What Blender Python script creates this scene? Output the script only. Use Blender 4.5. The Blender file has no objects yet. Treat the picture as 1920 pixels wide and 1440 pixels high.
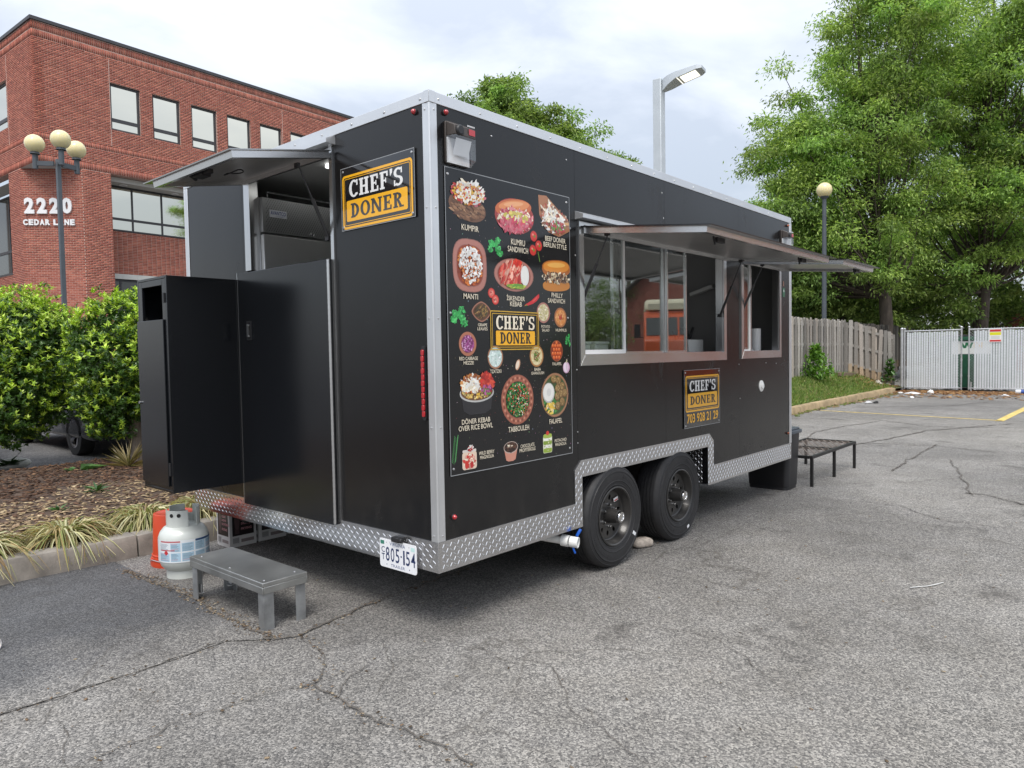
import bpy, math, random
import numpy as np
from mathutils import Vector, Matrix

sc = bpy.context.scene
col = sc.collection
RN = random.Random(11)
NR = np.random.default_rng(5)
PI = math.pi
def rad(a): return math.radians(a)

# ------------------------------------------------------------------ camera
def cam_axes(yaw, pitch, roll):
    cy, sy, cp, sp = math.cos(yaw), math.sin(yaw), math.cos(pitch), math.sin(pitch)
    f = Vector((cy * cp, sy * cp, sp)); r = Vector((sy, -cy, 0)); u = r.cross(f)
    c, s = math.cos(roll), math.sin(roll)
    return c * r + s * u, -s * r + c * u, f
cd = bpy.data.cameras.new('camera'); cam = bpy.data.objects.new('camera', cd); col.objects.link(cam)
cr_, cu_, cf_ = cam_axes(rad(41.2376), rad(-2.4165), rad(-0.9924))
cam.matrix_world = Matrix(((cr_.x, cu_.x, -cf_.x, -2.4479), (cr_.y, cu_.y, -cf_.y, -2.6571), (cr_.z, cu_.z, -cf_.z, 1.4473), (0, 0, 0, 1)))
cd.sensor_width = 36; cd.lens = 1349.385 / 1920 * 36; cd.clip_start = 0.05; cd.clip_end = 2000
sc.camera = cam

# ------------------------------------------------------------------ sky and sun
SUN_EL, SUN_AZ = 58, 215            # the sun stands high behind the clouds, over the photographer's left shoulder
w = bpy.data.worlds.new('World'); sc.world = w; w.use_nodes = True
nt = w.node_tree; N = nt.nodes; LK = nt.links
for n in list(N): N.remove(n)
out = N.new('ShaderNodeOutputWorld'); add = N.new('ShaderNodeAddShader')
b1 = N.new('ShaderNodeBackground'); b2 = N.new('ShaderNodeBackground')
sky = N.new('ShaderNodeTexSky'); sky.sky_type = 'NISHITA'; sky.sun_disc = False
sky.sun_elevation = rad(SUN_EL); sky.sun_rotation = rad(90 - SUN_AZ); sky.dust_density = 3.0
LK.new(sky.outputs[0], b1.inputs[0]); b1.inputs[1].default_value = 0.05
tc = N.new('ShaderNodeTexCoord'); mp = N.new('ShaderNodeMapping'); mp.inputs['Scale'].default_value = (1.0, 1.0, 2.6)
LK.new(tc.outputs['Generated'], mp.inputs[0])
no = N.new('ShaderNodeTexNoise'); no.inputs['Scale'].default_value = 2.9; no.inputs['Detail'].default_value = 7; no.inputs['Roughness'].default_value = 0.52; no.inputs['Distortion'].default_value = 0.35
LK.new(mp.outputs[0], no.inputs[0])
rp = N.new('ShaderNodeValToRGB'); LK.new(no.outputs[0], rp.inputs[0])
rp.color_ramp.elements[0].position = 0.43; rp.color_ramp.elements[0].color = (0.37, 0.395, 0.435, 1)
rp.color_ramp.elements[1].position = 0.66; rp.color_ramp.elements[1].color = (0.60, 0.612, 0.63, 1)
# an overcast sky is brighter towards the zenith (CIE overcast luminance)
sp = N.new('ShaderNodeSeparateXYZ'); LK.new(tc.outputs['Generated'], sp.inputs[0])
mr = N.new('ShaderNodeMapRange'); LK.new(sp.outputs[2], mr.inputs[0])
for i, v in ((1, 0.0), (2, 1.0), (3, 0.68), (4, 2.65)): mr.inputs[i].default_value = v
LK.new(rp.outputs[0], b2.inputs[0]); LK.new(mr.outputs[0], b2.inputs[1])
LK.new(b1.outputs[0], add.inputs[0]); LK.new(b2.outputs[0], add.inputs[1]); LK.new(add.outputs[0], out.inputs[0])
sl = bpy.data.lights.new('sun', 'SUN'); sl.energy = 1.8; sl.angle = rad(24); sl.color = (1.0, 0.965, 0.91)
so = bpy.data.objects.new('sun', sl); col.objects.link(so)
sd = Vector((math.cos(rad(SUN_EL)) * math.cos(rad(SUN_AZ)), math.cos(rad(SUN_EL)) * math.sin(rad(SUN_AZ)), math.sin(rad(SUN_EL))))
so.rotation_euler = sd.to_track_quat('Z', 'Y').to_euler(); so.location = (0, 0, 30)
vs = sc.view_settings; vs.view_transform = 'Standard'; vs.look = 'None'; vs.exposure = 0.30; vs.gamma = 1; vs.use_curve_mapping = False
sc.render.engine = 'CYCLES'; sc.cycles.max_bounces = 10; sc.cycles.transparent_max_bounces = 16

# ------------------------------------------------------------------ materials
def hx(s):
    s = s.lstrip('#'); o = []
    for i in (0, 2, 4):
        c = int(s[i:i + 2], 16) / 255
        o.append(c / 12.92 if c <= 0.04045 else ((c + 0.055) / 1.055) ** 2.4)
    return tuple(o)
MATS = {}
class NB:                                   # a small node-building helper
    def __init__(s, name):
        s.m = bpy.data.materials.new(name); s.m.use_nodes = True; s.t = s.m.node_tree; s.n = s.t.nodes; s.l = s.t.links
        s.p = s.n['Principled BSDF']; s.o = s.n['Material Output']; s.tc = s.n.new('ShaderNodeTexCoord')
    def new(s, t, **kw):
        n = s.n.new(t)
        for k, v in kw.items():
            if k.startswith('i_'):
                k = k[2:]; n.inputs[int(k) if k.isdigit() else k.replace('_', ' ')].default_value = v
            else: setattr(n, k, v)
        return n
    def link(s, a, b): s.l.new(a, b)
    def coords(s, scale=(1, 1, 1), rot=(0, 0, 0)):
        m = s.new('ShaderNodeMapping'); m.inputs['Scale'].default_value = scale; m.inputs['Rotation'].default_value = rot
        s.link(s.tc.outputs['Object'], m.inputs[0]); return m.outputs[0]
    def noise(s, scale, detail=4, rough=0.55, co=None, dist=0):
        n = s.new('ShaderNodeTexNoise'); n.inputs['Scale'].default_value = scale; n.inputs['Detail'].default_value = detail
        n.inputs['Roughness'].default_value = rough; n.inputs['Distortion'].default_value = dist
        s.link(co if co is not None else s.tc.outputs['Object'], n.inputs[0]); return n.outputs[0]
    def voro(s, scale, feat='F1', co=None, rnd=1):
        n = s.new('ShaderNodeTexVoronoi'); n.feature = feat; n.inputs['Scale'].default_value = scale; n.inputs['Randomness'].default_value = rnd
        s.link(co if co is not None else s.tc.outputs['Object'], n.inputs[0]); return n
    def ramp(s, f, stops, interp='LINEAR'):
        r = s.new('ShaderNodeValToRGB'); r.color_ramp.interpolation = interp; e = r.color_ramp.elements
        while len(e) < len(stops): e.new(0.5)
        for i, (p, c) in enumerate(stops):
            e[i].position = p; e[i].color = (*c, 1) if len(c) == 3 else c
        s.link(f, r.inputs[0]); return r.outputs[0]
    def mix(s, f, a, b, mode='MIX'):
        m = s.new('ShaderNodeMix'); m.data_type = 'RGBA'; m.blend_type = mode
        for idx, x in ((0, f), (6, a), (7, b)):
            if hasattr(x, 'links'): s.link(x, m.inputs[idx])
            else: m.inputs[idx].default_value = x if idx == 0 else (*x, 1)
        return m.outputs[2]
    def math(s, op, a, b=0.5, clamp=False):
        m = s.new('ShaderNodeMath'); m.operation = op; m.use_clamp = clamp
        for i, x in ((0, a), (1, b)):
            if hasattr(x, 'links'): s.link(x, m.inputs[i])
            else: m.inputs[i].default_value = x
        return m.outputs[0]
    def bump(s, h, strength=0.3, dist=0.01):
        b = s.new('ShaderNodeBump'); b.inputs['Strength'].default_value = strength; b.inputs['Distance'].default_value = dist
        s.link(h, b.inputs['Height']); s.link(b.outputs[0], s.p.inputs['Normal'])
    def base(s, c):
        if hasattr(c, 'links'): s.link(c, s.p.inputs['Base Color'])
        else: s.p.inputs['Base Color'].default_value = (*c, 1)
    def set(s, **kw):
        for k, v in kw.items():
            i = s.p.inputs[k.replace('_', ' ')]
            if hasattr(v, 'links'): s.link(v, i)
            else: i.default_value = v
        return s.m

def pm(name, c, rough=0.5, metal=0.0, var=0.0, vs=6.0, bump=0.0, bs=40.0, rvar=0.0, rs=5.0, spec=0.5, coat=0.0, stretch=(1, 1, 1), bd=0.004):
    """plain surface: a colour with a little mottling, uneven gloss and fine relief"""
    b = NB(name); co = b.coords(stretch)
    if var > 0:
        n = b.noise(vs, 5, 0.6, co)
        b.base(b.ramp(n, [(0.3, tuple(x * (1 - var) for x in c)), (0.7, tuple(min(1, x * (1 + var)) for x in c))]))
    else: b.base(c)
    if rvar > 0:
        n = b.noise(rs, 5, 0.6, co); mr = b.new('ShaderNodeMapRange'); b.link(n, mr.inputs[0])
        for i, v in ((1, 0.3), (2, 0.7), (3, max(0.02, rough - rvar)), (4, rough + rvar)): mr.inputs[i].default_value = v
        b.set(Roughness=mr.outputs[0])
    else: b.set(Roughness=rough)
    if bump > 0: b.bump(b.noise(bs, 4, 0.6, co), bump, bd)
    b.set(Metallic=metal, Specular_IOR_Level=spec, Coat_Weight=coat)
    MATS[name] = b.m; return b.m

def attr_mat(name, rough=0.5, spec=0.4, coat=0.0, bump=0.0, bs=60, translucent=0.0, metal=0.0, var=0.0):
    """colour per piece stored on the mesh (albedo of each leaf, chip, brick or printed patch)"""
    b = NB(name); a = b.new('ShaderNodeAttribute', attribute_name='Col'); c = a.outputs[0]
    if var > 0:
        n = b.noise(bs, 4, 0.6); c = b.mix(1.0, c, b.ramp(n, [(0.25, (1 - var,) * 3), (0.75, (1 + var,) * 3)]), 'MULTIPLY')
    b.base(c); b.set(Roughness=rough, Specular_IOR_Level=spec, Coat_Weight=coat, Metallic=metal)
    if bump > 0: b.bump(b.noise(bs, 4, 0.6), bump, 0.004)
    if translucent > 0:
        tr = b.new('ShaderNodeBsdfTranslucent'); mx = b.new('ShaderNodeMixShader', i_0=translucent)
        br = b.mix(1.0, c, (1.25, 1.3, 0.75), 'MULTIPLY')
        b.link(br, tr.inputs[0]); b.link(b.p.outputs[0], mx.inputs[1]); b.link(tr.outputs[0], mx.inputs[2]); b.link(mx.outputs[0], b.o.inputs[0])
    MATS[name] = b.m; return b.m

def glass_mat(name, tint=(0.92, 0.95, 0.94), refl=1.0, extra=0.0):
    b = NB(name); t = b.new('ShaderNodeBsdfTransparent'); t.inputs[0].default_value = (*tint, 1)
    g = b.new('ShaderNodeBsdfGlossy'); g.inputs['Roughness'].default_value = 0.015
    ge = b.new('ShaderNodeNewGeometry'); dt = b.new('ShaderNodeVectorMath', operation='DOT_PRODUCT'); b.link(ge.outputs['Incoming'], dt.inputs[0]); b.link(ge.outputs['Normal'], dt.inputs[1])
    f = b.math('POWER', b.math('SUBTRACT', 1.0, b.math('ABSOLUTE', dt.outputs['Value'])), 5.0)      # Schlick, the same from both sides
    k = b.math('MULTIPLY_ADD', f, 0.96 * refl); k.node.inputs[2].default_value = 0.04 * refl + extra
    k.node.use_clamp = True
    mx = b.new('ShaderNodeMixShader'); b.link(k, mx.inputs[0]); b.link(t.outputs[0], mx.inputs[1]); b.link(g.outputs[0], mx.inputs[2]); b.link(mx.outputs[0], b.o.inputs[0])
    MATS[name] = b.m; return b.m

def emit_mat(name, c, s):
    b = NB(name); b.base(c); b.set(Emission_Color=(*c, 1), Emission_Strength=s); MATS[name] = b.m; return b.m

# ------------------------------------------------------------------ things, parts, meshes
LOC = {}
def tag(o, label=None, cat=None, group=None, kind=None):
    if label: o['label'] = label
    if cat: o['category'] = cat
    if group: o['group'] = group
    if kind: o['kind'] = kind
    return o
def thing(name, label, cat, loc=(0, 0, 0), group=None, rotz=0.0):
    o = bpy.data.objects.new(name, None); col.objects.link(o); o.location = loc; o.rotation_euler = (0, 0, rotz); o.empty_display_size = 0.1
    LOC[o.name] = Vector(loc); return tag(o, label, cat, group)
def top_of(o):
    while o.parent: o = o.parent
    return o
def link_mesh(name, me, parent=None, mat=None, kind=None, local=False, smooth=True, angle=35, bevel=0.0, label=None):
    o = bpy.data.objects.new(name, me); col.objects.link(o)
    if parent is not None:
        if not local:
            d = LOC.get(top_of(parent).name, Vector((0, 0, 0)))
            if d.length > 0: me.transform(Matrix.Translation(-d))
        o.parent = parent
    if mat is not None:
        for m in (mat if isinstance(mat, (list, tuple)) else [mat]): me.materials.append(m)
    if smooth and len(me.polygons):
        me.polygons.foreach_set('use_smooth', [True] * len(me.polygons))
        try: me.set_sharp_from_angle(angle=rad(angle))
        except Exception: pass
    if bevel > 0:
        b = o.modifiers.new('bevel', 'BEVEL'); b.width = bevel; b.segments = 2; b.limit_method = 'ANGLE'; b.angle_limit = rad(40); b.harden_normals = False
    if kind: o['kind'] = kind
    if label: o['label'] = label
    return o

class MB:
    def __init__(s, xf=None): s.v = []; s.f = []; s.c = []; s.mi = []; s.xf = xf; s.cur = None; s.m = 0
    def add(s, vs, fs, c=None):
        b = len(s.v)
        if s.xf is not None: vs = [s.xf @ Vector(p) for p in vs]
        s.v.extend([tuple(p) for p in vs]); s.f.extend([tuple(i + b for i in f) for f in fs])
        s.c.extend([c if c is not None else s.cur] * len(fs)); s.mi.extend([s.m] * len(fs)); return s
    def box(s, x0, x1, y0, y1, z0, z1, c=None):
        return s.add([(x0, y0, z0), (x1, y0, z0), (x1, y1, z0), (x0, y1, z0), (x0, y0, z1), (x1, y0, z1), (x1, y1, z1), (x0, y1, z1)],
                     [(0, 3, 2, 1), (4, 5, 6, 7), (0, 1, 5, 4), (1, 2, 6, 5), (2, 3, 7, 6), (3, 0, 4, 7)], c)
    def obox(s, M, hx_, hy, hz, c=None):
        pts = [M @ Vector((a * hx_, b * hy, d * hz)) for d in (-1, 1) for a, b in ((-1, -1), (1, -1), (1, 1), (-1, 1))]
        return s.add(pts, [(0, 3, 2, 1), (4, 5, 6, 7), (0, 1, 5, 4), (1, 2, 6, 5), (2, 3, 7, 6), (3, 0, 4, 7)], c)
    def bar(s, p0, p1, wd, ht, up=(0, 0, 1), c=None):
        p0, p1 = Vector(p0), Vector(p1); d = p1 - p0; L = d.length; d.normalize(); up = Vector(up)
        if abs(d.dot(up)) > 0.99: up = Vector((1, 0, 0))
        sd_ = d.cross(up).normalized(); u = sd_.cross(d); m = (p0 + p1) / 2
        M = Matrix(((d.x, sd_.x, u.x, m.x), (d.y, sd_.y, u.y, m.y), (d.z, sd_.z, u.z, m.z), (0, 0, 0, 1)))
        return s.obox(M, L / 2, wd / 2, ht / 2, c)
    def tube(s, pts, r, n=8, cap=True, c=None):
        pts = [Vector(p) for p in pts]; rs = r if isinstance(r, (list, tuple)) else [r] * len(pts); vs = []; fs = []; ref = None
        for i, p in enumerate(pts):
            d = (pts[min(i + 1, len(pts) - 1)] - pts[max(i - 1, 0)]).normalized()
            if ref is None: ref = d.orthogonal().normalized()
            ref = (ref - d * ref.dot(d)).normalized(); q = d.cross(ref)
            for k in range(n):
                a = 2 * PI * k / n; vs.append(p + (ref * math.cos(a) + q * math.sin(a)) * rs[i])
        for i in range(len(pts) - 1):
            for k in range(n):
                k2 = (k + 1) % n; fs.append((i * n + k, i * n + k2, (i + 1) * n + k2, (i + 1) * n + k))
        if cap: fs.append(tuple(range(n - 1, -1, -1))); fs.append(tuple((len(pts) - 1) * n + k for k in range(n)))
        return s.add(vs, fs, c)
    def lathe(s, prof, n=24, M=None, c=None, a0=0.0, a1=2 * PI, cap=False):
        """profile of (radius, height) turned about the local z axis"""
        full = abs(a1 - a0 - 2 * PI) < 1e-6; m = n if full else n + 1; vs = []; fs = []
        for r, z in prof:
            for k in range(m):
                a = a0 + (a1 - a0) * k / n; p = Vector((r * math.cos(a), r * math.sin(a), z)); vs.append(M @ p if M is not None else p)
        for i in range(len(prof) - 1):
            for k in range(n):
                k2 = (k + 1) % m
                fs.append((i * m + k, i * m + k2, (i + 1) * m + k2, (i + 1) * m + k))
        if full and cap:
            if prof[0][0] > 1e-6: fs.append(tuple(range(n - 1, -1, -1)))
            if prof[-1][0] > 1e-6: fs.append(tuple((len(prof) - 1) * n + k for k in range(n)))
        return s.add(vs, fs, c)
    def sphere(s, ctr, r, nu=16, nv=10, sc_=(1, 1, 1), c=None):
        prof = [(max(1e-7, r * math.sin(PI * i / nv)), -r * math.cos(PI * i / nv)) for i in range(nv + 1)]
        M = Matrix.Translation(ctr) @ Matrix.Diagonal((*sc_, 1)); vs = []; fs = []
        return s.lathe(prof, nu, M, c)
    def prism(s, poly, fn, d0, d1, c=None):
        n = len(poly); vs = [fn(x, y, d0) for x, y in poly] + [fn(x, y, d1) for x, y in poly]
        fs = [tuple(range(n - 1, -1, -1)), tuple(range(n, 2 * n))] + [(i, (i + 1) % n, n + (i + 1) % n, n + i) for i in range(n)]
        return s.add(vs, fs, c)
    def flat(s, poly, fn, d, c=None): return s.add([fn(x, y, d) for x, y in poly], [tuple(range(len(poly)))], c)
    def ring(s, outer, inner, fn, d, c=None):
        n = len(outer); return s.add([fn(x, y, d) for x, y in outer] + [fn(x, y, d) for x, y in inner], [(i, (i + 1) % n, n + (i + 1) % n, n + i) for i in range(n)], c)
    def mesh(s, name):
        me = bpy.data.meshes.new(name); me.from_pydata(s.v, [], s.f)
        if any(c is not None for c in s.c):
            a = me.color_attributes.new('Col', 'FLOAT_COLOR', 'CORNER'); arr = []
            for f, c in zip(s.f, s.c): arr.extend((*(c or (0.5, 0.5, 0.5)), 1.0) * len(f))
            a.data.foreach_set('color', arr)
        if any(s.mi): me.polygons.foreach_set('material_index', s.mi)
        me.update(); return me
    def build(s, name, mat=None, parent=None, **kw): return link_mesh(name, s.mesh(name), parent, mat, **kw)

def np_mesh(name, V, F, C=None):
    """V (n,3), F (m,k) with k = 3 or 4, C one colour per vertex"""
    V = np.asarray(V, np.float32); F = np.asarray(F, np.int32); m, k = F.shape
    me = bpy.data.meshes.new(name); me.vertices.add(len(V)); me.vertices.foreach_set('co', V.ravel())
    me.loops.add(m * k); me.loops.foreach_set('vertex_index', F.ravel()); me.polygons.add(m); me.polygons.foreach_set('loop_start', np.arange(m, dtype=np.int32) * k)
    try: me.polygons.foreach_set('loop_total', np.full(m, k, np.int32))
    except Exception: pass
    if C is not None:
        a = me.color_attributes.new('Col', 'FLOAT_COLOR', 'POINT'); C = np.asarray(C, np.float32); a.data.foreach_set('color', np.concatenate([C, np.ones((len(C), 1), np.float32)], 1).ravel())
    me.update(calc_edges=True); return me

def rrect(x0, x1, y0, y1, r, n=5):
    o = []
    for cx, cy, a in ((x1 - r, y1 - r, 0), (x0 + r, y1 - r, 90), (x0 + r, y0 + r, 180), (x1 - r, y0 + r, 270)):
        for i in range(n + 1): t = rad(a + 90 * i / n); o.append((cx + r * math.cos(t), cy + r * math.sin(t)))
    return o
def ellp(cx, cy, rx, ry, n=24, rot=0.0, p=2.0):
    o = []; c, s = math.cos(rot), math.sin(rot)
    for i in range(n):
        t = 2 * PI * i / n; a, b = math.cos(t), math.sin(t)
        x = rx * math.copysign(abs(a) ** (2 / p), a); y = ry * math.copysign(abs(b) ** (2 / p), b); o.append((cx + x * c - y * s, cy + x * s + y * c))
    return o

# ---- lettering: outline text filled to flat polygons
_TX = {}
def text_polys(txt, bold=0.02):
    k = (txt, bold)
    if k in _TX: return _TX[k]
    cu = bpy.data.curves.new('text', 'FONT'); cu.body = txt; cu.offset = bold; cu.resolution_u = 3
    o = bpy.data.objects.new('text', cu); col.objects.link(o); dg = bpy.context.evaluated_depsgraph_get(); dg.update()
    me = o.evaluated_get(dg).to_mesh(); vs = [(v.co.x, v.co.y) for v in me.vertices]; fs = [tuple(p.vertices) for p in me.polygons]
    o.evaluated_get(dg).to_mesh_clear(); bpy.data.objects.remove(o); bpy.data.curves.remove(cu)
    x0, x1 = min(v[0] for v in vs), max(v[0] for v in vs); y0, y1 = min(v[1] for v in vs), max(v[1] for v in vs)
    _TX[k] = ([((x - x0) / (x1 - x0), (y - y0) / (y1 - y0)) for x, y in vs], fs); return _TX[k]
def put_text(mb, txt, fn, x0, x1, y0, y1, d, c=None, bold=0.02):
    vs, fs = text_polys(txt, bold); mb.add([fn(x0 + (x1 - x0) * a, y0 + (y1 - y0) * b, d) for a, b in vs], fs, c)
def band(cx, cy, ro, so_, ri, si, a0, a1, n=14):
    o = [(cx + ro * math.cos(rad(a0 + (a1 - a0) * i / n)), cy + so_ * math.sin(rad(a0 + (a1 - a0) * i / n))) for i in range(n + 1)]
    i_ = [(cx + ri * math.cos(rad(a0 + (a1 - a0) * i / n)), cy + si * math.sin(rad(a0 + (a1 - a0) * i / n))) for i in range(n + 1)]
    return [[o[i], o[i + 1], i_[i + 1], i_[i]] for i in range(n)]
def rc(x0, y0, x1, y1): return [[(x0, y0), (x1, y0), (x1, y1), (x0, y1)]]
def slab(ch):
    """condensed bold slab capitals: list of polygons in a unit-height cell, and the advance"""
    T = 0.19
    def st(x): return rc(x, 0, x + T, 1) + rc(x - 0.07, 0, x + T + 0.07, 0.11) + rc(x - 0.07, 0.89, x + T + 0.07, 1)
    if ch == 'H': return st(0.08) + st(0.46) + rc(0.2, 0.44, 0.5, 0.56), 0.76
    if ch == 'E': return st(0.08) + rc(0.2, 0, 0.58, 0.11) + rc(0.2, 0.89, 0.56, 1) + rc(0.2, 0.45, 0.45, 0.55) + rc(0.49, 0, 0.59, 0.3) + rc(0.47, 0.72, 0.57, 1) + rc(0.39, 0.36, 0.46, 0.64), 0.64
    if ch == 'F': return st(0.08) + rc(0.2, 0.89, 0.56, 1) + rc(0.2, 0.43, 0.45, 0.53) + rc(0.47, 0.7, 0.57, 1) + rc(0.39, 0.34, 0.46, 0.62), 0.6
    if ch == 'D': return st(0.08) + band(0.2, 0.5, 0.44, 0.5, 0.24, 0.39, -90, 90), 0.69
    if ch == 'O': return band(0.36, 0.5, 0.36, 0.52, 0.16, 0.4, 0, 360, 28), 0.74
    if ch == 'C': return band(0.36, 0.5, 0.36, 0.52, 0.16, 0.4, 52, 315, 22) + rc(0.55, 0.66, 0.65, 1.0) + rc(0.5, 0.1, 0.64, 0.22), 0.69
    if ch == 'N': return rc(0.06, 0, 0.2, 1) + rc(0.58, 0, 0.72, 1) + [[(0.04, 1), (0.24, 1), (0.72, 0), (0.54, 0)]] + rc(0, 0, 0.27, 0.11) + rc(0, 0.89, 0.2, 1) + rc(0.5, 0.89, 0.8, 1), 0.82
    if ch == 'R': return st(0.08) + band(0.22, 0.74, 0.36, 0.26, 0.16, 0.15, -90, 90) + [[(0.26, 0.5), (0.42, 0.5), (0.6, 0.1), (0.42, 0.1)]] + rc(0.42, 0, 0.72, 0.11), 0.72
    if ch == 'S': return band(0.32, 0.735, 0.3, 0.285, 0.12, 0.165, 40, 270, 14) + band(0.32, 0.265, 0.31, 0.285, 0.12, 0.165, -140, 90, 14) + rc(0.49, 0.68, 0.58, 1.0) + rc(0.03, 0, 0.12, 0.33), 0.68
    if ch == "'": return [[(0.06, 1.04), (0.24, 1.04), (0.22, 0.82), (0.08, 0.62)]], 0.25
    return [], 0.4
def put_slab(mb, txt, fn, x0, x1, y0, y1, d, c=None, step=0.00004):
    tot = sum(slab(ch)[1] for ch in txt) + 0.05 * (len(txt) - 1); x = 0; k = 0
    for ch in txt:
        ps, adv = slab(ch)
        for p in ps:
            mb.flat([(x0 + (x1 - x0) * (x + a) / tot, y0 + (y1 - y0) * b) for a, b in p], fn, d + (k % 12) * step, c); k += 1
        x += adv + 0.05

def curve_fill(loops, ext, fn):
    """a flat plate with holes: the loops are filled by a 2D curve and given thickness"""
    cu = bpy.data.curves.new('plate', 'CURVE'); cu.dimensions = '2D'; cu.fill_mode = 'BOTH'; cu.extrude = ext
    for lp in loops:
        s = cu.splines.new('POLY'); s.points.add(len(lp) - 1); s.use_cyclic_u = True
        for p, (x, y) in zip(s.points, lp): p.co = (x, y, 0, 1)
    o = bpy.data.objects.new('plate', cu); col.objects.link(o); dg = bpy.context.evaluated_depsgraph_get(); dg.update()
    me = o.evaluated_get(dg).to_mesh(); vs = [fn(v.co.x, v.co.y, v.co.z) for v in me.vertices]; fs = [tuple(p.vertices) for p in me.polygons]
    o.evaluated_get(dg).to_mesh_clear(); bpy.data.objects.remove(o); bpy.data.curves.remove(cu); return vs, fs

def dup(o, loc, rotz=None, label=None):
    c = o.copy(); col.objects.link(c); c.location = loc
    if rotz is not None: c.rotation_euler = (0, 0, rotz)
    if label: c['label'] = label
    for ch in list(o.children):
        d = ch.copy(); col.objects.link(d); d.parent = c
        for g in list(ch.children): e = g.copy(); col.objects.link(e); e.parent = d
    LOC[c.name] = Vector(loc); return c

def cells(s0, s1, z0, z1, holes):
    """the rectangle minus the holes, as rectangles"""
    S = sorted({s0, s1, *[min(max(h[i], s0), s1) for h in holes for i in (0, 1)]}); Z = sorted({z0, z1, *[min(max(h[i], z0), z1) for h in holes for i in (2, 3)]}); o = []
    for a, b in zip(Z, Z[1:]):
        run = None
        for c, d in zip(S, S[1:]):
            mid = ((c + d) / 2, (a + b) / 2); inside = any(h[0] < mid[0] < h[1] and h[2] < mid[1] < h[3] for h in holes)
            if inside:
                if run: o.append((*run, a, b)); run = None
            else: run = (run[0], d) if run else (c, d)
        if run: o.append((*run, a, b))
    return o

# ================================================================== MATERIALS
def asphalt(name, lo, hi, scale=95, mot=0.28, worn=None):
    b = NB(name); v = b.voro(scale); v2 = b.voro(scale * 2.3)
    g = lambda k: tuple(lo[i] + (hi[i] - lo[i]) * k for i in range(3))
    c = b.ramp(v.outputs['Color'], [(0.22, g(0.02)), (0.42, g(0.22)), (0.6, g(0.5)), (0.82, g(1.0))])
    c2 = b.ramp(v2.outputs['Color'], [(0.3, g(0.05)), (0.75, g(0.75))])
    c = b.mix(0.42, c, c2)
    if worn:                                   # the edge of the newer patch is worn down to the older aggregate
        h = lambda k: tuple(worn[0][i] + (worn[1][i] - worn[0][i]) * k for i in range(3)); se = b.new('ShaderNodeSeparateXYZ'); b.link(b.tc.outputs['Object'], se.inputs[0])
        cw = b.mix(0.42, b.ramp(v.outputs['Color'], [(0.22, h(0.02)), (0.42, h(0.22)), (0.6, h(0.5)), (0.82, h(1.0))]), b.ramp(v2.outputs['Color'], [(0.3, h(0.05)), (0.75, h(0.75))]))
        ed = b.math('ADD', se.outputs[1], b.math('MULTIPLY', b.math('SUBTRACT', b.noise(1.4, 6, 0.65), 0.5), 1.6)); mr = b.new('ShaderNodeMapRange'); b.link(ed, mr.inputs[0])
        for i, q in ((1, 0.85), (2, 1.55), (3, 0.0), (4, 1.0)): mr.inputs[i].default_value = q
        c = b.mix(mr.outputs[0], cw, c)
    n1 = b.noise(0.55, 6, 0.6); n2 = b.noise(3.1, 5, 0.6); n3 = b.noise(0.13, 3, 0.5)
    c = b.mix(1.0, c, b.ramp(n1, [(0.3, (1 - mot,) * 3), (0.7, (1 + mot * 0.7,) * 3)]), 'MULTIPLY')
    c = b.mix(1.0, c, b.ramp(n2, [(0.28, (0.86, 0.85, 0.83)), (0.62, (1.06, 1.06, 1.06))]), 'MULTIPLY')
    c = b.mix(1.0, c, b.ramp(n3, [(0.35, (0.88, 0.88, 0.9)), (0.65, (1.08, 1.07, 1.05))]), 'MULTIPLY')
    st = b.ramp(b.noise(1.7, 7, 0.7, b.coords((1, 1, 1), (0, 0, 0.7)), 0.6), [(0.58, (0, 0, 0)), (0.70, (1, 1, 1))])
    c = b.mix(b.math('MULTIPLY', st, 0.62), c, (0.055, 0.05, 0.046))            # oil and dirt spots
    wc = b.new('ShaderNodeVectorMath', operation='ADD'); nz = b.new('ShaderNodeTexNoise'); nz.inputs['Scale'].default_value = 2.2; nz.inputs['Detail'].default_value = 6; b.link(b.tc.outputs['Object'], nz.inputs[0])
    sv = b.new('ShaderNodeVectorMath', operation='SCALE'); sv.inputs['Scale'].default_value = 0.45; b.link(nz.outputs['Color'], sv.inputs[0]); b.link(b.tc.outputs['Object'], wc.inputs[0]); b.link(sv.outputs[0], wc.inputs[1])
    ve = b.voro(0.85, 'DISTANCE_TO_EDGE', wc.outputs[0]); hair = b.ramp(ve.outputs['Distance'], [(0.0, (1, 1, 1)), (0.010, (0, 0, 0))]); pres = b.ramp(b.noise(0.7, 4, 0.6), [(0.46, (0, 0, 0)), (0.60, (1, 1, 1))])
    hk = b.math('MULTIPLY', hair, pres); c = b.mix(b.math('MULTIPLY', hk, 0.5), c, (0.06, 0.052, 0.042))          # hairline cracking of old paving
    b.base(c); b.set(Roughness=0.86, Specular_IOR_Level=0.35)
    h = b.math('ADD', b.math('MULTIPLY', v.outputs['Distance'], -0.7), b.math('MULTIPLY', n2, 0.5)); b.bump(h, 0.55, 0.012)
    MATS[name] = b.m; return b.m
ASP = ((0.056, 0.055, 0.056), (0.455, 0.435, 0.40)); asphalt('asphalt', *ASP, 128)
asphalt('asphalt_dark', (0.042, 0.043, 0.047), (0.20, 0.20, 0.20), 128, 0.2, ASP)
asphalt('asphalt_far', (0.05, 0.05, 0.054), (0.24, 0.235, 0.23), 80, 0.2)
pm('crack', (0.11, 0.098, 0.085), 0.95, var=0.5, vs=25, bump=0.5, bs=90)
pm('kerb_concrete', (0.25, 0.225, 0.195), 0.9, var=0.35, vs=5, bump=0.6, bs=70)
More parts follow.
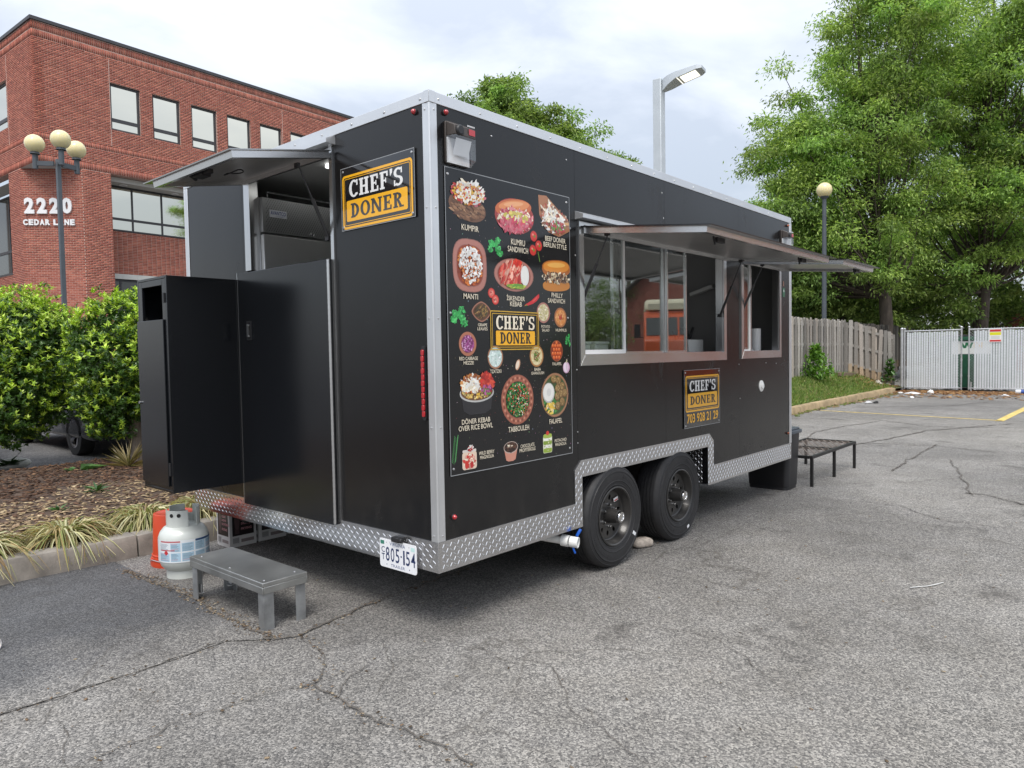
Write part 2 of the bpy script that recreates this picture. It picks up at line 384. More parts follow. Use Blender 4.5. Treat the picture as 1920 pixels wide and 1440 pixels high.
pm('kerb_tan', (0.36, 0.27, 0.155), 0.9, var=0.35, vs=4, bump=0.5, bs=60)
pm('yellow_paint', (0.60, 0.45, 0.14), 0.75, var=0.4, vs=9)
pm('white_mark', (0.6, 0.6, 0.58), 0.8)
pm('soil', (0.085, 0.055, 0.038), 0.95, var=0.45, vs=9, bump=0.9, bs=55, bd=0.02)
pm('grass_soil', (0.10, 0.105, 0.04), 0.95, var=0.5, vs=3, bump=0.8, bs=30, bd=0.02)
pm('mortar', (0.50, 0.34, 0.285), 0.92, var=0.10, vs=9)
attr_mat('brick', 0.85, 0.25, bump=0.2, bs=130, var=0.12)
attr_mat('foliage', 0.55, 0.35, translucent=0.45)
attr_mat('foliage_waxy', 0.34, 0.5, translucent=0.22)
attr_mat('blade', 0.6, 0.3, translucent=0.25)
attr_mat('chips', 0.9, 0.2)
attr_mat('print', 0.3, 0.5, coat=0.5)
attr_mat('board_wood', 0.9, 0.15, bump=0.5, bs=40, var=0.3)
pm('bark', (0.085, 0.068, 0.055), 0.95, var=0.4, vs=9, bump=0.9, bs=18, stretch=(1, 1, 0.25), bd=0.03)
pm('bark_grey', (0.20, 0.165, 0.135), 0.95, var=0.35, vs=12, bump=0.8, bs=30, stretch=(1, 1, 0.25), bd=0.02)
pm('frame_grey', (0.065, 0.065, 0.07), 0.5, 0.3, var=0.1)
pm('soffit_paint', (0.55, 0.55, 0.52), 0.8, var=0.06)
pm('dark_room', (0.03, 0.03, 0.03), 0.9)
pm('window_glass', (0.78, 0.755, 0.65), 0.03, 1.0, bump=0.02, bs=1.4, bd=0.02)
pm('dark_glass', (0.06, 0.065, 0.06), 0.06, 0.0, spec=0.8)
pm('white_letter', (0.82, 0.82, 0.82), 0.4)
pm('pole_grey', (0.075, 0.088, 0.102), 0.5, 0.1, var=0.15, vs=3)
pm('pole_light', (0.52, 0.56, 0.59), 0.45, 0.2, var=0.05)
pm('galvanised', (0.55, 0.56, 0.57), 0.45, 0.75, var=0.15, vs=12)
pm('slat_white', (0.74, 0.77, 0.79), 0.5, var=0.06, vs=3)
pm('dumpster_green', (0.012, 0.09, 0.045), 0.5, var=0.2)
emit_mat('lit_lens', (1.0, 0.93, 0.75), 1.3)
def globe_mat():
    b = NB('globe_glass'); b.base((0.80, 0.70, 0.40)); b.set(Roughness=0.25, Subsurface_Weight=0.4, Subsurface_Radius=(0.1, 0.09, 0.05)); MATS['globe_glass'] = b.m
globe_mat()

# ================================================================== GROUND
mb = MB(); mb.add([(-300, -300, 0), (400, -300, 0), (400, 400, 0), (-300, 400, 0)], [(0, 1, 2, 3)])
mb.build('asphalt', MATS['asphalt'], kind='structure', smooth=False)
mb = MB(); z = 0.004; mb.add([(-8, 2.9, z), (-0.5, 2.9, z), (-0.5, 1.79, z), (-0.53, 1.0, z), (-0.54, 0.684, z), (-0.70, 0.848, z), (-0.964, 0.83, z), (-1.35, 0.836, z), (-1.67, 0.847, z), (-8, 0.86, z)], [tuple(range(9, -1, -1))])
mb.build('asphalt_patch', MATS['asphalt_dark'], kind='structure', smooth=False)
mb = MB(); mb.add([(-40, 7.6, 0.004), (30, 7.6, 0.004), (30, 60, 0.004), (-40, 60, 0.004)], [(0, 1, 2, 3)])
mb.build('rear_car_park', MATS['asphalt_far'], kind='structure', smooth=False)

def ribbon(mb, pts, wd, zz, jit=0.025, seg=0.035):
    P = []
    for a, b in zip(pts, pts[1:]):
        a, b = Vector((*a, 0)), Vector((*b, 0)); n = max(1, int((b - a).length / seg))
        for i in range(n): P.append(a.lerp(b, i / n))
    P.append(Vector((*pts[-1], 0))); off = 0; vs = []; fs = []
    for i, p in enumerate(P):
        d = (P[min(i + 1, len(P) - 1)] - P[max(0, i - 1)]).normalized(); s = Vector((-d.y, d.x, 0))
        off = off * 0.75 + RN.uniform(-jit, jit) * 0.6; q = p + s * off; h = wd * RN.uniform(0.25, 1.0) / 2
        vs += [(q.x + s.x * h, q.y + s.y * h, zz), (q.x - s.x * h, q.y - s.y * h, zz)]
        if i: fs.append((2 * i - 2, 2 * i - 1, 2 * i + 1, 2 * i))
    mb.add(vs, fs); return P
CR = {'c1': [(-1.672, 0.847), (-1.523, 0.835), (-1.157, 0.837), (-0.964, 0.83), (-0.699, 0.848)],
 'c2': [(-0.545, 2.607), (-0.508, 2.096), (-0.491, 1.791), (-0.525, 1.343), (-0.531, 0.998), (-0.54, 0.684)],
 'c3': [(-0.54, 0.684), (-0.405, 0.627), (-0.136, 0.654), (0.223, 0.73), (0.658, 0.733), (1.064, 0.742)],
 'c4': [(-0.425, 0.595), (-0.451, 0.412), (-0.548, 0.193), (-0.67, 0.083), (-0.746, 0.112)],
 'c5': [(-0.693, 0.07), (-0.719, -0.107), (-0.731, -0.325), (-0.71, -0.499), (-0.688, -0.658), (-0.7, -0.813), (-0.699, -0.919)],
 'c6': [(-1.57, 0.19), (-1.427, 0.183), (-1.325, 0.147), (-1.259, 0.209), (-1.101, 0.176), (-0.923, 0.158), (-0.746, 0.112), (-0.544, 0.081)],
 'c7': [(-0.711, -0.116), (-0.603, -0.041), (-0.425, 0.04)], 'c8': [(2.229, -0.339), (2.162, -0.529), (2.077, -0.717), (2.072, -0.896)],
 'c9': [(4.66, -0.329), (4.752, -0.664), (4.717, -1.013), (4.354, -1.398), (4.336, -1.684), (4.344, -1.982), (4.3, -3)],
 'c10': [(-0.111, -0.981), (-0.201, -1.132), (-0.251, -1.247), (-0.3, -1.387)], 'c14': [(8.071, -0.824), (6.908, -1.132), (6.061, -1.327), (5.657, -1.47)],
 'c12': [(6.716, -0.48), (7.636, -0.432), (8.624, -0.41), (9.575, -0.397)], 'c13': [(8.917, 1.306), (10.349, 1.579), (11.468, 1.473), (12.834, 1.187)],
 'c15': [(2.286, -0.185), (2.681, -0.204), (3.347, -0.22)], 'c16': [(-0.22, 0.178), (-0.39, -0.092), (-0.546, -0.229)], 'c17': [(-1.607, 0.236), (-1.557, 0.429), (-1.528, 0.584)],
 'c18': [(5.9, -3.2), (5.7, -2.4), (5.4, -1.9), (5.75, -1.37)], 'c19': [(9.2, 0.6), (9.4, -0.4), (9.1, -1.2), (9.6, -2.6)], 'c20': [(-0.2, -1.0), (0.1, -0.6), (0.05, -0.2)], 'c21': [(0.5, -1.6), (0.9, -1.1), (0.8, -0.6)], 'c11': [(5.745, -1.368), (5.773, -1.541), (5.586, -1.713), (5.438, -1.871), (5.3, -2.3)],
 'c22': [(8.3, 1.25), (8.5, .7), (9.6, .4), (11.5, .1), (13.5, -.9)], 'c23': [(12.5, 2.9), (13.2, 1.4), (12.2, .2), (12.8, -1.2)], 'c24': [(16, 2.6), (17.5, .9), (19.5, .2), (21, -1)], 'c25': [(17.2, -.7), (18.0, 1.2), (17.6, 2.6)]}
mb = MB(); wid = {'c2': 0.026, 'c3': 0.016, 'c1': 0.009, 'c5': 0.011, 'c4': 0.010, 'c6': 0.008, 'c9': 0.012, 'c13': 0.035, 'c12': 0.03, 'c14': 0.02, 'c19': 0.03, 'c11': 0.03, 'c22': 0.05, 'c23': 0.04, 'c24': .05, 'c25': .03}; CP = {}
for k, p in CR.items(): CP[k] = ribbon(mb, p, wid.get(k, 0.006), 0.008)
mb.build('asphalt_crack', MATS['crack'], kind='stuff', smooth=False)
# leaf bits and weeds caught in the seams
def bits(name, spots, mat, cols, size=(0.004, 0.012), flat=0.25, kind='stuff'):
    vs = []; fs = []; cs = []
    for x, y, zz in spots:
        a = RN.uniform(0, PI); L = RN.uniform(*size); W = L * RN.uniform(0.25, 0.7); T = L * flat * RN.uniform(0.4, 1); tl = RN.uniform(-0.5, 0.5); b = len(vs)
        ca, sa = math.cos(a), math.sin(a); c = RN.choice(cols); f = RN.uniform(0.7, 1.25); c = tuple(min(1, q * f) for q in c)
        for dz in (0, 1):
            for i, j in ((-1, -1), (1, -1), (1, 1), (-1, 1)): vs.append((x + i * L * ca - j * W * sa, y + i * L * sa + j * W * ca, zz + dz * T + (i * tl * L * 0.5 + abs(tl) * L * 0.5))); cs.append(c)
        fs += [(b + 4, b + 5, b + 6, b + 7), (b, b + 1, b + 5, b + 4), (b + 1, b + 2, b + 6, b + 5), (b + 2, b + 3, b + 7, b + 6), (b + 3, b, b + 4, b + 7)]
    return link_mesh(name, np_mesh(name, vs, fs, cs), None, mat, kind=kind, smooth=False)
sp_ = []
for k, dens in (('c2', 9), ('c3', 2), ('c5', 2), ('c4', 2), ('c1', 1), ('c6', 1)):
    for p in CP[k]:
        for _ in range(dens): sp_.append((p.x + RN.gauss(0, 0.028), p.y + RN.gauss(0, 0.028), 0.008))
for _ in range(260): sp_.append((RN.uniform(-2, 5), RN.uniform(-2.2, 1.5), 0.004))
bits('seam_debris', sp_, MATS['chips'], [hx('#77634f'), hx('#5e5040'), hx('#8b7a64'), hx('#9a8c76'), hx('#4d4236')], (0.003, 0.009))
# painted bay lines
mb = MB(); z = 0.005
mb.add([(14.93, 3.2, z), (14.84, 3.2, z), (13.99, -0.66, z), (14.08, -0.66, z)], [(0, 1, 2, 3)])
mb.add([(13.95, -0.55, z), (13.93, -0.69, z), (20.0, -0.78, z), (20.0, -0.63, z)], [(0, 1, 2, 3)])
mb.build('bay_line', MATS['yellow_paint'], kind='structure', smooth=False)
mb = MB(); ribbon(mb, [(2.305, -1.632), (2.401, -1.706), (2.537, -1.766)], 0.012, 0.007, 0.006); mb.build('chalk_mark', MATS['white_mark'], kind='structure', smooth=False)

# ---- the kerb, in cast lengths
kerb = MB(); 
def ky(x): return 2.885 + max(0, x) * 0.0165
kr = bpy.data.objects.new('kerb', None); col.objects.link(kr); kr['kind'] = 'structure'; LOC['kerb'] = Vector((0, 0, 0))
xs = [-6.4, -3.35, -0.33, 2.7, 5.7, 8.7, 11.7, 14.6, 17.5, 20.2, 22.9]
for i, (a, b) in enumerate(zip(xs, xs[1:])):
    m = MB(); n = 14; vs = []; fs = []; g = 0.006
    for j in range(n + 1):
        x = a + g + (b - a - 2 * g) * j / n; y = ky(x) + RN.uniform(-.006, .006); h = 0.152 + RN.uniform(-.006, .004)
        vs += [(x, y, 0), (x, y + 0.012, h * 0.8), (x, y + 0.03, h), (x, y + 0.17, h + 0.004), (x, y + 0.18, 0.02)]
        if j:
            q = 5 * j
            for k in range(4): fs.append((q - 5 + k, q + k, q + k + 1, q - 4 + k))
    fs += [(0, 1, 2, 3, 4), tuple(5 * n + k for k in (4, 3, 2, 1, 0))]
    m.add(vs, fs); m.build('kerb_stone', MATS['kerb_concrete' if b < 9 else 'kerb_tan'], kr, angle=50)
# ---- planting bed and grass bank
def terrain(name, x0, x1, nx, ys, hf, mat):
    vs = []; fs = []; m = len(ys)
    for i in range(nx + 1):
        x = x0 + (x1 - x0) * i / nx
        for y in ys: vs.append((x, y, hf(x, y)))
    for i in range(nx):
        for j in range(m - 1): fs.append((i * m + j, (i + 1) * m + j, (i + 1) * m + j + 1, i * m + j + 1))
    mb = MB(); mb.add(vs, fs); return mb.build(name, mat, kind='structure', angle=80)
def ss(t): t = min(1, max(0, t)); return t * t * (3 - 2 * t)
rn_tab = [[RN.uniform(-1, 1) for _ in range(64)] for _ in range(64)]
def wob(x, y):
    x *= 2.2; y *= 2.2; i, j = math.floor(x), math.floor(y); u, v = ss(x - i), ss(y - j); t = lambda a, b: rn_tab[a % 64][b % 64]
    return (t(i, j) * (1 - u) + t(i + 1, j) * u) * (1 - v) + (t(i, j + 1) * (1 - u) + t(i + 1, j + 1) * u) * v
def bed_h(x, y): return (0.125 + 0.05 * ss((y - 3.1) / 1.5) + 0.012 * wob(x, y)) * ss((7.75 - y) / 0.35) - 0.01 * (y > 7.7)
terrain('planting_bed', -6.3, 8.2, 100, [3.0 + 0.1 * i for i in range(49)], bed_h, MATS['soil'])
def bank_h(x, y):
    f = 0.46 * ss((y - 3.4) / 1.5) * (1 - ss((x - 23.2) / 2.2) * 0.8)
    return (0.13 + f + 0.015 * wob(x, y)) * ss((26.5 - x) / 1.5) * ss((x - 6.3) / 1.6) - 0.02
terrain('grass_bank', 6.4, 26.5, 110, [ky(0) + 0.42 + 0.12 * i for i in range(40)], lambda x, y: bank_h(x, max(y, ky(x) + .15)), MATS['grass_soil'])

# mulch chips
sp_ = []
for _ in range(14000):
    x = RN.uniform(-2.2, 3.0); y = 3.06 + 4.55 * RN.random() ** 1.25
    if y > 7.6: continue
    sp_.append((x, y, bed_h(x, y) + RN.uniform(-0.003, 0.012)))
near = [s for s in sp_ if s[1] < 5.0 + 0.5 * wob(s[0], s[1])]; far = [s for s in sp_ if s not in set(near)]
bits('mulch_chips', near, MATS['chips'], [hx('#8f7a62'), hx('#a5906f'), hx('#7a6552'), hx('#6b5242'), hx('#b4a080')], (0.010, 0.026), 0.2)
bits('bark_mulch', far, MATS['chips'], [hx('#5a4335'), hx('#4a372d'), hx('#6b503e'), hx('#7d624c'), hx('#3a2b24')], (0.011, 0.028), 0.2)

# ================================================================== LEAVES
def unit(a): return a / np.maximum(np.linalg.norm(a, axis=1, keepdims=True), 1e-9)
def leaf_mesh(name, P, D, U, L, W, C):
    """one folded leaf per row: base P, direction D, up U, length L, width W, colour C"""
    D = unit(D); S = unit(np.cross(D, U)); Nn = np.cross(S, D); L = L[:, None]; W = W[:, None]
    a = P; b = P + D * L * 0.45 + S * W * 0.5 + Nn * W * 0.18; c = P + D * L - Nn * L * 0.12; d = P + D * L * 0.45 - S * W * 0.5 + Nn * W * 0.18
    V = np.stack([a, b, c, d], 1).reshape(-1, 3); n = len(P); i = np.arange(n, dtype=np.int32) * 4
    F = np.concatenate([np.stack([i, i + 1, i + 2], 1), np.stack([i, i + 2, i + 3], 1)]); return np_mesh(name, V, F, np.repeat(C, 4, 0))
def rnd_dirs(n): return unit(NR.normal(size=(n, 3)))
def tree(name, label, base, blobs, n_leaf, trunk_r, cols, seed=0, clump_r=(0.4, 0.95), per=120, leaf=(0.15, 0.055), group=None, cat='tree', show=0.3, low=0.0):
    rng = np.random.default_rng(seed); base = np.array(base, float)
    th = thing(name, label, cat, tuple(base), group); ctr = []
    vol = np.array([b[3] * b[3] * b[4] for b in blobs], float); vol /= vol.sum(); nc = max(8, n_leaf // per)
    for b, f in zip(blobs, vol):
        k = max(4, int(nc * f)); d = unit(rng.normal(size=(k, 3))); rr = 0.35 + 0.65 * rng.random((k, 1)) ** 0.55
        rr *= 1 + 0.16 * np.sin(d[:, :1] * 5 + d[:, 1:2] * 4 + seed) + 0.10 * np.sin(d[:, 2:3] * 9 + d[:, :1] * 7)
        ctr.append(np.array(b[:3]) + d * rr * np.array([b[3], b[3], b[4]]))
    ctr = np.concatenate(ctr); n = len(ctr); R_ = rng.uniform(clump_r[0], clump_r[1], n)
    idx = rng.integers(0, n, n_leaf); g = rng.normal(size=(n_leaf, 3)) * 0.40
    rad_ = np.linalg.norm(g[:, :2], axis=1)
    P = ctr[idx] + g * R_[idx][:, None] * np.array([1, 1, 0.48]); P[:, 2] -= 0.16 * rad_ ** 2 * R_[idx]
    if low: P[:, 2] = np.maximum(P[:, 2], low + rng.random(n_leaf) * 0.3)
    outd = unit(P - ctr[idx]); D = unit(outd * 0.7 + rng.normal(size=(n_leaf, 3)) * 0.6 + np.array([0, 0, -0.35])); U = unit(rng.normal(size=(n_leaf, 3)) * 0.55 + np.array([0, 0, 1.0]))
    C = np.array(cols)[rng.integers(0, len(cols), n_leaf)]; tone = rng.uniform(0.66, 1.3, n)[idx] * rng.uniform(0.8, 1.2, n_leaf); C = C * tone[:, None]
    hue = rng.uniform(-0.08, 0.12, n)[idx]; C[:, 0] *= 1 + hue
    L = rng.uniform(0.7, 1.25, n_leaf) * leaf[0]; W = rng.uniform(0.7, 1.3, n_leaf) * leaf[1]
    link_mesh('crown', leaf_mesh('crown', P, D, U, L, W, C), th, MATS['foliage'], smooth=False)
    mb = MB(); topz = max(b[2] + b[4] * 0.75 for b in blobs); mid = np.average([b[:3] for b in blobs], axis=0, weights=vol)
    tp = [Vector(base), Vector((base[0] + (mid[0] - base[0]) * 0.15, base[1] + (mid[1] - base[1]) * 0.15, base[2] + (mid[2] - base[2]) * 0.45)),
          Vector((base[0] + (mid[0] - base[0]) * 0.6, base[1] + (mid[1] - base[1]) * 0.6, mid[2])), Vector((mid[0], mid[1], topz))]
    fine = []
    for i in range(13):
        t = i / 12 * 3; k = min(2, int(t)); p = tp[k].lerp(tp[k + 1], t - k); fine.append(p + Vector((RN.gauss(0, .05), RN.gauss(0, .05), 0)) * (i > 0))
    mb.tube(fine, [trunk_r * (1.25 if i == 0 else 1) * (1 - 0.93 * (i / 12) ** 0.9) + 0.015 for i in range(13)], 9)
    mb.build('trunk', MATS['bark'], th, angle=70)
    mb = MB(); order = rng.permutation(n)[:int(n * show) + 12]
    for j in order:
        c = Vector(ctr[j]); t = min(11, max(3, int(3 + 9 * (c.z - fine[3].z) / max(0.5, fine[12].z - fine[3].z) * 0.8 - rng.uniform(0, 2.5)))); s = fine[t]
        m = s.lerp(c, 0.5) + Vector((rng.normal() * 0.2, rng.normal() * 0.2, -0.12 * (c - s).length * 0.5)); r0 = trunk_r * 0.30 * (1 - t / 14) + 0.012
        mb.tube([s, m, c], [r0, r0 * 0.55, 0.008], 5, False)
    mb.build('limb', MATS['bark'], th, angle=80); return th
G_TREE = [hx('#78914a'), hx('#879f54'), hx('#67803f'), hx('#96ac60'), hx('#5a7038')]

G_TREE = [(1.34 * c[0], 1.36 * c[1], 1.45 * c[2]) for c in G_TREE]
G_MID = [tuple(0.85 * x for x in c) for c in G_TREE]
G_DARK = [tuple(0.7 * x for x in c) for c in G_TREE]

# ================================================================== BRICK OFFICE BUILDING
AB = rad(3.5); bm_ = Vector((math.cos(AB), math.sin(AB), 0)); bn_ = Vector((-math.sin(AB), math.cos(AB), 0)); C0 = Vector((6.4052, 28.4658, 0))
BLD = thing('office_building', 'red brick office block with tinted windows and white 2220 CEDAR LANE lettering', 'building', tuple(C0))
BR = [hx('#a66252'), hx('#9d594b'), hx('#ae6a58'), hx('#965547'), hx('#a86653')]
BR2 = [hx('#8f5144'), hx('#965848')]
def bricks(cellsl, O, e, n, off=0.0, stack=False, soldier=(), pick=None, seed=1):
    """runs of brick over the given wall rectangles; returns joined arrays and the picked single bricks"""
    rng = random.Random(seed); V = []; F = []; Cc = []; single = []; H = 0.0677; LB = 0.203; g = 0.0135
    def put(s0, s1, z0, z1, vert=False):
        if s1 - s0 < 0.02 or z1 - z0 < 0.02: return
        d = off + rng.uniform(0, 0.0015); c = rng.choice(BR if rng.random() > 0.22 else BR2); f = rng.uniform(0.86, 1.12); c = tuple(x * f for x in c)
        if pick and pick(s0, s1, z0, z1) and abs((s1 - s0) - (LB - g)) < 1e-4 and len(single) < 300:
            single.append((s0, z0, d)); return
        b = len(V)
        for dd in (-0.03 + off, d + 0.003):
            for s, z in ((s0, z0), (s1, z0), (s1, z1), (s0, z1)): V.append(tuple(O + e * s + n * dd + Vector((0, 0, z)))); Cc.append(c)
        F.extend([(b + 4, b + 5, b + 6, b + 7), (b, b + 1, b + 5, b + 4), (b + 1, b + 2, b + 6, b + 5), (b + 2, b + 3, b + 7, b + 6), (b + 3, b, b + 4, b + 7)])
    for s0, s1, z0, z1 in cellsl:
        k0 = math.floor(z0 / H)
        for k in range(k0, math.ceil(z1 / H) + 1):
            za, zb = k * H, k * H + H - g
            if any(a - 0.01 < (za + zb) / 2 < b + 0.01 for a, b in soldier): continue
            za, zb = max(za, z0 + 0.002), min(zb, z1 - 0.002)
            if zb - za < 0.02: continue
            o = 0 if (stack or k % 2) else LB / 2; i = math.floor((s0 - o) / LB)
            while True:
                a = i * LB + o; i += 1
                if a >= s1: break
                put(max(a, s0), min(a + LB - g, s1), za, zb)
        for a, b in soldier:
            if a >= z0 - 0.01 and b <= z1 + 0.01:
                x = s0
                while x < s1 - 0.02: put(x, min(x + H - g, s1), a + 0.004, b - 0.006); x += H
    return V, F, Cc, single
def wall(name, cl, O, e, n, thick, off=0.0, **kw):
    mb = MB()
    for s0, s1, z0, z1 in cl:
        q = [O + e * s + n * d for d in (off, off - thick) for s in (s0, s1)]
        mb.add([(*q[0].xy, z0), (*q[1].xy, z0), (*q[3].xy, z0), (*q[2].xy, z0), (*q[0].xy, z1), (*q[1].xy, z1), (*q[3].xy, z1), (*q[2].xy, z1)], [(0, 3, 2, 1), (4, 5, 6, 7), (0, 1, 5, 4), (1, 2, 6, 5), (2, 3, 7, 6), (3, 0, 4, 7)])
    wo = mb.build(name, MATS['mortar'], BLD, smooth=False)
    V, F, Cc, single = bricks(cl, O, e, n, off, **kw)
    if V: link_mesh('brick_courses', np_mesh('brick_courses', V, F, Cc), wo, MATS['brick'], kind='stuff', smooth=False)
    if single:
        protos = []
        for c in BR[:4] + BR2[:1]:
            m = MB(); L, H = 0.1895, 0.0542
            m.add([(0, 0, 0), (L, 0, 0), (L, 0, H), (0, 0, H), (0, -0.04, 0), (L, -0.04, 0), (L, -0.04, H), (0, -0.04, H)], [(4, 5, 6, 7), (0, 1, 5, 4), (1, 2, 6, 5), (2, 3, 7, 6), (3, 0, 4, 7)], c); me = m.mesh('brick'); me.materials.append(MATS['brick']); protos.append(me)
        ang = math.atan2(e.y, e.x)
        for s, z, d in single:
            o = bpy.data.objects.new('brick', RN.choice(protos)); col.objects.link(o); o.parent = wo; o.location = O + e * s + n * (d - 0.037) + Vector((0, 0, z)) - C0; o.rotation_euler = (0, 0, ang)
    return wo
ox = -bn_                              # outward normal of the long face
wins = [(2.71 + 1.695 * i, 3.90 + 1.695 * i, 10.72, 12.58) for i in range(9)]
holes = wins + [(2.62, 17.5, -1, 8.942), (-1, 1.56, -1, 8.942)]
wall('wall', cells(0, 18.2, 0, 14.13, holes), C0, bm_, ox, 0.35, soldier=((13.826, 14.10), (13.54, 13.80), (9.8165, 10.02), (8.943, 9.207)), seed=3)
lw = [(2.75, 4.6, 10.72, 12.58), (5.2, 7.0, 10.72, 12.58)]
wall('wall', [(a, b, c, d) for a, b, c, d in cells(0.35, 9, 0, 14.13, lw + [(2.92, 8.5, -1, 8.942), (-1, 1.64, -1, 8.942)])] + [(0, 0.35, 8.942, 14.13)], C0, bn_, -bm_, 0.34, soldier=((13.826, 14.10), (13.54, 13.80), (9.8165, 10.02), (8.943, 9.207)), seed=4)
A_ = C0 + bn_ * 1.63; B_ = C0 + bm_ * 1.55; ce = (B_ - A_).normalized(); cn = Vector((ce.y, -ce.x, 0)); cl_ = (B_ - A_).length
wall('wall', [(0.0, cl_, 0, 8.93)], A_, ce, cn, 0.3, pick=lambda s0, s1, z0, z1: 3.1 < z0 < 5.4, seed=5)
rec = C0 + bn_ * 1.06
wall('wall', [(2.62, 17.5, 5.08, 6.86)], rec, bm_, ox, 0.2, stack=True, seed=6)
reL = C0 + bm_ * 1.06
wall('wall', [(2.92, 8.5, 2.4, 5.3)], reL, bn_, -bm_, 0.2, seed=7)
def bpt(s, z, d, O=C0, e=bm_, n=ox): q = O + e * s + n * d; return (q.x, q.y, z)
def bbox(mb, s0, s1, z0, z1, d0, d1, O=C0, e=bm_, n=ox):
    p = [bpt(s, z, d, O, e, n) for z in (z0, z1) for s, d in ((s0, d0), (s1, d0), (s1, d1), (s0, d1))]
    mb.add(p, [(0, 3, 2, 1), (4, 5, 6, 7), (0, 1, 5, 4), (1, 2, 6, 5), (2, 3, 7, 6), (3, 0, 4, 7)])
def window(s0, s1, z0, z1, mull, dep, fr=0.055, glass='window_glass', O=C0, e=bm_, n=ox, vm=()):
    mb = MB(); t = fr
    bbox(mb, s0, s0 + t, z0, z1, dep - .05, dep + .03, O, e, n); bbox(mb, s1 - t, s1, z0, z1, dep - .05, dep + .03, O, e, n)
    ss_ = [s0 + t] + [x for v in vm for x in (v - t / 2, v + t / 2)] + [s1 - t]; zs = [z0 + t] + [x for v in mull for x in (v - t * 0.8, v + t * 0.8)] + [z1 - t]
    bbox(mb, s0 + t, s1 - t, z0, z0 + t, dep - .05, dep + .03, O, e, n); bbox(mb, s0 + t, s1 - t, z1 - t, z1, dep - .05, dep + .03, O, e, n)
    for v in vm: bbox(mb, v - t / 2, v + t / 2, z0 + t, z1 - t, dep - .05, dep + .028, O, e, n)
    for a, b in zip(ss_[0::2], ss_[1::2]):
        for v in mull: bbox(mb, a, b, v - t * 0.8, v + t * 0.8, dep - .05, dep + .025, O, e, n)
    fo = mb.build('window', MATS['frame_grey'], BLD, smooth=False)
    for a, b in zip(ss_[0::2], ss_[1::2]):
        for c, d in zip(zs[0::2], zs[1::2]):
            m = MB(); bbox(m, a, b, c, d, dep - .03 + RN.uniform(-.004, .004), dep - .005 + RN.uniform(-.004, .004), O, e, n); m.build('pane', MATS[glass], fo, smooth=False)
for h in wins: window(*h, (11.15,), -0.12, 0.085)
for h in lw: window(*h, (11.15,), -0.12, 0.085, O=C0, e=bn_, n=-bm_)
vms = [3.9 + 1.26 * i for i in range(11)]
window(2.62, 17.5, 6.87, 8.72, (7.37,), 0.0, 0.06, O=rec, vm=vms)
window(2.62, 17.5, 1.0, 4.84, (), 0.0, 0.07, 'dark_glass', O=rec, vm=[3.3 + 1.5 * i for i in range(9)])
window(2.92, 8.5, 5.3, 8.7, (6.3,), 0.0, 0.07, 'dark_glass', O=reL, e=bn_, n=-bm_, vm=(4.6, 6.3))
mb = MB(); bbox(mb, 2.62, 17.5, 8.74, 8.93, -1.05, -0.36); bbox(mb, 2.62, 17.5, 4.86, 5.07, -1.06, -0.95)
mb.add([tuple(A_ + Vector((0, 0, 8.936))), tuple(C0 + bn_ * .01 + bm_ * .01 + Vector((0, 0, 8.936))), tuple(B_ + Vector((0, 0, 8.936)))], [(0, 1, 2)])
p_ = [bpt(2.92, 8.8, -.34, C0, bn_, -bm_), bpt(8.5, 8.8, -.34, C0, bn_, -bm_), bpt(8.5, 8.8, -1.06, C0, bn_, -bm_), bpt(2.92, 8.8, -1.06, C0, bn_, -bm_)]; mb.add(p_, [(0, 1, 2, 3)])
mb.build('soffit', MATS['soffit_paint'], BLD, smooth=False)
for s in (3.4, 5.6, 7.8):
    m = MB(); q = bpt(s, 8.72, -0.7); m.lathe([(0.16, 0.0), (0.16, 0.03), (0.10, 0.03), (0.10, 0.0)], 16, Matrix.Translation((q[0], q[1], 8.705))); m.build('downlight', MATS['white_letter'], BLD)
q = C0 + bn_ * 0.55 + bm_ * 0.5; m = MB(); m.lathe([(0.2, 0), (0.2, 0.05), (0.12, 0.05), (0.12, 0.0)], 16, Matrix.Translation((q.x, q.y, 8.96))); m.build('downlight', MATS['frame_grey'], BLD)
mb = MB(); bbox(mb, -0.06, 18.3, 14.135, 14.26, -0.4, 0.06); bbox(mb, 0.4, 9, 14.135, 14.259, -0.4, 0.06, C0, bn_, -bm_); mb.build('coping', MATS['frame_grey'], BLD, smooth=False)
mb = MB(); bbox(mb, 0.40, 18, 13.7, 13.9, -9, -0.4); bbox(mb, 2.0, 18, 0, 13.7, -9, -1.9); mb.build('roof', MATS['dark_room'], BLD, smooth=False)
mb = MB(); bbox(mb, 0.5, 18, 9.4, 13.6, -1.8, -0.5); mb.build('room', MATS['dark_room'], BLD, smooth=False)
mb = MB(); bbox(mb, 2.685, 2.705, 10.05, 13.48, 0.0, 0.014); bbox(mb, 10.72, 10.74, 10.05, 13.48, 0, 0.014); bbox(mb, 2.63, 2.65, 10.0, 13.48, 0, .014, C0, bn_, -bm_); mb.build('movement_joint', pm('joint_pink', (0.6, 0.42, 0.36), 0.9), BLD, smooth=False)
lt = MB(); cfn = lambda x, y, d: tuple(A_ + ce * x + cn * d + Vector((0, 0, y)))
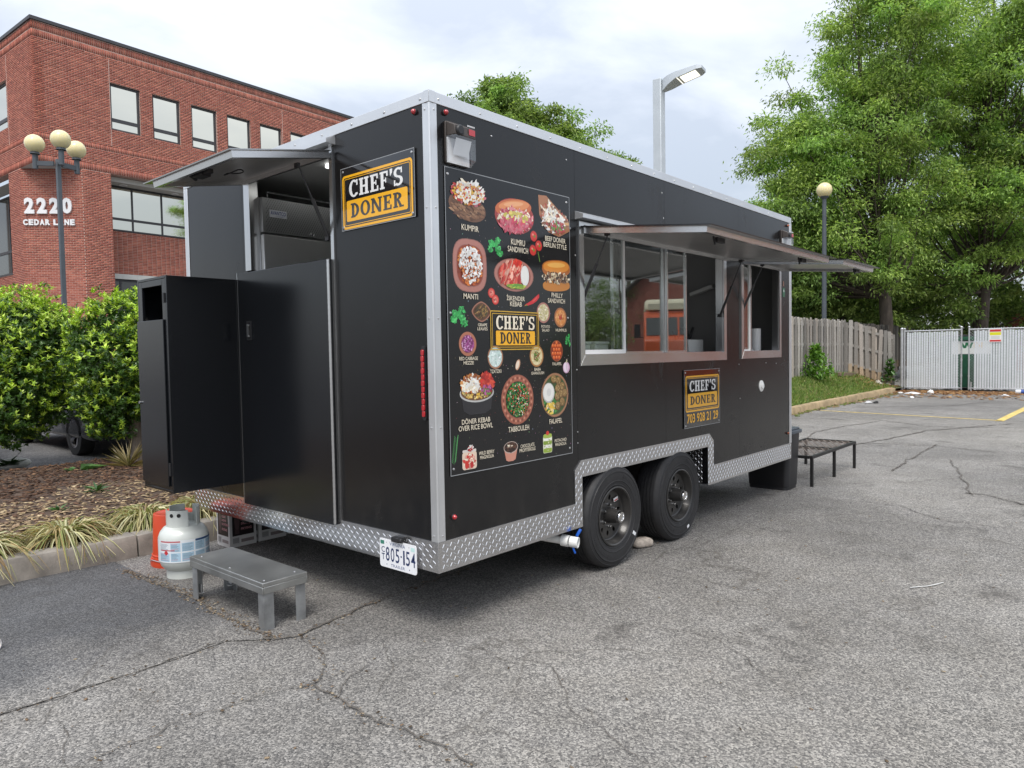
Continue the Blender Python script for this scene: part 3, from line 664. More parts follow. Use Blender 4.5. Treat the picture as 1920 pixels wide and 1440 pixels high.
def block_text(mb, txt, fn, x0, x1, y0, y1, d0, d1, gap=0.14, bold=0.02, wd=None):
    ws = [(wd or {}).get(ch, 1.0) for ch in txt]; tot = sum(ws) + gap * (len(txt) - 1); x = x0; u = (x1 - x0) / tot
    for ch, wv in zip(txt, ws):
        if ch != ' ':
            vs, fs = text_polys(ch, bold); n = len(vs); P = [(x + a * wv * u, y0 + b * (y1 - y0)) for a, b in vs]; ed = {}
            for f in fs:
                for i in range(len(f)):
                    k = (f[i], f[(i + 1) % len(f)]); ed[k] = ed.get(k, 0) + 1
            rim = [k for k in ed if (k[1], k[0]) not in ed]
            mb.add([fn(a, b, d1) for a, b in P] + [fn(a, b, d0) for a, b in P], fs + [(a, n + a, n + b, b) for a, b in rim])
        x += (wv + gap) * u
block_text(lt, '2220', cfn, 0.10, 1.84, 7.19, 7.80, 0.012, 0.08, 0.28, 0.05)
block_text(lt, 'CEDAR LANE', cfn, 0.03, 1.92, 6.745, 6.975, 0.012, 0.06, 0.2, 0.05, {' ': 0.35})
lt.build('address_lettering', MATS['white_letter'], BLD, smooth=False)

# ================================================================== FENCES AND GATE
WD = [hx('#9c9892'), hx('#928e88'), hx('#b3aea6'), hx('#86827c'), hx('#9d968e'), hx('#aaa196')]
def fence(name, label, pts, cat='fence', dark=1.0, height=1.8, pitch=0.235, bw=0.14, kind_parts=True, zf=None, lean=0.012):
    th = thing(name, label, cat, (*pts[0], 0)); rails = MB(); posts = []
    allb = MB()
    for (x0, y0), (x1, y1) in zip(pts, pts[1:]):
        d = Vector((x1 - x0, y1 - y0, 0)); L = d.length; d.normalize(); n = Vector((d.y, -d.x, 0)); k = 0; s = 0.05
        for zz in (0.35, 1.0, 1.6):
            a = Vector((x0, y0, zf(x0, y0) + zz)); b = Vector((x1, y1, zf(x1, y1) + zz)); rails.bar(a, b, 0.04, 0.088, c=tuple(dark * q for q in WD[1]))
        while s < L - bw:
            for side in (1, -1):
                q = s + (0 if side > 0 else pitch / 2) + RN.uniform(-.012, .012); p = Vector((x0, y0, 0)) + d * (q + bw / 2); z0 = zf(p.x, p.y)
                h = height + RN.uniform(-.035, .03); tl = RN.gauss(0, lean); c = RN.choice(WD); f = dark * RN.uniform(0.6, 1.12); c = tuple(x * f for x in c)
                ctr = p + n * side * 0.034; m = MB() if kind_parts else allb; wv = bw * RN.uniform(.94, 1.03) / 2; t = 0.009
                lo = tuple(x * k_ for x, k_ in zip(c, (1.15, 0.96, 0.74)))        # clay stain splashed on the foot of the boards
                zs = [(z0 + 0.03 + RN.uniform(0, .04), lo), (z0 + 0.35, c), (z0 + h - 0.04, c), (z0 + h, c)]
                vs = []; 
                for i, (zz, _) in enumerate(zs):
                    wv2 = wv if i < 3 else wv * 0.72; o = d * tl * (zz - z0)
                    for u_, v_ in ((-wv2, -t), (wv2, -t), (wv2, t), (-wv2, t)): vs.append(ctr + d * u_ + n * v_ + o + Vector((0, 0, zz)) - Vector((0, 0, 0)))
                for i in range(3):
                    cc = zs[0][1] if i == 0 and pts[0][0] > 20 else c
                    b = i * 4; m.add([vs[b + j] for j in range(8)], [(0, 1, 5, 4), (1, 2, 6, 5), (2, 3, 7, 6), (3, 0, 4, 7)], cc)
                m.add(vs[12:16], [(0, 1, 2, 3)], c)
                if kind_parts: m.build('board', MATS['board_wood'], th, smooth=False)
            s += pitch
        for q in [i * 2.4 for i in range(int(L / 2.4) + 1)] + [L - 0.02]:
            p = Vector((x0, y0, 0)) + d * q; m = MB(); zz = zf(p.x, p.y); m.box(p.x - .045, p.x + .045, p.y - .045, p.y + .045, zz - 0.1, zz + height - 0.08, tuple(dark * x for x in WD[3])); m.build('post', MATS['board_wood'], th, smooth=False)
    if not kind_parts: allb.build('board_run', MATS['board_wood'], th, smooth=False, kind='stuff')
    rails.build('rail', MATS['board_wood'], th, smooth=False); return th
zfA = lambda x, y: bank_h(min(x, 24.5), min(y, 4.95))
fence('wooden_fence', 'long weathered grey board fence along the top of the grass bank', [(8.1, 4.86), (23.15, 4.86)], zf=zfA, pitch=0.25, height=1.79, bw=0.13)
fence('wooden_fence', 'short bleached fence with gaps and clay stained feet beside the white gate', [(23.2, 4.85), (24.7, 3.75)], zf=zfA, pitch=0.225, height=1.80, lean=0.02)
fence('wooden_fence', 'dark brown board fence running off behind the white gate', [(24.6, 5.3), (40, 5.2)], zf=lambda x, y: 0.55, dark=0.28, kind_parts=False)

# chain-link gate leaves with white slats
def gate_leaf(label, y0, y1, xg, z0=0.06, z1=1.96, skip=None):
    th = thing('slatted_gate', label, 'gate', (xg, y0, 0), 'white slatted gate leaves'); f = MB(); r = 0.024
    for y in (y0, y1): f.tube([(xg, y, z0), (xg, y, z1 + 0.06)], r, 10); f.sphere((xg, y, z1 + 0.075), 0.036, 10, 6)
    for zz in (z0 + 0.05, z1): f.tube([(xg, y0, zz), (xg, y1, zz)], r * 0.8, 8)
    for zz in (0.5, 1.0, 1.55):
        for y in (y0, y1): f.tube([(xg, y, zz - 0.02), (xg, y, zz + 0.02)], r * 1.35, 10)
    f.build('frame', MATS['galvanised'], th, angle=50); m = MB(); y = max(y0, y1) - 0.07 ; lo = min(y0, y1) + 0.04
    while y > lo + 0.05:
        if not (skip and skip[0] < y < skip[1]):
            m.box(xg - 0.006, xg + 0.006, y - 0.056, y + RN.uniform(-.004, .001), z0 + RN.uniform(0, .02), z1 - 0.04 + RN.uniform(-.02, .015))
        y -= 0.070
    m.build('slats', MATS['slat_white'], th, kind='stuff', smooth=False); m = MB(); ya, yb = sorted((y0, y1)); q = ya - (z1 - z0)
    while q < yb:
        for sgn in (1, -1):
            a0 = max(ya, q); a1 = min(yb, q + (z1 - z0))
            if a1 - a0 > 0.05:
                za, zb = z0 + (a0 - q), z0 + (a1 - q)
                if sgn < 0: za, zb = z1 - (a0 - q), z1 - (a1 - q)
                m.tube([(xg - 0.012, a0, za), (xg - 0.012, a1, zb)], 0.0032, 4, False)
        q += 0.085
    for y in [ya + 0.043 + 0.085 * i for i in range(int((yb - ya) / 0.085))]: m.tube([(xg, y, z1), (xg, y + 0.006, z1 + 0.05)], 0.005, 4)
    m.build('wire_mesh', MATS['galvanised'], th, kind='stuff'); return th
gA = gate_leaf('left leaf of the white slatted gate, beside the wooden fence', 3.28, 1.66, 24.1, skip=(1.0, 1.78))
gB = gate_leaf('right leaf of the white slatted gate, with a warning notice on it', 1.46, -2.4, 24.12, skip=(1.34, 1.5))
m = MB(); m.tube([(24.1, 3.36, 0), (24.1, 3.36, 2.02)], 0.045, 12); m.tube([(24.12, 1.40, 0), (24.12, 1.40, 0.3)], 0.02, 8); m.sphere((24.1, 3.36, 2.03), 0.055, 12, 6)
tag(m.build('gate_post', MATS['galvanised']), 'thick galvanised gate post between the wooden fence and the white gate', 'post')
nb = MB(); fn = lambda x, y, d: (24.1 - d, 0.93 - x, y)
for a, b, c, d, cc in ((0, .33, 1.54, 1.95, (.78, .78, .76)), ):
    nb.prism(rrect(a, b, c, d, .01, 2), fn, 0.0, 0.012, cc)
for c, d, cc in ((1.865, 1.935, hx('#c22a2a')), (1.76, 1.85, hx('#d6d416')), (1.56, 1.615, hx('#c22a2a'))): nb.prism([(0.02, c), (.31, c), (.31, d), (.02, d)], fn, 0.0125, 0.0135, cc)
for i in range(3): nb.prism([(0.05, 1.65 + i * .034), (.28, 1.65 + i * .034), (.28, 1.66 + i * .034), (.05, 1.66 + i * .034)], fn, .0125, .0135, (.35, .33, .33))
nb.build('notice', MATS['print'], gB, smooth=False)
# dumpster standing behind the gate
dt = thing('dumpster', 'green waste dumpster with a white logo panel seen through the gate gap', 'dumpster', (25.6, 1.4, 0)); m = MB()
m.box(24.75, 26.5, 0.5, 2.35, 0.1, 1.62); m.box(24.70, 26.55, 0.45, 2.4, 1.62, 1.74); m.build('body', MATS['dumpster_green'], dt, bevel=0.01)
m = MB(); m.box(24.8, 26.5, 0.5, 2.35, 1.745, 1.80); m.build('lid', pm('lid_black', (0.02, 0.02, 0.022), 0.6), dt, bevel=0.01)
m = MB(); fn = lambda x, y, d: (24.75 - d, 2.1 - x, y); m.prism([(0.05, 1.18), (1.15, 1.18), (1.15, 1.6), (0.05, 1.6)], fn, 0, 0.006, (.75, .76, .74)); gr = hx('#1c6b45'); yl = hx('#d9b23a')
for p in ([(0.3, 1.55), (.37, 1.55), (.44, 1.4), (.39, 1.37)], [(.40, 1.37), (.46, 1.37), (.52, 1.55), (.45, 1.55)], [(.46, 1.55), (.53, 1.55), (.58, 1.4), (.53, 1.37)], [(.54, 1.37), (.60, 1.37), (.66, 1.55), (.6, 1.55)]): m.prism(p, fn, .0065 + RN.random() * .0006, .008 + RN.random() * .001, gr)
for p in ([(.68, 1.37), (.74, 1.37), (.74, 1.55), (.68, 1.55)], [(.74, 1.55), (.80, 1.42), (.84, 1.42), (.8, 1.55)], [(.86, 1.37), (.92, 1.37), (.92, 1.55), (.86, 1.55)]): m.prism(p, fn, .0065 + RN.random() * .0006, .008 + RN.random() * .001, yl)
m.build('logo_panel', MATS['print'], dt, smooth=False)

# ================================================================== TREES
tree('leafy_tree', 'huge bright green tree rising behind the wooden fence, with the bare lower trunk', (30.5, 5.35, 0.4),
     [(30.2, 6.3, 9.6, 3.7, 4.6), (28.2, 7.9, 8.4, 2.6, 3.0), (31.0, 5.3, 13.6, 3.3, 3.0), (29.6, 6.6, 5.4, 3.6, 2.0), (27.9, 8.6, 10.8, 1.7, 1.5), (27.6, 8.9, 6.6, 2.2, 1.6), (30.5, 5.6, 15.5, 2.0, 1.5)], 125000, 0.30, G_TREE, 3, low=2.7, show=0.3, leaf=(0.175, 0.060), per=260, clump_r=(0.5, 1.15))
tree('leafy_tree', 'tall dark-trunked tree right of the huge one, behind the white gate', (36.6, 2.9, 0.2),
     [(36.4, 3.2, 12.4, 4.6, 5.2), (35.2, 1.6, 8.2, 4.0, 3.0), (38.0, 1.0, 14.5, 4.2, 4.0), (34.5, 3.8, 6.0, 3.6, 2.4), (39.0, 2.1, 8.0, 3.5, 3.0), (36, 5.5, 13.0, 3.0, 3.0)], 140000, 0.30, G_TREE, 8, low=2.6, show=0.3, leaf=(0.19, 0.066), per=260, clump_r=(0.5, 1.2))
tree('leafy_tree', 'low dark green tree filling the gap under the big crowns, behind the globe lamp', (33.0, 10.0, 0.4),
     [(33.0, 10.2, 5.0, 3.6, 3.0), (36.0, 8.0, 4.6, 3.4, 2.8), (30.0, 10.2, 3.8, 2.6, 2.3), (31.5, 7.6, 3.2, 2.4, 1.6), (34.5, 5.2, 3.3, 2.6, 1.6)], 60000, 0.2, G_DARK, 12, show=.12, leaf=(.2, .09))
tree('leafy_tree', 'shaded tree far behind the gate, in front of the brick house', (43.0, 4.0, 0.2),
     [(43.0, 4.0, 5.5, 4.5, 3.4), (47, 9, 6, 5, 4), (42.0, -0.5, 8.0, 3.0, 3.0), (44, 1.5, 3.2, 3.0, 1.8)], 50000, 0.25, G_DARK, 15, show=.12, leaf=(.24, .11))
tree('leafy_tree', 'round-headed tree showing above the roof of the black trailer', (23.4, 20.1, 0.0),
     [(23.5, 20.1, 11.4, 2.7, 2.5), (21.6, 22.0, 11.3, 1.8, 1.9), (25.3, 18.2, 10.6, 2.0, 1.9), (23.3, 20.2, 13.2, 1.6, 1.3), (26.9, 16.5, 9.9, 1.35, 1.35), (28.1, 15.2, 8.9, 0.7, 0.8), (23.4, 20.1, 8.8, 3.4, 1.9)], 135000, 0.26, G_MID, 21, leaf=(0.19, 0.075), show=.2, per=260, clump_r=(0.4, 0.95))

# ================================================================== SHRUBS
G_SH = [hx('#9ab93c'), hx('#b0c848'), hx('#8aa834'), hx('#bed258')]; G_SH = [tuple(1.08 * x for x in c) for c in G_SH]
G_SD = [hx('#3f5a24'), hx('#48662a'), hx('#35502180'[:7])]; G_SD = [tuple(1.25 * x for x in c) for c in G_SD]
def shrub(name, label, base, blobs, n_tip, seed, stems, group='clipped evergreen shrubs along the bed', hem=None):
    rng = np.random.default_rng(seed); th = thing(name, label, 'shrub', base, group); P_, D_, U_, C_, L_, W_ = [], [], [], [], [], []
    vol = np.array([b[3] * b[4] for b in blobs]); vol = vol / vol.sum()
    for b, f in zip(blobs, vol):
        k = int(n_tip * f); d = unit(rng.normal(size=(k, 3))); lump = 1 + 0.10 * np.sin(d[:, 0] * 7 + seed) * np.sin(d[:, 1] * 8 + d[:, 2] * 5) + 0.07 * np.sin(d[:, 2] * 13 + d[:, 0] * 11)
        inner = rng.random(k) < 0.42; rr = np.where(inner, rng.uniform(0.62, 0.93, k), rng.uniform(0.93, 1.06, k)) * lump
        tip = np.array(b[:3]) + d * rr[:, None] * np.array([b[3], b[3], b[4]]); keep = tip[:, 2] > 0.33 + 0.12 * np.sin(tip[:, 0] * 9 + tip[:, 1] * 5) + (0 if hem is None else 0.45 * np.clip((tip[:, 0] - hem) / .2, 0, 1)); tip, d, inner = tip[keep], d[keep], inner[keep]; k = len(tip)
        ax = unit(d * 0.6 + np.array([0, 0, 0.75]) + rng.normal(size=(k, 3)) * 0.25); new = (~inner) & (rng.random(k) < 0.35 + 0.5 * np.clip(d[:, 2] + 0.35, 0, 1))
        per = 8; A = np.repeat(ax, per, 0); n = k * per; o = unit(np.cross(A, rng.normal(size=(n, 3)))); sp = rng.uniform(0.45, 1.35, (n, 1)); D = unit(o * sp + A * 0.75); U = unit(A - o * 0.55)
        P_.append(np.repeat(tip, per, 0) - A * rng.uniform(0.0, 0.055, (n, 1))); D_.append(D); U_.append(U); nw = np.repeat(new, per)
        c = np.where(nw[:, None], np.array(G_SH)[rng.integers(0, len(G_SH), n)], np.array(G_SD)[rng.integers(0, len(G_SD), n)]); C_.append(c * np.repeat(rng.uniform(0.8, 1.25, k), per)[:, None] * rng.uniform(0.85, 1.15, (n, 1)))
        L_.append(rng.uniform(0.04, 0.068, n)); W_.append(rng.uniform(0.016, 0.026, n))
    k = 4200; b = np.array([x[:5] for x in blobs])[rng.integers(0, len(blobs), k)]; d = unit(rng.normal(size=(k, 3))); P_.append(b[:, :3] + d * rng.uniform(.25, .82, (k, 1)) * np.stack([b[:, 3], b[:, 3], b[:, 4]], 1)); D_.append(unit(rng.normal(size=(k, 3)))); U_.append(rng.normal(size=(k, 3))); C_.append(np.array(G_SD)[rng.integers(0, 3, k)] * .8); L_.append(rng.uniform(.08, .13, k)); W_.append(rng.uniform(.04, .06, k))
    cc = lambda a: np.concatenate(a)
    link_mesh('foliage', leaf_mesh('foliage', cc(P_), cc(D_), cc(U_), cc(L_), cc(W_), cc(C_)), th, MATS['foliage_waxy'], smooth=False)
    mb = MB(); bs = Vector(base)
    for i in range(stems):
        b = blobs[i % len(blobs)]; a = rng.uniform(0, 6.28); s = bs + Vector((math.cos(a) * 0.12, math.sin(a) * 0.12, -0.05)) if stems > 1 else bs
        for q in range(5):
            t = Vector(b[:3]) + Vector((rng.uniform(-.75, .75) * b[3], rng.uniform(-.75, .75) * b[3], rng.uniform(-.2, .75) * b[4])); m = s.lerp(t, 0.4) + Vector((0, 0, 0.12)); mb.tube([s, m, t], [0.03, 0.016, 0.005], 6, False)
    mb.build('stems', MATS['bark_grey'], th, angle=80); return th
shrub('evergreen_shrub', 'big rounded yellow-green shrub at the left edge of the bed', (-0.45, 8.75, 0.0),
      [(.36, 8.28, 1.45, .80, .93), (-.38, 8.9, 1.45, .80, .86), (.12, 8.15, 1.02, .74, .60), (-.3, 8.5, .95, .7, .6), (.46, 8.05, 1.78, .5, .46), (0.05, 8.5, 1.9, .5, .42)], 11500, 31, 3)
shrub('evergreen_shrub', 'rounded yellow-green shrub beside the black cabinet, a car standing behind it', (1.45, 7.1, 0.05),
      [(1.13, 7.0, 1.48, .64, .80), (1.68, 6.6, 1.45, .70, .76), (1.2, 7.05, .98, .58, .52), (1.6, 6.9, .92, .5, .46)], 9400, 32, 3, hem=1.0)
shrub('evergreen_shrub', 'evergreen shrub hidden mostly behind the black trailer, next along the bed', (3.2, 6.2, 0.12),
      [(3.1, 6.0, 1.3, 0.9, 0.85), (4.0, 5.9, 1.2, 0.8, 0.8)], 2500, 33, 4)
mb = MB(); tb = [Vector((1.24, 6.84, 0.05)), Vector((1.26, 6.85, 0.35)), Vector((1.24, 6.84, 0.7)), Vector((1.3, 6.86, 1.1)), Vector((1.4, 6.9, 1.5))]
mb.tube(tb, [0.125, 0.105, 0.10, 0.095, 0.06], 14); tag(mb.build('tree_trunk', MATS['bark_grey'], angle=80), 'stout grey-brown trunk standing in the mulch beside the black cabinet', 'trunk')

# ---- striped lily-turf clumps spilling over the kerb
def clump(label, x, y, zz, n, R_, seed, cat='grass clump', cols=None, H=0.20, w=0.014):
    rng = random.Random(seed); th = thing('striped_grass_clump', label, cat, (x, y, zz), 'striped grass clumps along the kerb'); mb = MB(); cols = cols or [hx('#d6d3a0'), hx('#e4dfb8'), hx('#b3b47a'), hx('#98a062'), hx('#c9bd8c'), hx('#dcd0a4'), hx('#c2a878')]
    for i in range(n):
        a = rng.uniform(0, 2 * PI); r0 = rng.uniform(0, 0.10); reach = R_ * rng.uniform(0.3, 1.05); h = H * rng.uniform(0.45, 1.2); c = rng.choice(cols) if rng.random() > .12 else hx('#9a7c58'); f = rng.uniform(0.6, 1.0); c = tuple(q * f for q in c); d = Vector((math.cos(a), math.sin(a), 0)); s = Vector((-d.y, d.x, 0)); p0 = d * r0; sw = rng.gauss(0, 0.3); kk = rng.uniform(.5, .95); kd = rng.uniform(0, .12) * (rng.random() < .4); vs = []; fs = []; K = 6; tw = rng.uniform(-.4, .4)
        for k in range(K + 1):
            t = k / K; p = p0 + d * reach * t ** 1.15 + s * sw * reach * t * t + Vector((0, 0, h * (1 - (1.62 * t - 0.78) ** 2) - h * 0.39 - 0.08 * t ** 3 - kd * max(0, t - kk))); ww = w * (1 - 0.85 * t ** 2.5) * 0.5; q = s * ww + Vector((0, 0, ww * tw)); vs += [p + q, p + Vector((0, 0, -ww * 0.5)), p - q]
            if k: b = 3 * k; fs += [(b - 3, b, b + 1, b - 2), (b - 2, b + 1, b + 2, b - 1)]
        dk = tuple(q * 0.55 + g * 0.25 for q, g in zip(c, hx('#6b7f3a')))
        for j, fc in enumerate(fs): pass
        b0 = len(mb.v); mb.add(vs, fs[0::2], c); mb.f.extend([tuple(i_ + b0 for i_ in fc) for fc in fs[1::2]]); mb.c.extend([dk] * len(fs[1::2])); mb.mi.extend([0] * len(fs[1::2]))
    mb.build('leaves', MATS['blade'], th, local=True, smooth=False); return th
for args in (('striped lily-turf clump cut off by the left edge of the photo', -1.25, 3.2, 0.15, 330, 0.37, 1), ('wide striped lily-turf clump left of the orange bucket, flopping over the kerb', -0.70, 3.22, 0.15, 340, 0.39, 2),
             ('striped lily-turf clump behind the orange bucket and gas bottle', -0.12, 3.30, 0.15, 310, 0.37, 3), ('striped lily-turf clump under the corner of the black cabinet', 0.32, 3.28, 0.15, 280, 0.36, 4), ('striped lily-turf clump mostly hidden behind the trailer skirt', 0.95, 3.25, 0.15, 120, 0.36, 5)): clump(*args)
# ---- weeds in the bed
def weed(label, x, y, zz, n, L, W, seed, up=0.6, cols=None, stem=0.0, cat='weed', g=None, spread=0.0):
    rng = np.random.default_rng(seed); th = thing('weed', label, cat, (x, y, zz), g); a = rng.uniform(0, 6.28, n); e = rng.uniform(0.1, 1.0, n) * up; D = np.stack([np.cos(a) * np.cos(e), np.sin(a) * np.cos(e), np.sin(e)], 1); P = np.zeros((n, 3)); P[:, 2] = rng.random(n) * stem; P[:, :2] = rng.normal(size=(n, 2)) * spread * (1.15 - P[:, 2:3] / max(stem, .01)); U = np.tile([0, 0, 1.0], (n, 1)) + rng.normal(size=(n, 3)) * 0.2; cols = cols or [hx('#4d7040'), hx('#5f8448'), hx('#43653b')]
    C = np.array(cols)[rng.integers(0, len(cols), n)] * 0.8; o = link_mesh('leaves', leaf_mesh('leaves', P, D, U, rng.uniform(0.7, 1.2, n) * L, rng.uniform(0.7, 1.2, n) * W, C), th, MATS['foliage_waxy'], local=True, smooth=False)
    if stem > 0.05: m = MB(); m.tube([(0, 0, -0.02), (0.01, 0, stem)], [0.006, 0.003], 6); m.build('stem', MATS['bark_grey'], th, local=True)
    return th
weed('broad-leaved weed lying flat on the dark mulch', 0.51, 6.68, 0.17, 7, 0.26, 0.10, 41, 0.35)
weed('small blue-green weed in the middle of the mulch', 0.08, 4.9, 0.17, 16, 0.13, 0.035, 42, 0.8, stem=0.06)
weed('small weed in the mulch behind the striped clumps', -0.42, 4.3, 0.17, 10, 0.09, 0.03, 43, 0.8)
weed('thin pale grass tuft by the foot of the stout trunk', 0.98, 6.5, 0.17, 60, 0.36, 0.010, 44, 1.3, [hx('#b9a878'), hx('#9c9a5c'), hx('#c7b88a')])
weed('dark strap-leaved plant beside the white stone at the left edge', 0.25, 8.5, 0.1, 22, 0.20, 0.05, 45, 0.9, [hx('#2f4726'), hx('#3a552d')])
weed('leafy green bush growing against the weathered fence', 19.2, 4.5, 0.5, 700, 0.16, 0.07, 46, 1.4, [hx('#6f9c3c'), hx('#5a8633'), hx('#86b04a')], 1.0, 'bush', spread=.26)
weed('dark green vine at the gate post, by the end of the wooden fence', 24.2, 3.75, 0.25, 130, 0.16, 0.10, 47, 1.2, [hx('#4c7436'), hx('#5f8a42'), hx('#3a5c2c')], 0.75, 'vine', spread=.12)
mb = MB(); mb.sphere((0.33, 8.62, 0.1), 0.16, 12, 8, (1.3, 0.8, 0.5)); tag(mb.build('white_stone', pm('white_stone', (0.62, 0.62, 0.58), 0.8, var=0.15), angle=80), 'white painted stone at the back of the mulch, left edge', 'stone')

# ---- grass on the bank
n = 20000; gx = NR.uniform(8, 24.2, n); gy = 3.42 + NR.random(n) * 1.5; keep = NR.random(n) > 0.55 * np.clip((gx - 21.0) / 3, 0, 1) * 1.7; gx, gy = gx[keep], gy[keep]; n = len(gx)
gz = np.array([bank_h(a, b) for a, b in zip(gx, gy)]); P = np.stack([gx, gy, gz], 1); D = unit(NR.normal(size=(n, 3)) * np.array([1, 1, 0.2]) * 0.6 + np.array([0, 0, 0.8])); U = NR.normal(size=(n, 3))
C = np.array([hx('#7f9a4e'), hx('#93ab5e'), hx('#6c8844'), hx('#b3b07a'), hx('#86a050')])[NR.integers(0, 5, n)] * NR.uniform(0.7, 1.05, (n, 1)) * 0.95
link_mesh('bank_grass', leaf_mesh('bank_grass', P, D, U, NR.uniform(0.06, 0.16, n), NR.uniform(0.012, 0.03, n), C), None, MATS['foliage'], kind='stuff', smooth=False)
sp_ = []
for _ in range(2600):
    x = RN.gauss(23.3, 0.55) if RN.random() < .75 else RN.uniform(20, 24.5); y = RN.uniform(-2.2, 3.6); sp_.append((min(x, 24.3), y, 0.006))
for _ in range(900): x = RN.uniform(21, 24.4); y = RN.uniform(3.5, 4.7); sp_.append((x, y, bank_h(x, y) + 0.01))
bits('leaf_litter', sp_, MATS['chips'], [hx('#7a5638'), hx('#5f4330'), hx('#94704c'), hx('#a58259')], (0.02, 0.06), 0.25)
sp_ = [(RN.uniform(9, 22.5), ky(15) - abs(RN.gauss(0, 0.10)) + 0.0, 0.006) for _ in range(500)]
bits('kerb_side_dirt', sp_, MATS['chips'], [hx('#8a7a5c'), hx('#6e7340'), hx('#776049'), hx('#5d7035')], (0.015, 0.05), 0.4)

# ================================================================== LAMPS
def pipe_box(mb, p0, p1, w_): mb.bar(p0, p1, w_, w_)
LXP, LYP = 3.12, 15.48
L3 = thing('triple_globe_lamp', 'grey lamp post with three cream globes in front of the brick office', 'lamp post', (LXP, LYP, 0)); m = MB()
m.box(LXP - .046, LXP + .046, LYP - .046, LYP + .046, 0.0, 5.92); m.box(LXP - .23, LXP + .23, LYP - .23, LYP + .23, 0, 0.06); m.build('pole', MATS['pole_grey'], L3, bevel=0.012)
for i, az in enumerate((141, 261, 21)):
    d = Vector((math.cos(rad(az)), math.sin(rad(az)), 0)); e = Vector((LXP, LYP, 5.82)) + d * 0.46; m = MB(); m.bar(Vector((LXP, LYP, 5.82)) + d * 0.085, e, 0.06, 0.10); m.tube([e + Vector((0, 0, -.12)), e + Vector((0, 0, .2))], 0.055, 12); m.lathe([(0.10, 0), (0.085, 0.05)], 16, Matrix.Translation(e + Vector((0, 0, .2)))); a = m.build('arm', MATS['pole_grey'], L3, angle=40)
    m = MB(); m.sphere(tuple(e + Vector((0, 0, 0.425))), 0.20, 22, 14); m.build('globe', MATS['globe_glass'], a, angle=80)
L1 = thing('globe_lamp', 'single cream globe lamp on a tall grey pole behind the wooden fence', 'lamp post', (24.1, 5.85, 0.3)); m = MB()
m.tube([(24.1, 5.85, 0.2), (24.1, 5.85, 6.72)], [0.085, 0.07], 14); m.lathe([(0.07, 0), (0.13, 0.06), (0.15, 0.10)], 16, Matrix.Translation((24.1, 5.85, 6.68))); m.build('pole', MATS['pole_grey'], L1, angle=50)
m = MB(); m.sphere((24.1, 5.85, 7.0), 0.265, 22, 14); m.build('globe', MATS['globe_glass'], L1, angle=80)
LS = thing('street_light', 'square pale grey pole with a flat lit lamp head, behind the trailer', 'street light', (10.2, 4.5, 0)); m = MB()
m.box(10.2 - .088, 10.2 + .088, 4.5 - .088, 4.5 + .088, 0.0, 6.72); m.build('pole', MATS['pole_light'], LS, bevel=0.012)
hd = Vector((0.17, -0.985, 0)); hn = Vector((0.985, 0.17, 0)); up = Vector((0, 0, 1)); H0 = Vector((10.2, 4.5, 6.66)) + hd * 0.09
hfn = lambda x, y, d: tuple(H0 + hd * x + hn * y + up * d)
m = MB(); sec = [(0.0, 0.06, -0.19, 0.03), (0.13, 0.15, -0.13, 0.055), (0.30, 0.20, -0.055, 0.075), (0.71, 0.20, 0.035, 0.115), (0.79, 0.14, 0.055, 0.11)]
vs = []; fs = []
for x, hw, zl, zh in sec: vs += [hfn(x, -hw, zl), hfn(x, hw, zl), hfn(x, hw * 0.93, zh), hfn(x, -hw * 0.93, zh)]
for i in range(4):
    for k in range(4): fs.append((4 * i + k, 4 * i + (k + 1) % 4, 4 * i + 4 + (k + 1) % 4, 4 * i + 4 + k))
fs += [(3, 2, 1, 0), (16, 17, 18, 19)]; m.add(vs, fs); m.build('head', MATS['pole_light'], LS, angle=25)
m = MB(); t = lambda x: -0.055 + (x - 0.30) * 0.09 / 0.41 - 0.004; m.add([hfn(0.38, -0.16, t(.38)), hfn(.38, .16, t(.38)), hfn(.68, .16, t(.68)), hfn(.68, -.16, t(.68))], [(0, 1, 2, 3)]); m.build('lens', MATS['lit_lens'], LS, smooth=False)
m = MB(); m.add([hfn(0.325, -0.19, t(.325)), hfn(.325, .19, t(.325)), hfn(.34, .19, t(.34)), hfn(.34, -.19, t(.34))], [(0, 1, 2, 3)]); m.build('glow_strip', MATS['lit_lens'], LS, smooth=False)

# ================================================================== HOUSE, CARS AND THE STREET BEHIND THE PHOTOGRAPHER
pm('roof_shingle', (0.10, 0.09, 0.085), 0.9, var=0.3, vs=20, bump=0.5, bs=30)
def brick_mat():
    b = NB('brick_far'); br = b.new('ShaderNodeTexBrick'); br.inputs['Scale'].default_value = 1.0; br.inputs['Brick Width'].default_value = 0.22; br.inputs['Row Height'].default_value = 0.075; br.inputs['Mortar Size'].default_value = 0.008
    br.inputs['Color1'].default_value = (*hx('#8a4034'), 1); br.inputs['Color2'].default_value = (*hx('#70352c'), 1); br.inputs['Mortar'].default_value = (*hx('#b08a78'), 1)
    se = b.new('ShaderNodeSeparateXYZ'); b.link(b.tc.outputs['Object'], se.inputs[0]); cb = b.new('ShaderNodeCombineXYZ'); b.link(b.math('ADD', se.outputs[0], se.outputs[1]), cb.inputs[0]); b.link(se.outputs[2], cb.inputs[1]); b.link(cb.outputs[0], br.inputs[0]); b.base(br.outputs[0]); b.set(Roughness=0.9); MATS['brick_far'] = b.m
brick_mat()
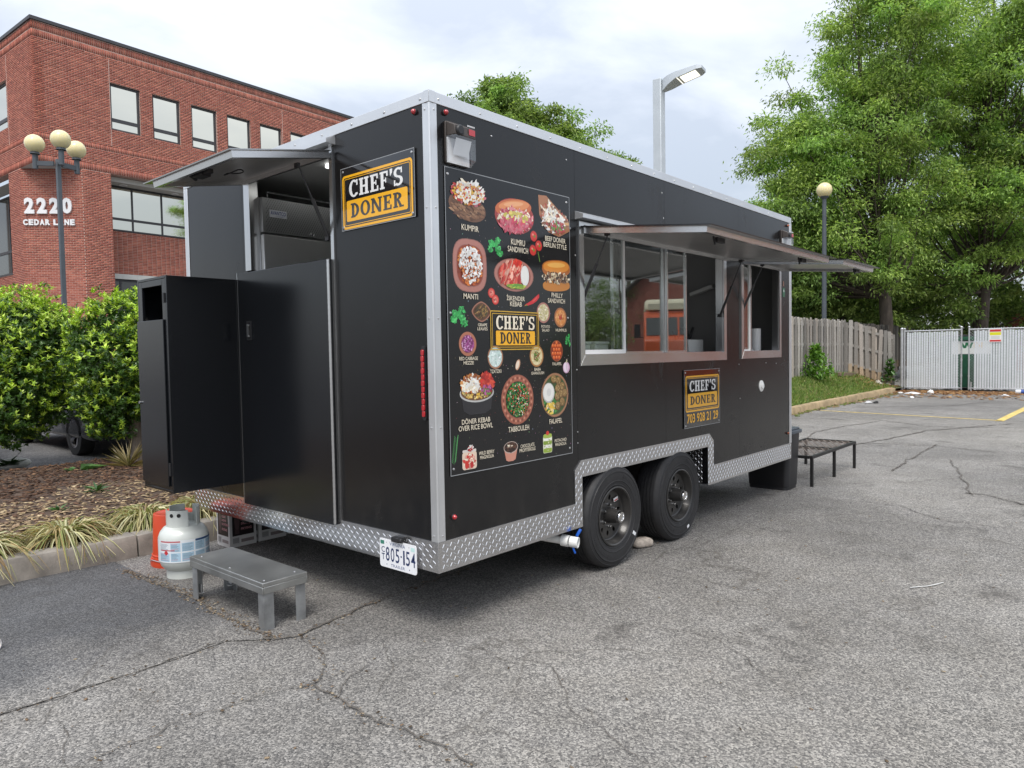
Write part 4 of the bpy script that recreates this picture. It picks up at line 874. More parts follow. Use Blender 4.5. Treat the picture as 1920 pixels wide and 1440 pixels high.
def house(name, label, x0, x1, y0, y1, h, ridge, axis='x', wins=()):
    th = thing(name, label, 'house', ((x0 + x1) / 2, (y0 + y1) / 2, 0)); m = MB(); m.box(x0, x1, y0, y1, 0, h)
    ym, xm = (y0 + y1) / 2, (x0 + x1) / 2
    if axis == 'x': m.add([(x0, y0, h), (x0, y1, h), (x0, ym, ridge)], [(0, 1, 2)]); m.add([(x1, y0, h), (x1, y1, h), (x1, ym, ridge)], [(0, 2, 1)])
    m.build('wall', MATS['brick_far'], th, smooth=False); m = MB(); o = 0.4
    for s in (-1, 1):
        ye = ym + s * ((y1 - y0) / 2 + o); ze = h - o * (ridge - h) / ((y1 - y0) / 2); m.add([(x0 - o, ye, ze), (x1 + o, ye, ze), (x1 + o, ym, ridge), (x0 - o, ym, ridge), (x0 - o, ye, ze + .12), (x1 + o, ye, ze + .12), (x1 + o, ym, ridge + .12), (x0 - o, ym, ridge + .12)], [(0, 3, 2, 1), (4, 5, 6, 7), (0, 1, 5, 4), (1, 2, 6, 5), (2, 3, 7, 6), (3, 0, 4, 7)])
    m.build('roof', MATS['roof_shingle'], th, smooth=False)
    for face, a, b, c, d in wins:
        m = MB(); 
        if face == '-x': m.box(x0 - .06, x0 + .02, a, b, c, d)
        elif face == '+y': m.box(a, b, y1 - .02, y1 + .06, c, d)
        f = m.build('window', MATS['white_letter'], th, smooth=False); m = MB()
        if face == '-x': m.box(x0 - .075, x0 - .063, a + .08, b - .08, c + .08, d - .08)
        elif face == '+y': m.box(a + .08, b - .08, y1 + .063, y1 + .075, c + .08, d - .08)
        m.build('pane', MATS['dark_glass'], f, smooth=False)
    return th
house('brick_house', 'dark red brick house just visible under the trees at the right edge', 46, 58, -6.5, 3.2, 3.4, 6.0, 'x', [('-x', -4, -2.6, 1, 2.6), ('-x', 0.6, 2.0, 1, 2.6)])
house('brick_house', 'red brick house across the street, seen mirrored in the serving window', 37, 48, -22, -14, 5.2, 8.0, 'x', [('-x', -20.5, -19, 1.2, 2.8), ('-x', -16.8, -15.4, 3.2, 4.6)])
for i, (x, y) in enumerate(((42, -25), (60, -30))):
    th = thing('utility_pole', ('wooden utility pole with two cross arms, mirrored in the serving window', 'further wooden utility pole standing behind the nearer one')[i], 'utility pole', (x, y, 0)); m = MB(); m.tube([(x, y, 0), (x, y, 8.2)], [0.17, 0.11], 10); m.build('pole', MATS['bark_grey'], th)
    for zz in (7.6, 6.7): m = MB(); m.bar((x - 1.1, y - 0.6, zz), (x + 1.1, y + 0.6, zz), 0.1, 0.12); m.build('cross_arm', MATS['bark_grey'], th)
pm('tyre_rubber', (0.022, 0.022, 0.023), 0.72, var=0.25, vs=14, bump=0.15, bs=70); pm('rim_silver', (0.35, 0.35, 0.36), 0.35, 0.8); pm('headlamp', (0.75, 0.78, 0.8), 0.08, 0.3); pm('tail_red', (0.45, 0.01, 0.012), 0.15, spec=0.8, coat=0.5)
def car(name, label, x, y, rotz, paint):
    th = thing(name, label, 'car', (x, y, 0), rotz=rotz); hw = 0.9
    body = [(-2.25, 0.28), (2.2, 0.26), (2.3, 0.5), (2.26, 0.78), (2.0, 0.92), (0.95, 1.02), (-2.2, 1.05), (-2.32, 0.75), (-2.3, 0.4)]; cab = [(0.98, 1.01), (0.2, 1.5), (-0.2, 1.58), (-1.7, 1.56), (-2.15, 1.04)]
    fn = lambda a, b, d: (a, d, b); m = MB(); m.prism(body, fn, -hw, hw); m.build('body', MATS[paint], th, local=True, bevel=0.06)
    m = MB(); m.prism(cab, fn, -hw + 0.14, hw - 0.14); m.build('cabin', MATS['dark_glass'], th, local=True, bevel=0.07); m = MB(); m.prism([(0.15, 1.5), (-0.2, 1.59), (-1.7, 1.57), (-1.9, 1.4), (-1.7, 1.6), (-0.2, 1.63), (0.1, 1.55)], fn, -hw + .13, hw - .13); m.build('roof', MATS[paint], th, local=True)
    for sx in (1.4, -1.4):
        for sy in (-1, 1):
            M = Matrix.Translation((sx, sy * 0.80, 0.34)) @ Matrix.Rotation(-sy * PI / 2, 4, 'X'); m = MB(); m.lathe([(0.22, -0.1), (0.33, -0.10), (0.345, -0.06), (0.345, 0.06), (0.33, 0.10), (0.22, 0.1)], 28, M); wo = m.build('wheel', MATS['tyre_rubber'], th, local=True)
            m = MB(); m.lathe([(0.0, 0.05), (0.06, 0.06), (0.07, 0.045)], 14, M); m.lathe([(0.20, 0.085), (0.235, 0.095), (0.225, 0.04)], 28, M)
            for k in range(5): a = 2 * PI * k / 5; m.add([M @ Vector(p) for p in [(0.05 * math.cos(a + .5), .05 * math.sin(a + .5), .05), (.05 * math.cos(a - .5), .05 * math.sin(a - .5), .05), (.21 * math.cos(a - .16), .21 * math.sin(a - .16), .085), (.21 * math.cos(a + .16), .21 * math.sin(a + .16), .085)]], [(0, 1, 2, 3)])
            m.build('rim', MATS['rim_silver'], wo, local=True)
    for sy in (-1, 1):
        m = MB(); m.box(2.17, 2.315, sy * 0.62 - .2, sy * 0.62 + .2, 0.62, 0.78); m.build('headlight', MATS['headlamp'], th, local=True, bevel=0.03); m = MB(); m.box(-2.34, -2.2, sy * 0.7 - .15, sy * 0.7 + .15, 0.7, 0.95); m.build('tail_light', MATS['tail_red'], th, local=True, bevel=0.02)
    return th
pm('car_black', (0.02, 0.021, 0.024), 0.25, coat=0.8); pm('car_blue', (0.02, 0.04, 0.16), 0.25, coat=0.8)
car('parked_car', 'black car parked behind the shrubs, one wheel and a headlight showing', 2.28, 11.05, rad(-90), 'car_black')
car('parked_car', 'blue car at the left edge, its tail light showing past the shrub', -0.62, 12.2, rad(90), 'car_blue')
# orange truck
pm('truck_orange', (0.60, 0.10, 0.018), 0.35, coat=0.4, var=0.06); pm('truck_cream', (0.72, 0.69, 0.5), 0.5)
tr = thing('delivery_truck', 'orange step van with a cream roof, mirrored in the serving window', 'truck', (20.0, -9.4, 0), rotz=rad(149)); fn = lambda a, b, d: (a, d, b); m = MB()
m.prism([(-5.2, 0.5), (1.35, 0.45), (1.42, 0.8), (1.38, 1.8), (1.22, 1.92), (0.92, 2.62), (0.7, 2.78), (-5.2, 2.8)], fn, -1.08, 1.08); m.build('body', MATS['truck_orange'], tr, local=True, bevel=0.06)
m = MB(); m.prism([(-5.25, 2.82), (0.75, 2.81), (0.5, 3.2), (-5.25, 3.22)], fn, -1.05, 1.05); m.build('roof', MATS['truck_cream'], tr, local=True, bevel=0.12)
m = MB(); m.box(0.76, 0.84, -0.55, 0.95, 2.82, 3.05); m.build('roof_box', MATS['truck_cream'], tr, local=True, bevel=.02)
for a, b in ((-1.0, -0.03), (0.03, 1.0)): m = MB(); m.add([(1.215, a, 1.97), (1.215, b, 1.97), (0.96, b, 2.56), (0.96, a, 2.56)], [(0, 1, 2, 3)]); m.build('windscreen', MATS['dark_glass'], tr, local=True, smooth=False)
m = MB(); m.box(1.40, 1.46, -0.6, 0.6, 0.95, 1.4); m.build('grille', MATS['dark_glass'], tr, local=True); m = MB(); m.box(1.4, 1.55, -1.05, 1.05, 0.42, 0.6); m.build('bumper', MATS['rim_silver'], tr, local=True, bevel=.03)
for s in (-1, 1):
    m = MB(); m.lathe([(0.12, 0), (0.11, 0.04), (0.0, 0.06)], 16, Matrix.Translation((1.38, s * 0.82, 1.0)) @ Matrix.Rotation(PI / 2, 4, 'Y')); m.build('headlight', MATS['headlamp'], tr, local=True)
    m = MB(); m.box(0.95, 1.05, s * 1.3 - .1, s * 1.3 + .1, 1.9, 2.35); m.tube([(0.9, s * 1.06, 1.9), (1.0, s * 1.3, 1.95)], 0.015, 6); m.build('mirror', MATS['tyre_rubber'], tr, local=True)
    for sx in (0.55, -3.6): M = Matrix.Translation((sx, s * 0.98, 0.42)) @ Matrix.Rotation(-s * PI / 2, 4, 'X'); m = MB(); m.lathe([(0.25, -.12), (0.4, -.12), (0.42, -0.08), (0.42, .08), (.40, .12), (.25, .12), (0.2, .05), (0.0, .05)], 26, M); m.build('wheel', MATS['tyre_rubber'], tr, local=True)
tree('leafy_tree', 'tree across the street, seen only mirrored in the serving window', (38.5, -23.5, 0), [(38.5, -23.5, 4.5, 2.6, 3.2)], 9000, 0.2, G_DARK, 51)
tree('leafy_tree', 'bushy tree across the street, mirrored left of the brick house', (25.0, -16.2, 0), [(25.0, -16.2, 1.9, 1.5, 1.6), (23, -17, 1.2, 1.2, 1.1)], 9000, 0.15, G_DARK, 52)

# ================================================================== FOOD TRAILER
def black_panel():
    b = NB('black_panel'); n = b.noise(1.3, 5, 0.6, b.coords((1, 1, 0.6))); s = b.noise(3.2, 4, 0.6, b.coords((1, 1, 0.8)), 0.8)
    sm = b.ramp(s, [(0.60, (0, 0, 0)), (0.72, (1, 1, 1))])
    se = b.new('ShaderNodeSeparateXYZ'); b.link(b.tc.outputs['Object'], se.inputs[0]); low = b.ramp(se.outputs[2], [(0.50, (1, 1, 1)), (0.95, (0, 0, 0))])
    dust = b.math('MULTIPLY', b.math('MULTIPLY', low, b.ramp(b.noise(9.0, 8, 0.7, b.coords((1, 1, 0.35))), [(0.42, (0, 0, 0)), (0.75, (1, 1, 1))])), 0.16)     # road splash on the lower panels
    c = b.mix(b.math('MULTIPLY', sm, 0.35), (0.0075, 0.0075, 0.0082), (0.016, 0.015, 0.0145)); b.base(b.mix(dust, c, (0.09, 0.08, 0.07)))
    mr = b.new('ShaderNodeMapRange'); b.link(n, mr.inputs[0])
    for i, v in ((1, 0.3), (2, 0.7), (3, 0.17), (4, 0.26)): mr.inputs[i].default_value = v
    b.set(Roughness=b.math('ADD', mr.outputs[0], b.math('MULTIPLY', sm, 0.12)), Specular_IOR_Level=0.48); b.bump(b.noise(2.2, 3, 0.5), 0.05, 0.02); MATS['black_panel'] = b.m
black_panel()
pm('black_gloss', (0.007, 0.008, 0.010), 0.2, spec=0.55, rvar=0.03, rs=1.5)
pm('alu_trim', (0.72, 0.73, 0.74), 0.36, 0.8, var=0.05, vs=4, rvar=0.04, rs=3)
pm('alu_frame', (0.64, 0.64, 0.64), 0.24, 0.95, var=0.04, vs=2, rvar=0.03, rs=2)
pm('tread_plate', (0.62, 0.62, 0.63), 0.21, 0.95, var=0.06, vs=5, rvar=0.04, rs=4); pm('tread_lug', (0.68, 0.68, 0.69), 0.25, 0.92)
pm('steel', (0.46, 0.46, 0.455), 0.24, 1.0, var=0.05, vs=2, rvar=0.04, rs=2, stretch=(1, 1, 4))
pm('steel_dull', (0.34, 0.345, 0.35), 0.38, 0.9, var=0.08, vs=3, rvar=0.04)
pm('awning_under', (0.40, 0.39, 0.38), 0.34, 0.55, var=0.04, rvar=0.03)
pm('black_plastic', (0.018, 0.018, 0.02), 0.45, var=0.1); pm('dark_housing', (0.055, 0.045, 0.04), 0.5, var=0.1)
pm('under_black', (0.012, 0.012, 0.012), 0.8); pm('lining_white', (0.55, 0.56, 0.55), 0.5); pm('lining_grey', (0.22, 0.22, 0.22), 0.45, 0.2)
pm('red_lens', (0.42, 0.008, 0.014), 0.12, spec=0.9, coat=0.6); pm('amber_lens', (0.35, 0.07, 0.01), 0.15, spec=0.8)
pm('acrylic_black', (0.012, 0.012, 0.014), 0.05, spec=0.7, coat=0.6); pm('acrylic_edge', (0.30, 0.31, 0.32), 0.2)
pm('poster_black', (0.011, 0.011, 0.012), 0.12, spec=0.55); pm('chrome', (0.75, 0.75, 0.75), 0.12, 1.0)
pm('pvc_white', (0.78, 0.78, 0.76), 0.35); pm('valve_blue', (0.01, 0.10, 0.5), 0.4); pm('plate_white', (0.80, 0.81, 0.83), 0.35); pm('screw', (0.6, 0.6, 0.6), 0.3, 0.9)
pm('roof_white', (0.7, 0.7, 0.7), 0.6); emit_mat('led_strip', (1, 1, 0.97), 2.2)
glass_mat('clear_glass', (0.90, 0.93, 0.92), 2.0, 0.07); glass_mat('lens_glass', (0.95, 0.96, 0.97), 1.0, 0.12)
pm('tyre', (0.019, 0.019, 0.0205), 0.62, var=0.25, vs=16, bump=0.12, bs=90, rvar=0.08); pm('rim_black', (0.046, 0.044, 0.042), 0.34, 0.3, rvar=0.05, coat=0.2)

T = thing('food_trailer', 'long black food trailer with a food menu on its side and open serving awnings', 'food trailer', (2.4, 1.3, 0))
LX, WY, ZT = 4.83, 2.65, 2.745
SF = lambda x, z, d: (x, -d, z)                 # right side: x to the right, z up, d outwards
RF = lambda x, z, d: (-d, -x, z)                # rear: x to the right (= -y), z up, d outwards
def panelled(rects, ax, lo, hi, mat, name='side_panel', bevel=0.0):
    m = MB()
    for a, b, c, d in rects:
        if ax == 'y': m.box(a, b, lo, hi, c, d)
        else: m.box(lo, hi, a, b, c, d)
    return m.build(name, MATS[mat], T, smooth=False)
H1, H2 = (1.275, 3.283, 1.43, 2.245), (3.682, 4.508, 1.43, 2.24); ARCH = (1.235, 2.985, -1, 0.665)
for a, b in zip((0.0, 1.2, 2.312, 3.6), (1.2, 2.312, 3.6, LX)):
    panelled(cells(a + 0.001, b - 0.001, 0.36, 2.72, [H1, H2, ARCH]), 'y', 0.0, 0.045, 'black_panel')
RO = (0.835, 1.79, 0.47, 2.615)
for a, b in ((0.046, 0.80), (0.80, 1.835), (1.835, 2.604)): panelled(cells(a + .0008, b - .0008, 0.36, 2.72, [RO]), 'x', 0.0, 0.045, 'black_panel', 'rear_panel')
panelled([(0.0, LX, 0.36, 2.72)], 'y', 2.605, 2.65, 'black_panel', 'far_side_panel'); panelled([(0.046, 2.604, 0.36, 2.72)], 'x', 4.785, LX - .001, 'black_panel', 'front_panel')
m = MB(); m.box(0.02, LX - .02, 0.02, 2.63, 2.722, 2.742); m.build('roof', MATS['roof_white'], T, smooth=False)
m = MB(); m.box(0.05, 4.78, 0.44, 2.60, 0.42, 0.47); m.box(0.05, 1.19, 0.05, 0.4395, 0.42, 0.47); m.box(3.04, 4.78, 0.05, 0.4395, 0.42, 0.47); m.build('floor', MATS['lining_grey'], T, smooth=False)
m = MB(); m.box(0.05, 4.78, 0.05, 2.6, 2.66, 2.70); m.build('ceiling', MATS['lining_white'], T, smooth=False)
m = MB(); m.box(0.05, 4.78, 2.575, 2.60, 0.48, 2.655); m.box(4.755, 4.782, 0.05, 2.57, 0.48, 2.655); m.box(0.05, 0.06, 0.05, 0.8, .48, 2.655)
for r in cells(0.05, 4.75, 0.68, 2.655, [H1, H2]): m.box(r[0], r[1], 0.047, 0.056, r[2], r[3])
m.build('lining', MATS['lining_grey'], T, smooth=False)
# edge trims with rivets
tm = MB(); tm.box(-0.006, LX + 0.006, -0.006, 0.03, 2.692, 2.748); tm.box(-0.006, 0.03, 0.031, 2.656, 2.692, 2.748); tm.box(LX - 0.03, LX + 0.006, 0.031, 2.656, 2.692, 2.748); tm.box(-0.006, LX + .006, 2.657, 2.662, 2.692, 2.748)
tm.box(-0.010, -0.0062, -0.010, 0.03, 2.690, 2.7485); tm.box(-0.010, 0.032, -0.010, -0.0062, 2.690, 2.7485)
tm.build('roof_edge', MATS['alu_trim'], T, bevel=0.003)
def corner(x, y, sx, sy, z0, z1):
    m = MB(); t = 0.005; w_ = 0.046; xa, xb = sorted((x - sx * t, x + sx * w_)); ya, yb = sorted((y - sy * t, y)); m.box(xa, xb, ya, yb, z0, z1)
    xa, xb = sorted((x - sx * t, x)); ya, yb = sorted((y + sy * 0.0005, y + sy * w_)); m.box(xa, xb, ya, yb, z0, z1); m.tube([(x - sx * 0.001, y - sy * 0.001, z0 + .001), (x - sx * 0.001, y - sy * 0.001, z1 - .001)], 0.0075, 10)
    return m.build('corner_trim', MATS['alu_trim'], T, bevel=0.0015)
corner(0, 0, 1, 1, 0.502, 2.691); corner(LX, 0, -1, 1, 0.502, 2.691); corner(0, WY, 1, -1, 0.502, 2.691); corner(LX, WY, -1, -1, 0.502, 2.691)
def rivets(mb, pts, nrm, r=0.006):
    q = Vector(nrm).to_track_quat('Z', 'Y').to_matrix().to_4x4()
    for p in pts: mb.lathe([(r, 0), (r * 0.8, r * 0.45), (0.0, r * 0.6)], 8, Matrix.Translation(p) @ q)
rv = MB(); rivets(rv, [(0.06 + 0.30 * i, -0.0062, 2.716) for i in range(17)], (0, -1, 0)); rivets(rv, [(-0.0062, 0.06 + 0.28 * i, 2.716) for i in range(10)], (-1, 0, 0), 0.008)
for z in (2.66, 2.18, 1.63, 1.08, 0.53): rivets(rv, [(0.028, -0.0052, z)], (0, -1, 0)); rivets(rv, [(-0.0052, 0.028, z)], (-1, 0, 0))
for x, z in ((1.2, 2.05), (1.2, 1.34), (1.2, 0.95), (1.2, 0.88), (3.6, 1.32), (3.62, 1.02), (4.2, 1.32), (4.45, 1.31), (0.45, 2.62), (1.12, 2.62), (2.30, 2.42), (2.28, 2.6), (1.15, 2.21), (3.0, 1.2), (3.6, 2.38)): rivets(rv, [(x, -0.0002, z)], (0, -1, 0), 0.005)
rv.build('rivet', MATS['screw'], T, kind='stuff')

# tread plate skirt
def lugs(mb, fn, rects, d0, pitch=0.0265, skip=None):
    L, W, H = 0.0150, 0.0030, 0.0024
    for x0, x1, z0, z1 in rects:
        i0, i1, j0, j1 = math.floor(x0 / pitch), math.ceil(x1 / pitch), math.floor(z0 / pitch), math.ceil(z1 / pitch)
        for i in range(i0, i1 + 1):
            for j in range(j0, j1 + 1):
                cx, cz = i * pitch, j * pitch
                if not (x0 + 0.008 < cx < x1 - 0.008 and z0 + 0.008 < cz < z1 - 0.008) or (skip and skip(cx, cz)): continue
                a = rad(58 if (i + j) % 2 else -32); ca, sa = math.cos(a), math.sin(a); P = lambda u, v: (cx + u * ca - v * sa, cz + u * sa + v * ca)
                pts = [P(-L, 0), P(-L * .45, -W), P(L * .45, -W), P(L, 0), P(L * .45, W), P(-L * .45, W)]; vs = [fn(*p, d0) for p in pts] + [fn(*P(-L * .5, 0), d0 + H), fn(*P(L * .5, 0), d0 + H)]
                mb.add(vs, [(0, 1, 6), (1, 2, 7, 6), (2, 3, 7), (3, 4, 7), (4, 5, 6, 7), (5, 0, 6)])
def skirt(rects, fn, ax, lug_rects, skip=None, prisms=()):
    m = MB()
    for x0, x1, z0, z1 in rects:
        p = [(x0, z0), (x1, z0), (x1, z1), (x0, z1)]; m.prism(p, fn, 0.0004, 0.006)
    for p in prisms: m.prism(p, fn, 0.0004, 0.006)
    o = m.build('skirt_plate', MATS['tread_plate'], T, smooth=False); m = MB(); lugs(m, fn, lug_rects, 0.0061, skip=skip); m.build('tread_lugs', MATS['tread_lug'], o, kind='stuff', smooth=False)
skirt([(0.0, 1.155, 0.345, 0.502)], SF, 'y', [(0.0, 1.155, 0.345, 0.502)])
skirt([(3.09, LX, 0.345, 0.502)], SF, 'y', [(3.09, LX, 0.345, 0.502)])
arch = [(1.157, 0.345), (1.235, 0.345), (1.235, 0.662), (2.985, 0.662), (2.985, 0.345), (3.088, 0.345), (3.088, 0.705), (3.01, 0.768), (1.225, 0.768), (1.157, 0.71)]
inside = lambda x, z: (x < 1.228 or x > 2.992 or z > 0.668) and not (x < 1.225 and z > 0.71 + (x - 1.157) * 0.85 - 0.01) and not (x > 3.01 and z > 0.768 - (x - 3.01) * 0.8 - 0.01)
skirt([], SF, 'y', [(1.157, 3.088, 0.345, 0.768)], skip=lambda x, z: not inside(x, z), prisms=[arch])
skirt([(-2.656, 0.006, 0.345, 0.502)], RF, 'x', [(-2.656, -0.01, 0.345, 0.502)])
m = MB(); m.box(2.988, 3.0, 0.007, 0.22, 0.35, 0.66); o = m.build('skirt_plate', MATS['tread_plate'], T, smooth=False); m = MB(); lugs(m, lambda x, z, d: (2.988 - d, x, z), [(0.007, 0.22, 0.35, 0.66)], 0.0005); m.build('tread_lugs', MATS['tread_lug'], o, kind='stuff', smooth=False)
m = MB(); m.tube([(-0.0065, -0.0065, 0.346), (-0.0065, -0.0065, 0.501)], 0.004, 8); m.build('skirt_corner', MATS['tread_plate'], T)
# wheel box and running gear
m = MB(); m.box(1.20, 1.232, 0.05, 0.42, 0.36, 0.70); m.box(3.002, 3.03, 0.05, 0.42, 0.36, 0.70); m.box(1.20, 3.03, 0.048, 0.43, 0.668, 0.70); m.box(1.2, 3.03, 0.42, 0.43, 0.17, 0.668); m.build('wheel_box', MATS['under_black'], T, smooth=False)
m = MB()
for y in (0.5, 2.1): m.box(0.1, 4.7, y, y + 0.06, 0.28, 0.415)
for x in (0.12, 0.9, 3.3, 4.0, 4.65): m.box(x, x + .05, 0.1, 2.55, 0.33, 0.418)
for x in (1.60, 2.49): m.tube([(x, 0.2, 0.33), (x, 2.45, 0.33)], 0.04, 10)
m.bar((4.8, 0.75, 0.34), (6.1, 1.3, 0.38), 0.08, 0.1); m.bar((4.8, 1.9, 0.34), (6.1, 1.36, 0.38), 0.08, 0.1); m.tube([(5.9, 1.33, 0.02), (5.9, 1.33, 0.85)], 0.035, 10); m.box(5.78, 6.02, 1.2, 1.46, 0.0, 0.03)
m.build('chassis', MATS['under_black'], T, smooth=False)
# wheels
def wheel(x, y_out, label=None, right=True):
    sgn = -1 if right else 1; M = Matrix.Translation((x, y_out, 0.345)) @ Matrix.Rotation(PI / 2 if right else -PI / 2, 4, 'X')      # local +z points outwards
    R0 = 0.347; prof = [(0.195, -0.012), (0.203, -0.002), (0.213, 0.002), (0.216, 0.000), (0.235, 0.004), (0.237, 0.0065), (0.241, 0.0065), (0.243, 0.0045), (0.27, 0.007), (0.296, 0.0055), (0.298, 0.008), (0.304, 0.0075), (0.306, 0.003), (0.322, -0.002), (0.3245, -0.0005), (0.327, -0.003), (0.336, -0.012), (0.3425, -0.022), (R0 - 0.0005, -0.030), (R0, -0.034)]
    for g in (-0.062, -0.090, -0.118, -0.146): prof += [(R0, g + 0.0045), (R0 - 0.009, g + 0.0035), (R0 - 0.009, g - 0.0035), (R0, g - 0.0045)]
    prof += [(R0 - .001, -0.17), (0.339, -0.187), (0.325, -0.203), (0.28, -0.212), (0.22, -0.205), (0.195, -0.195), (0.19, -0.10), (0.195, -0.012)]
    m = MB(); m.lathe(prof, 56, M); ty = m.build('wheel', MATS['tyre'], T, angle=28, label=label)
    rim = MB(); rim.lathe([(0.199, -0.006), (0.201, 0.003), (0.193, 0.006), (0.186, 0.0), (0.181, -0.018), (0.172, -0.032), (0.166, -0.052), (0.155, -0.058)], 48, M)
    loops = [ellp(0, 0, 0.157, 0.157, 48), ellp(0, 0, 0.045, 0.045, 24)] + [ellp(0.121 * math.cos(2 * PI * k / 10 + .2), 0.121 * math.sin(2 * PI * k / 10 + .2), 0.0185, 0.0135, 16, 2 * PI * k / 10 + .2) for k in range(10)]
    vs, fs = curve_fill(loops, 0.004, lambda a, b, c: M @ Vector((a, b, -0.058 + c - 0.012 * max(0, 1 - math.hypot(a, b) / 0.16)))); rim.add(vs, fs); rim.build('rim', MATS['rim_black'], ty, angle=30)
    m = MB(); m.lathe([(0.055, -0.066), (0.052, -0.04), (0.046, 0.0), (0.043, 0.028), (0.038, 0.030)], 24, M); m.build('hub', MATS['rim_black'], ty); m = MB(); m.lathe([(0.036, 0.026), (0.0365, 0.040), (0.033, 0.048), (0.026, 0.049), (0.024, 0.043), (0.0, 0.042)], 24, M)
    for k in range(6): a = 2 * PI * k / 6 + 0.5; m.lathe([(0.0105, -0.066), (0.0105, -0.046), (0.007, -0.038), (0, -0.037)], 6, M @ Matrix.Translation((0.073 * math.cos(a), 0.073 * math.sin(a), 0)))
    m.build('hub_cap', MATS['chrome'], ty, angle=30); m = MB(); m.lathe([(0.2, -0.19), (0.19, -0.12), (0.0, -0.11)], 32, M); m.build('backplate', MATS['under_black'], ty)
    return ty, M
wA, MA_ = wheel(1.602, -0.012, 'rear wheel of the pair, with a small white balance sticker on its rim'); wB, MB_ = wheel(2.492, -0.012, 'front wheel of the pair, with a stone wedged under it')
wheel(1.602, 2.66, right=False); wheel(2.492, 2.66, right=False)
for wo, M, pts in ((wA, MA_, ((0.27, -0.62, .014, .03),)), (wB, MB_, ((0.285, -1.15, .024, .012),))):
    m = MB()
    for r, a, w1, h1 in pts: m.obox(M @ Matrix.Translation((r * math.cos(a), r * math.sin(a), 0.008)) @ Matrix.Rotation(a, 4, 'Z'), h1 / 2 + .004, w1 / 2 + .004, 0.001)
    m.build('tyre_sticker', MATS['plate_white'], wo, smooth=False)
m = MB(); m.obox(MA_ @ Matrix.Translation((0.075, 0.098, -0.047)) @ Matrix.Rotation(0.2, 4, 'Z'), 0.026, 0.013, 0.001, (.75, .75, .75)); m.obox(MA_ @ Matrix.Translation((0.076, 0.093, -0.0455)) @ Matrix.Rotation(0.2, 4, 'Z'), 0.020, 0.005, 0.0006, (.4, .05, .05)); m.build('rim_sticker', MATS['print'], wA, smooth=False)
# moulded ring lines on the tyre sidewalls
for wo, M in ((wA, MA_), (wB, MB_)):
    m = MB()
    for k in range(34):
        a0 = k * 0.052 + (2.6 if k > 16 else 0.4); a = a0; m.obox(M @ Matrix.Translation((0.272 * math.cos(a), 0.272 * math.sin(a), 0.0072)) @ Matrix.Rotation(a, 4, 'Z'), 0.010, 0.0022 + 0.003 * (k % 3 == 0), 0.0010)
    m.build('sidewall_marks', MATS['tyre'], wo, kind='stuff', smooth=False)

# ------------------------------------------------------------------ serving windows, awnings
def frame(h, dpr=0.014, side=0.048, bot=0.066):
    a, b, c, d = h; m = MB(); m.prism([(a - side, c - bot), (b + side, c - bot), (b, c), (a, c)], SF, 0.0004, dpr); m.prism([(a - side, c - bot), (a, c), (a, d), (a - side, d + .02)], SF, 0.0006, dpr - .001); m.prism([(b, c), (b + side, c - bot), (b + side, d + .02), (b, d)], SF, 0.0006, dpr - .001); m.prism([(a, d), (b, d), (b + side, d + .02), (a - side, d + .02)], SF, .0008, dpr - .002)
    m.box(a, b, 0.0, 0.06, c - .0, c + .006); m.box(a, a + .006, 0, .06, c + .006, d); m.box(b - .006, b, 0, .06, c + .006, d)
    return m.build('window_frame', MATS['alu_frame'], T, smooth=False)
f1 = frame(H1); f2 = frame(H2, bot=0.062)
def pane(fr, x0, x1, z0, z1, y, white=False, stile=0.014, bot=0.012):
    m = MB(); m.box(x0, x1, y, y + 0.004, z0, z1); m.build('pane', MATS['clear_glass'], fr, smooth=False); m = MB(); s = stile; m.box(x0 - .001, x0 + s, y - .008, y + .012, z0, z1); m.box(x1 - s, x1 + .001, y - .008, y + .012, z0, z1); m.box(x0 + s, x1 - s, y - .008, y + .012, z0 - .001, z0 + bot); m.box(x0 + s, x1 - s, y - .008, y + .012, z1 - .014, z1)
    m.build('sash', MATS['white_letter' if white else 'alu_frame'], fr, smooth=False)
pane(f1, 1.283, 1.775, 1.437, 2.24, 0.012, True, 0.016, 0.026); pane(f1, 1.66, 2.35, 1.437, 2.24, 0.034); pane(f1, 2.352, 2.655, 1.437, 2.24, 0.012); pane(f2, 3.69, 3.86, 1.437, 2.236, 0.012, True); pane(f2, 3.78, 3.935, 1.437, 2.236, 0.034)
def awning(x0, x1, zh, yo, zo, label):
    rt = MB(); d = Vector((0, yo + 0.027, zo - zh)); n = Vector((0, -d.z, d.y)).normalized(); n = n if n.z > 0 else -n
    def P(t, h): return Vector((0, -0.027, zh)) + d * t + n * h
    def slab_(mb, xa, xb, t0, t1, h0, h1):
        p = [P(t, h) for t, h in ((t0, h0), (t1, h0), (t1, h1), (t0, h1))]; mb.add([(xa, *q.yz) for q in p] + [(xb, *q.yz) for q in p], [(0, 1, 2, 3), (7, 6, 5, 4), (0, 4, 5, 1), (1, 5, 6, 2), (2, 6, 7, 3), (3, 7, 4, 0)])
    slab_(rt, x0 - .03, x1 + .06, -0.01, 1.045, 0.0, 0.006); o = rt.build('awning', MATS['black_gloss'], T, smooth=False, label=label)
    m = MB(); w_ = 0.03; slab_(m, x0, x0 + w_, 0.0, 1.0, -0.036, -0.0005); slab_(m, x1 - w_, x1, 0.0, 1.0, -0.036, -0.0005); slab_(m, x0 + w_, x1 - w_, 1 - w_ / d.length, 1.0, -0.036, -0.0005); slab_(m, x0 + w_, x1 - w_, 0, w_ / d.length, -0.036, -0.0005); m.build('awning_frame', MATS['alu_frame'], o, smooth=False)
    m = MB(); slab_(m, x0 + w_, x1 - w_, w_ / d.length, 1 - w_ / d.length, -0.014, -0.001); m.build('awning_lining', MATS['awning_under'], o, smooth=False); return o, P, slab_
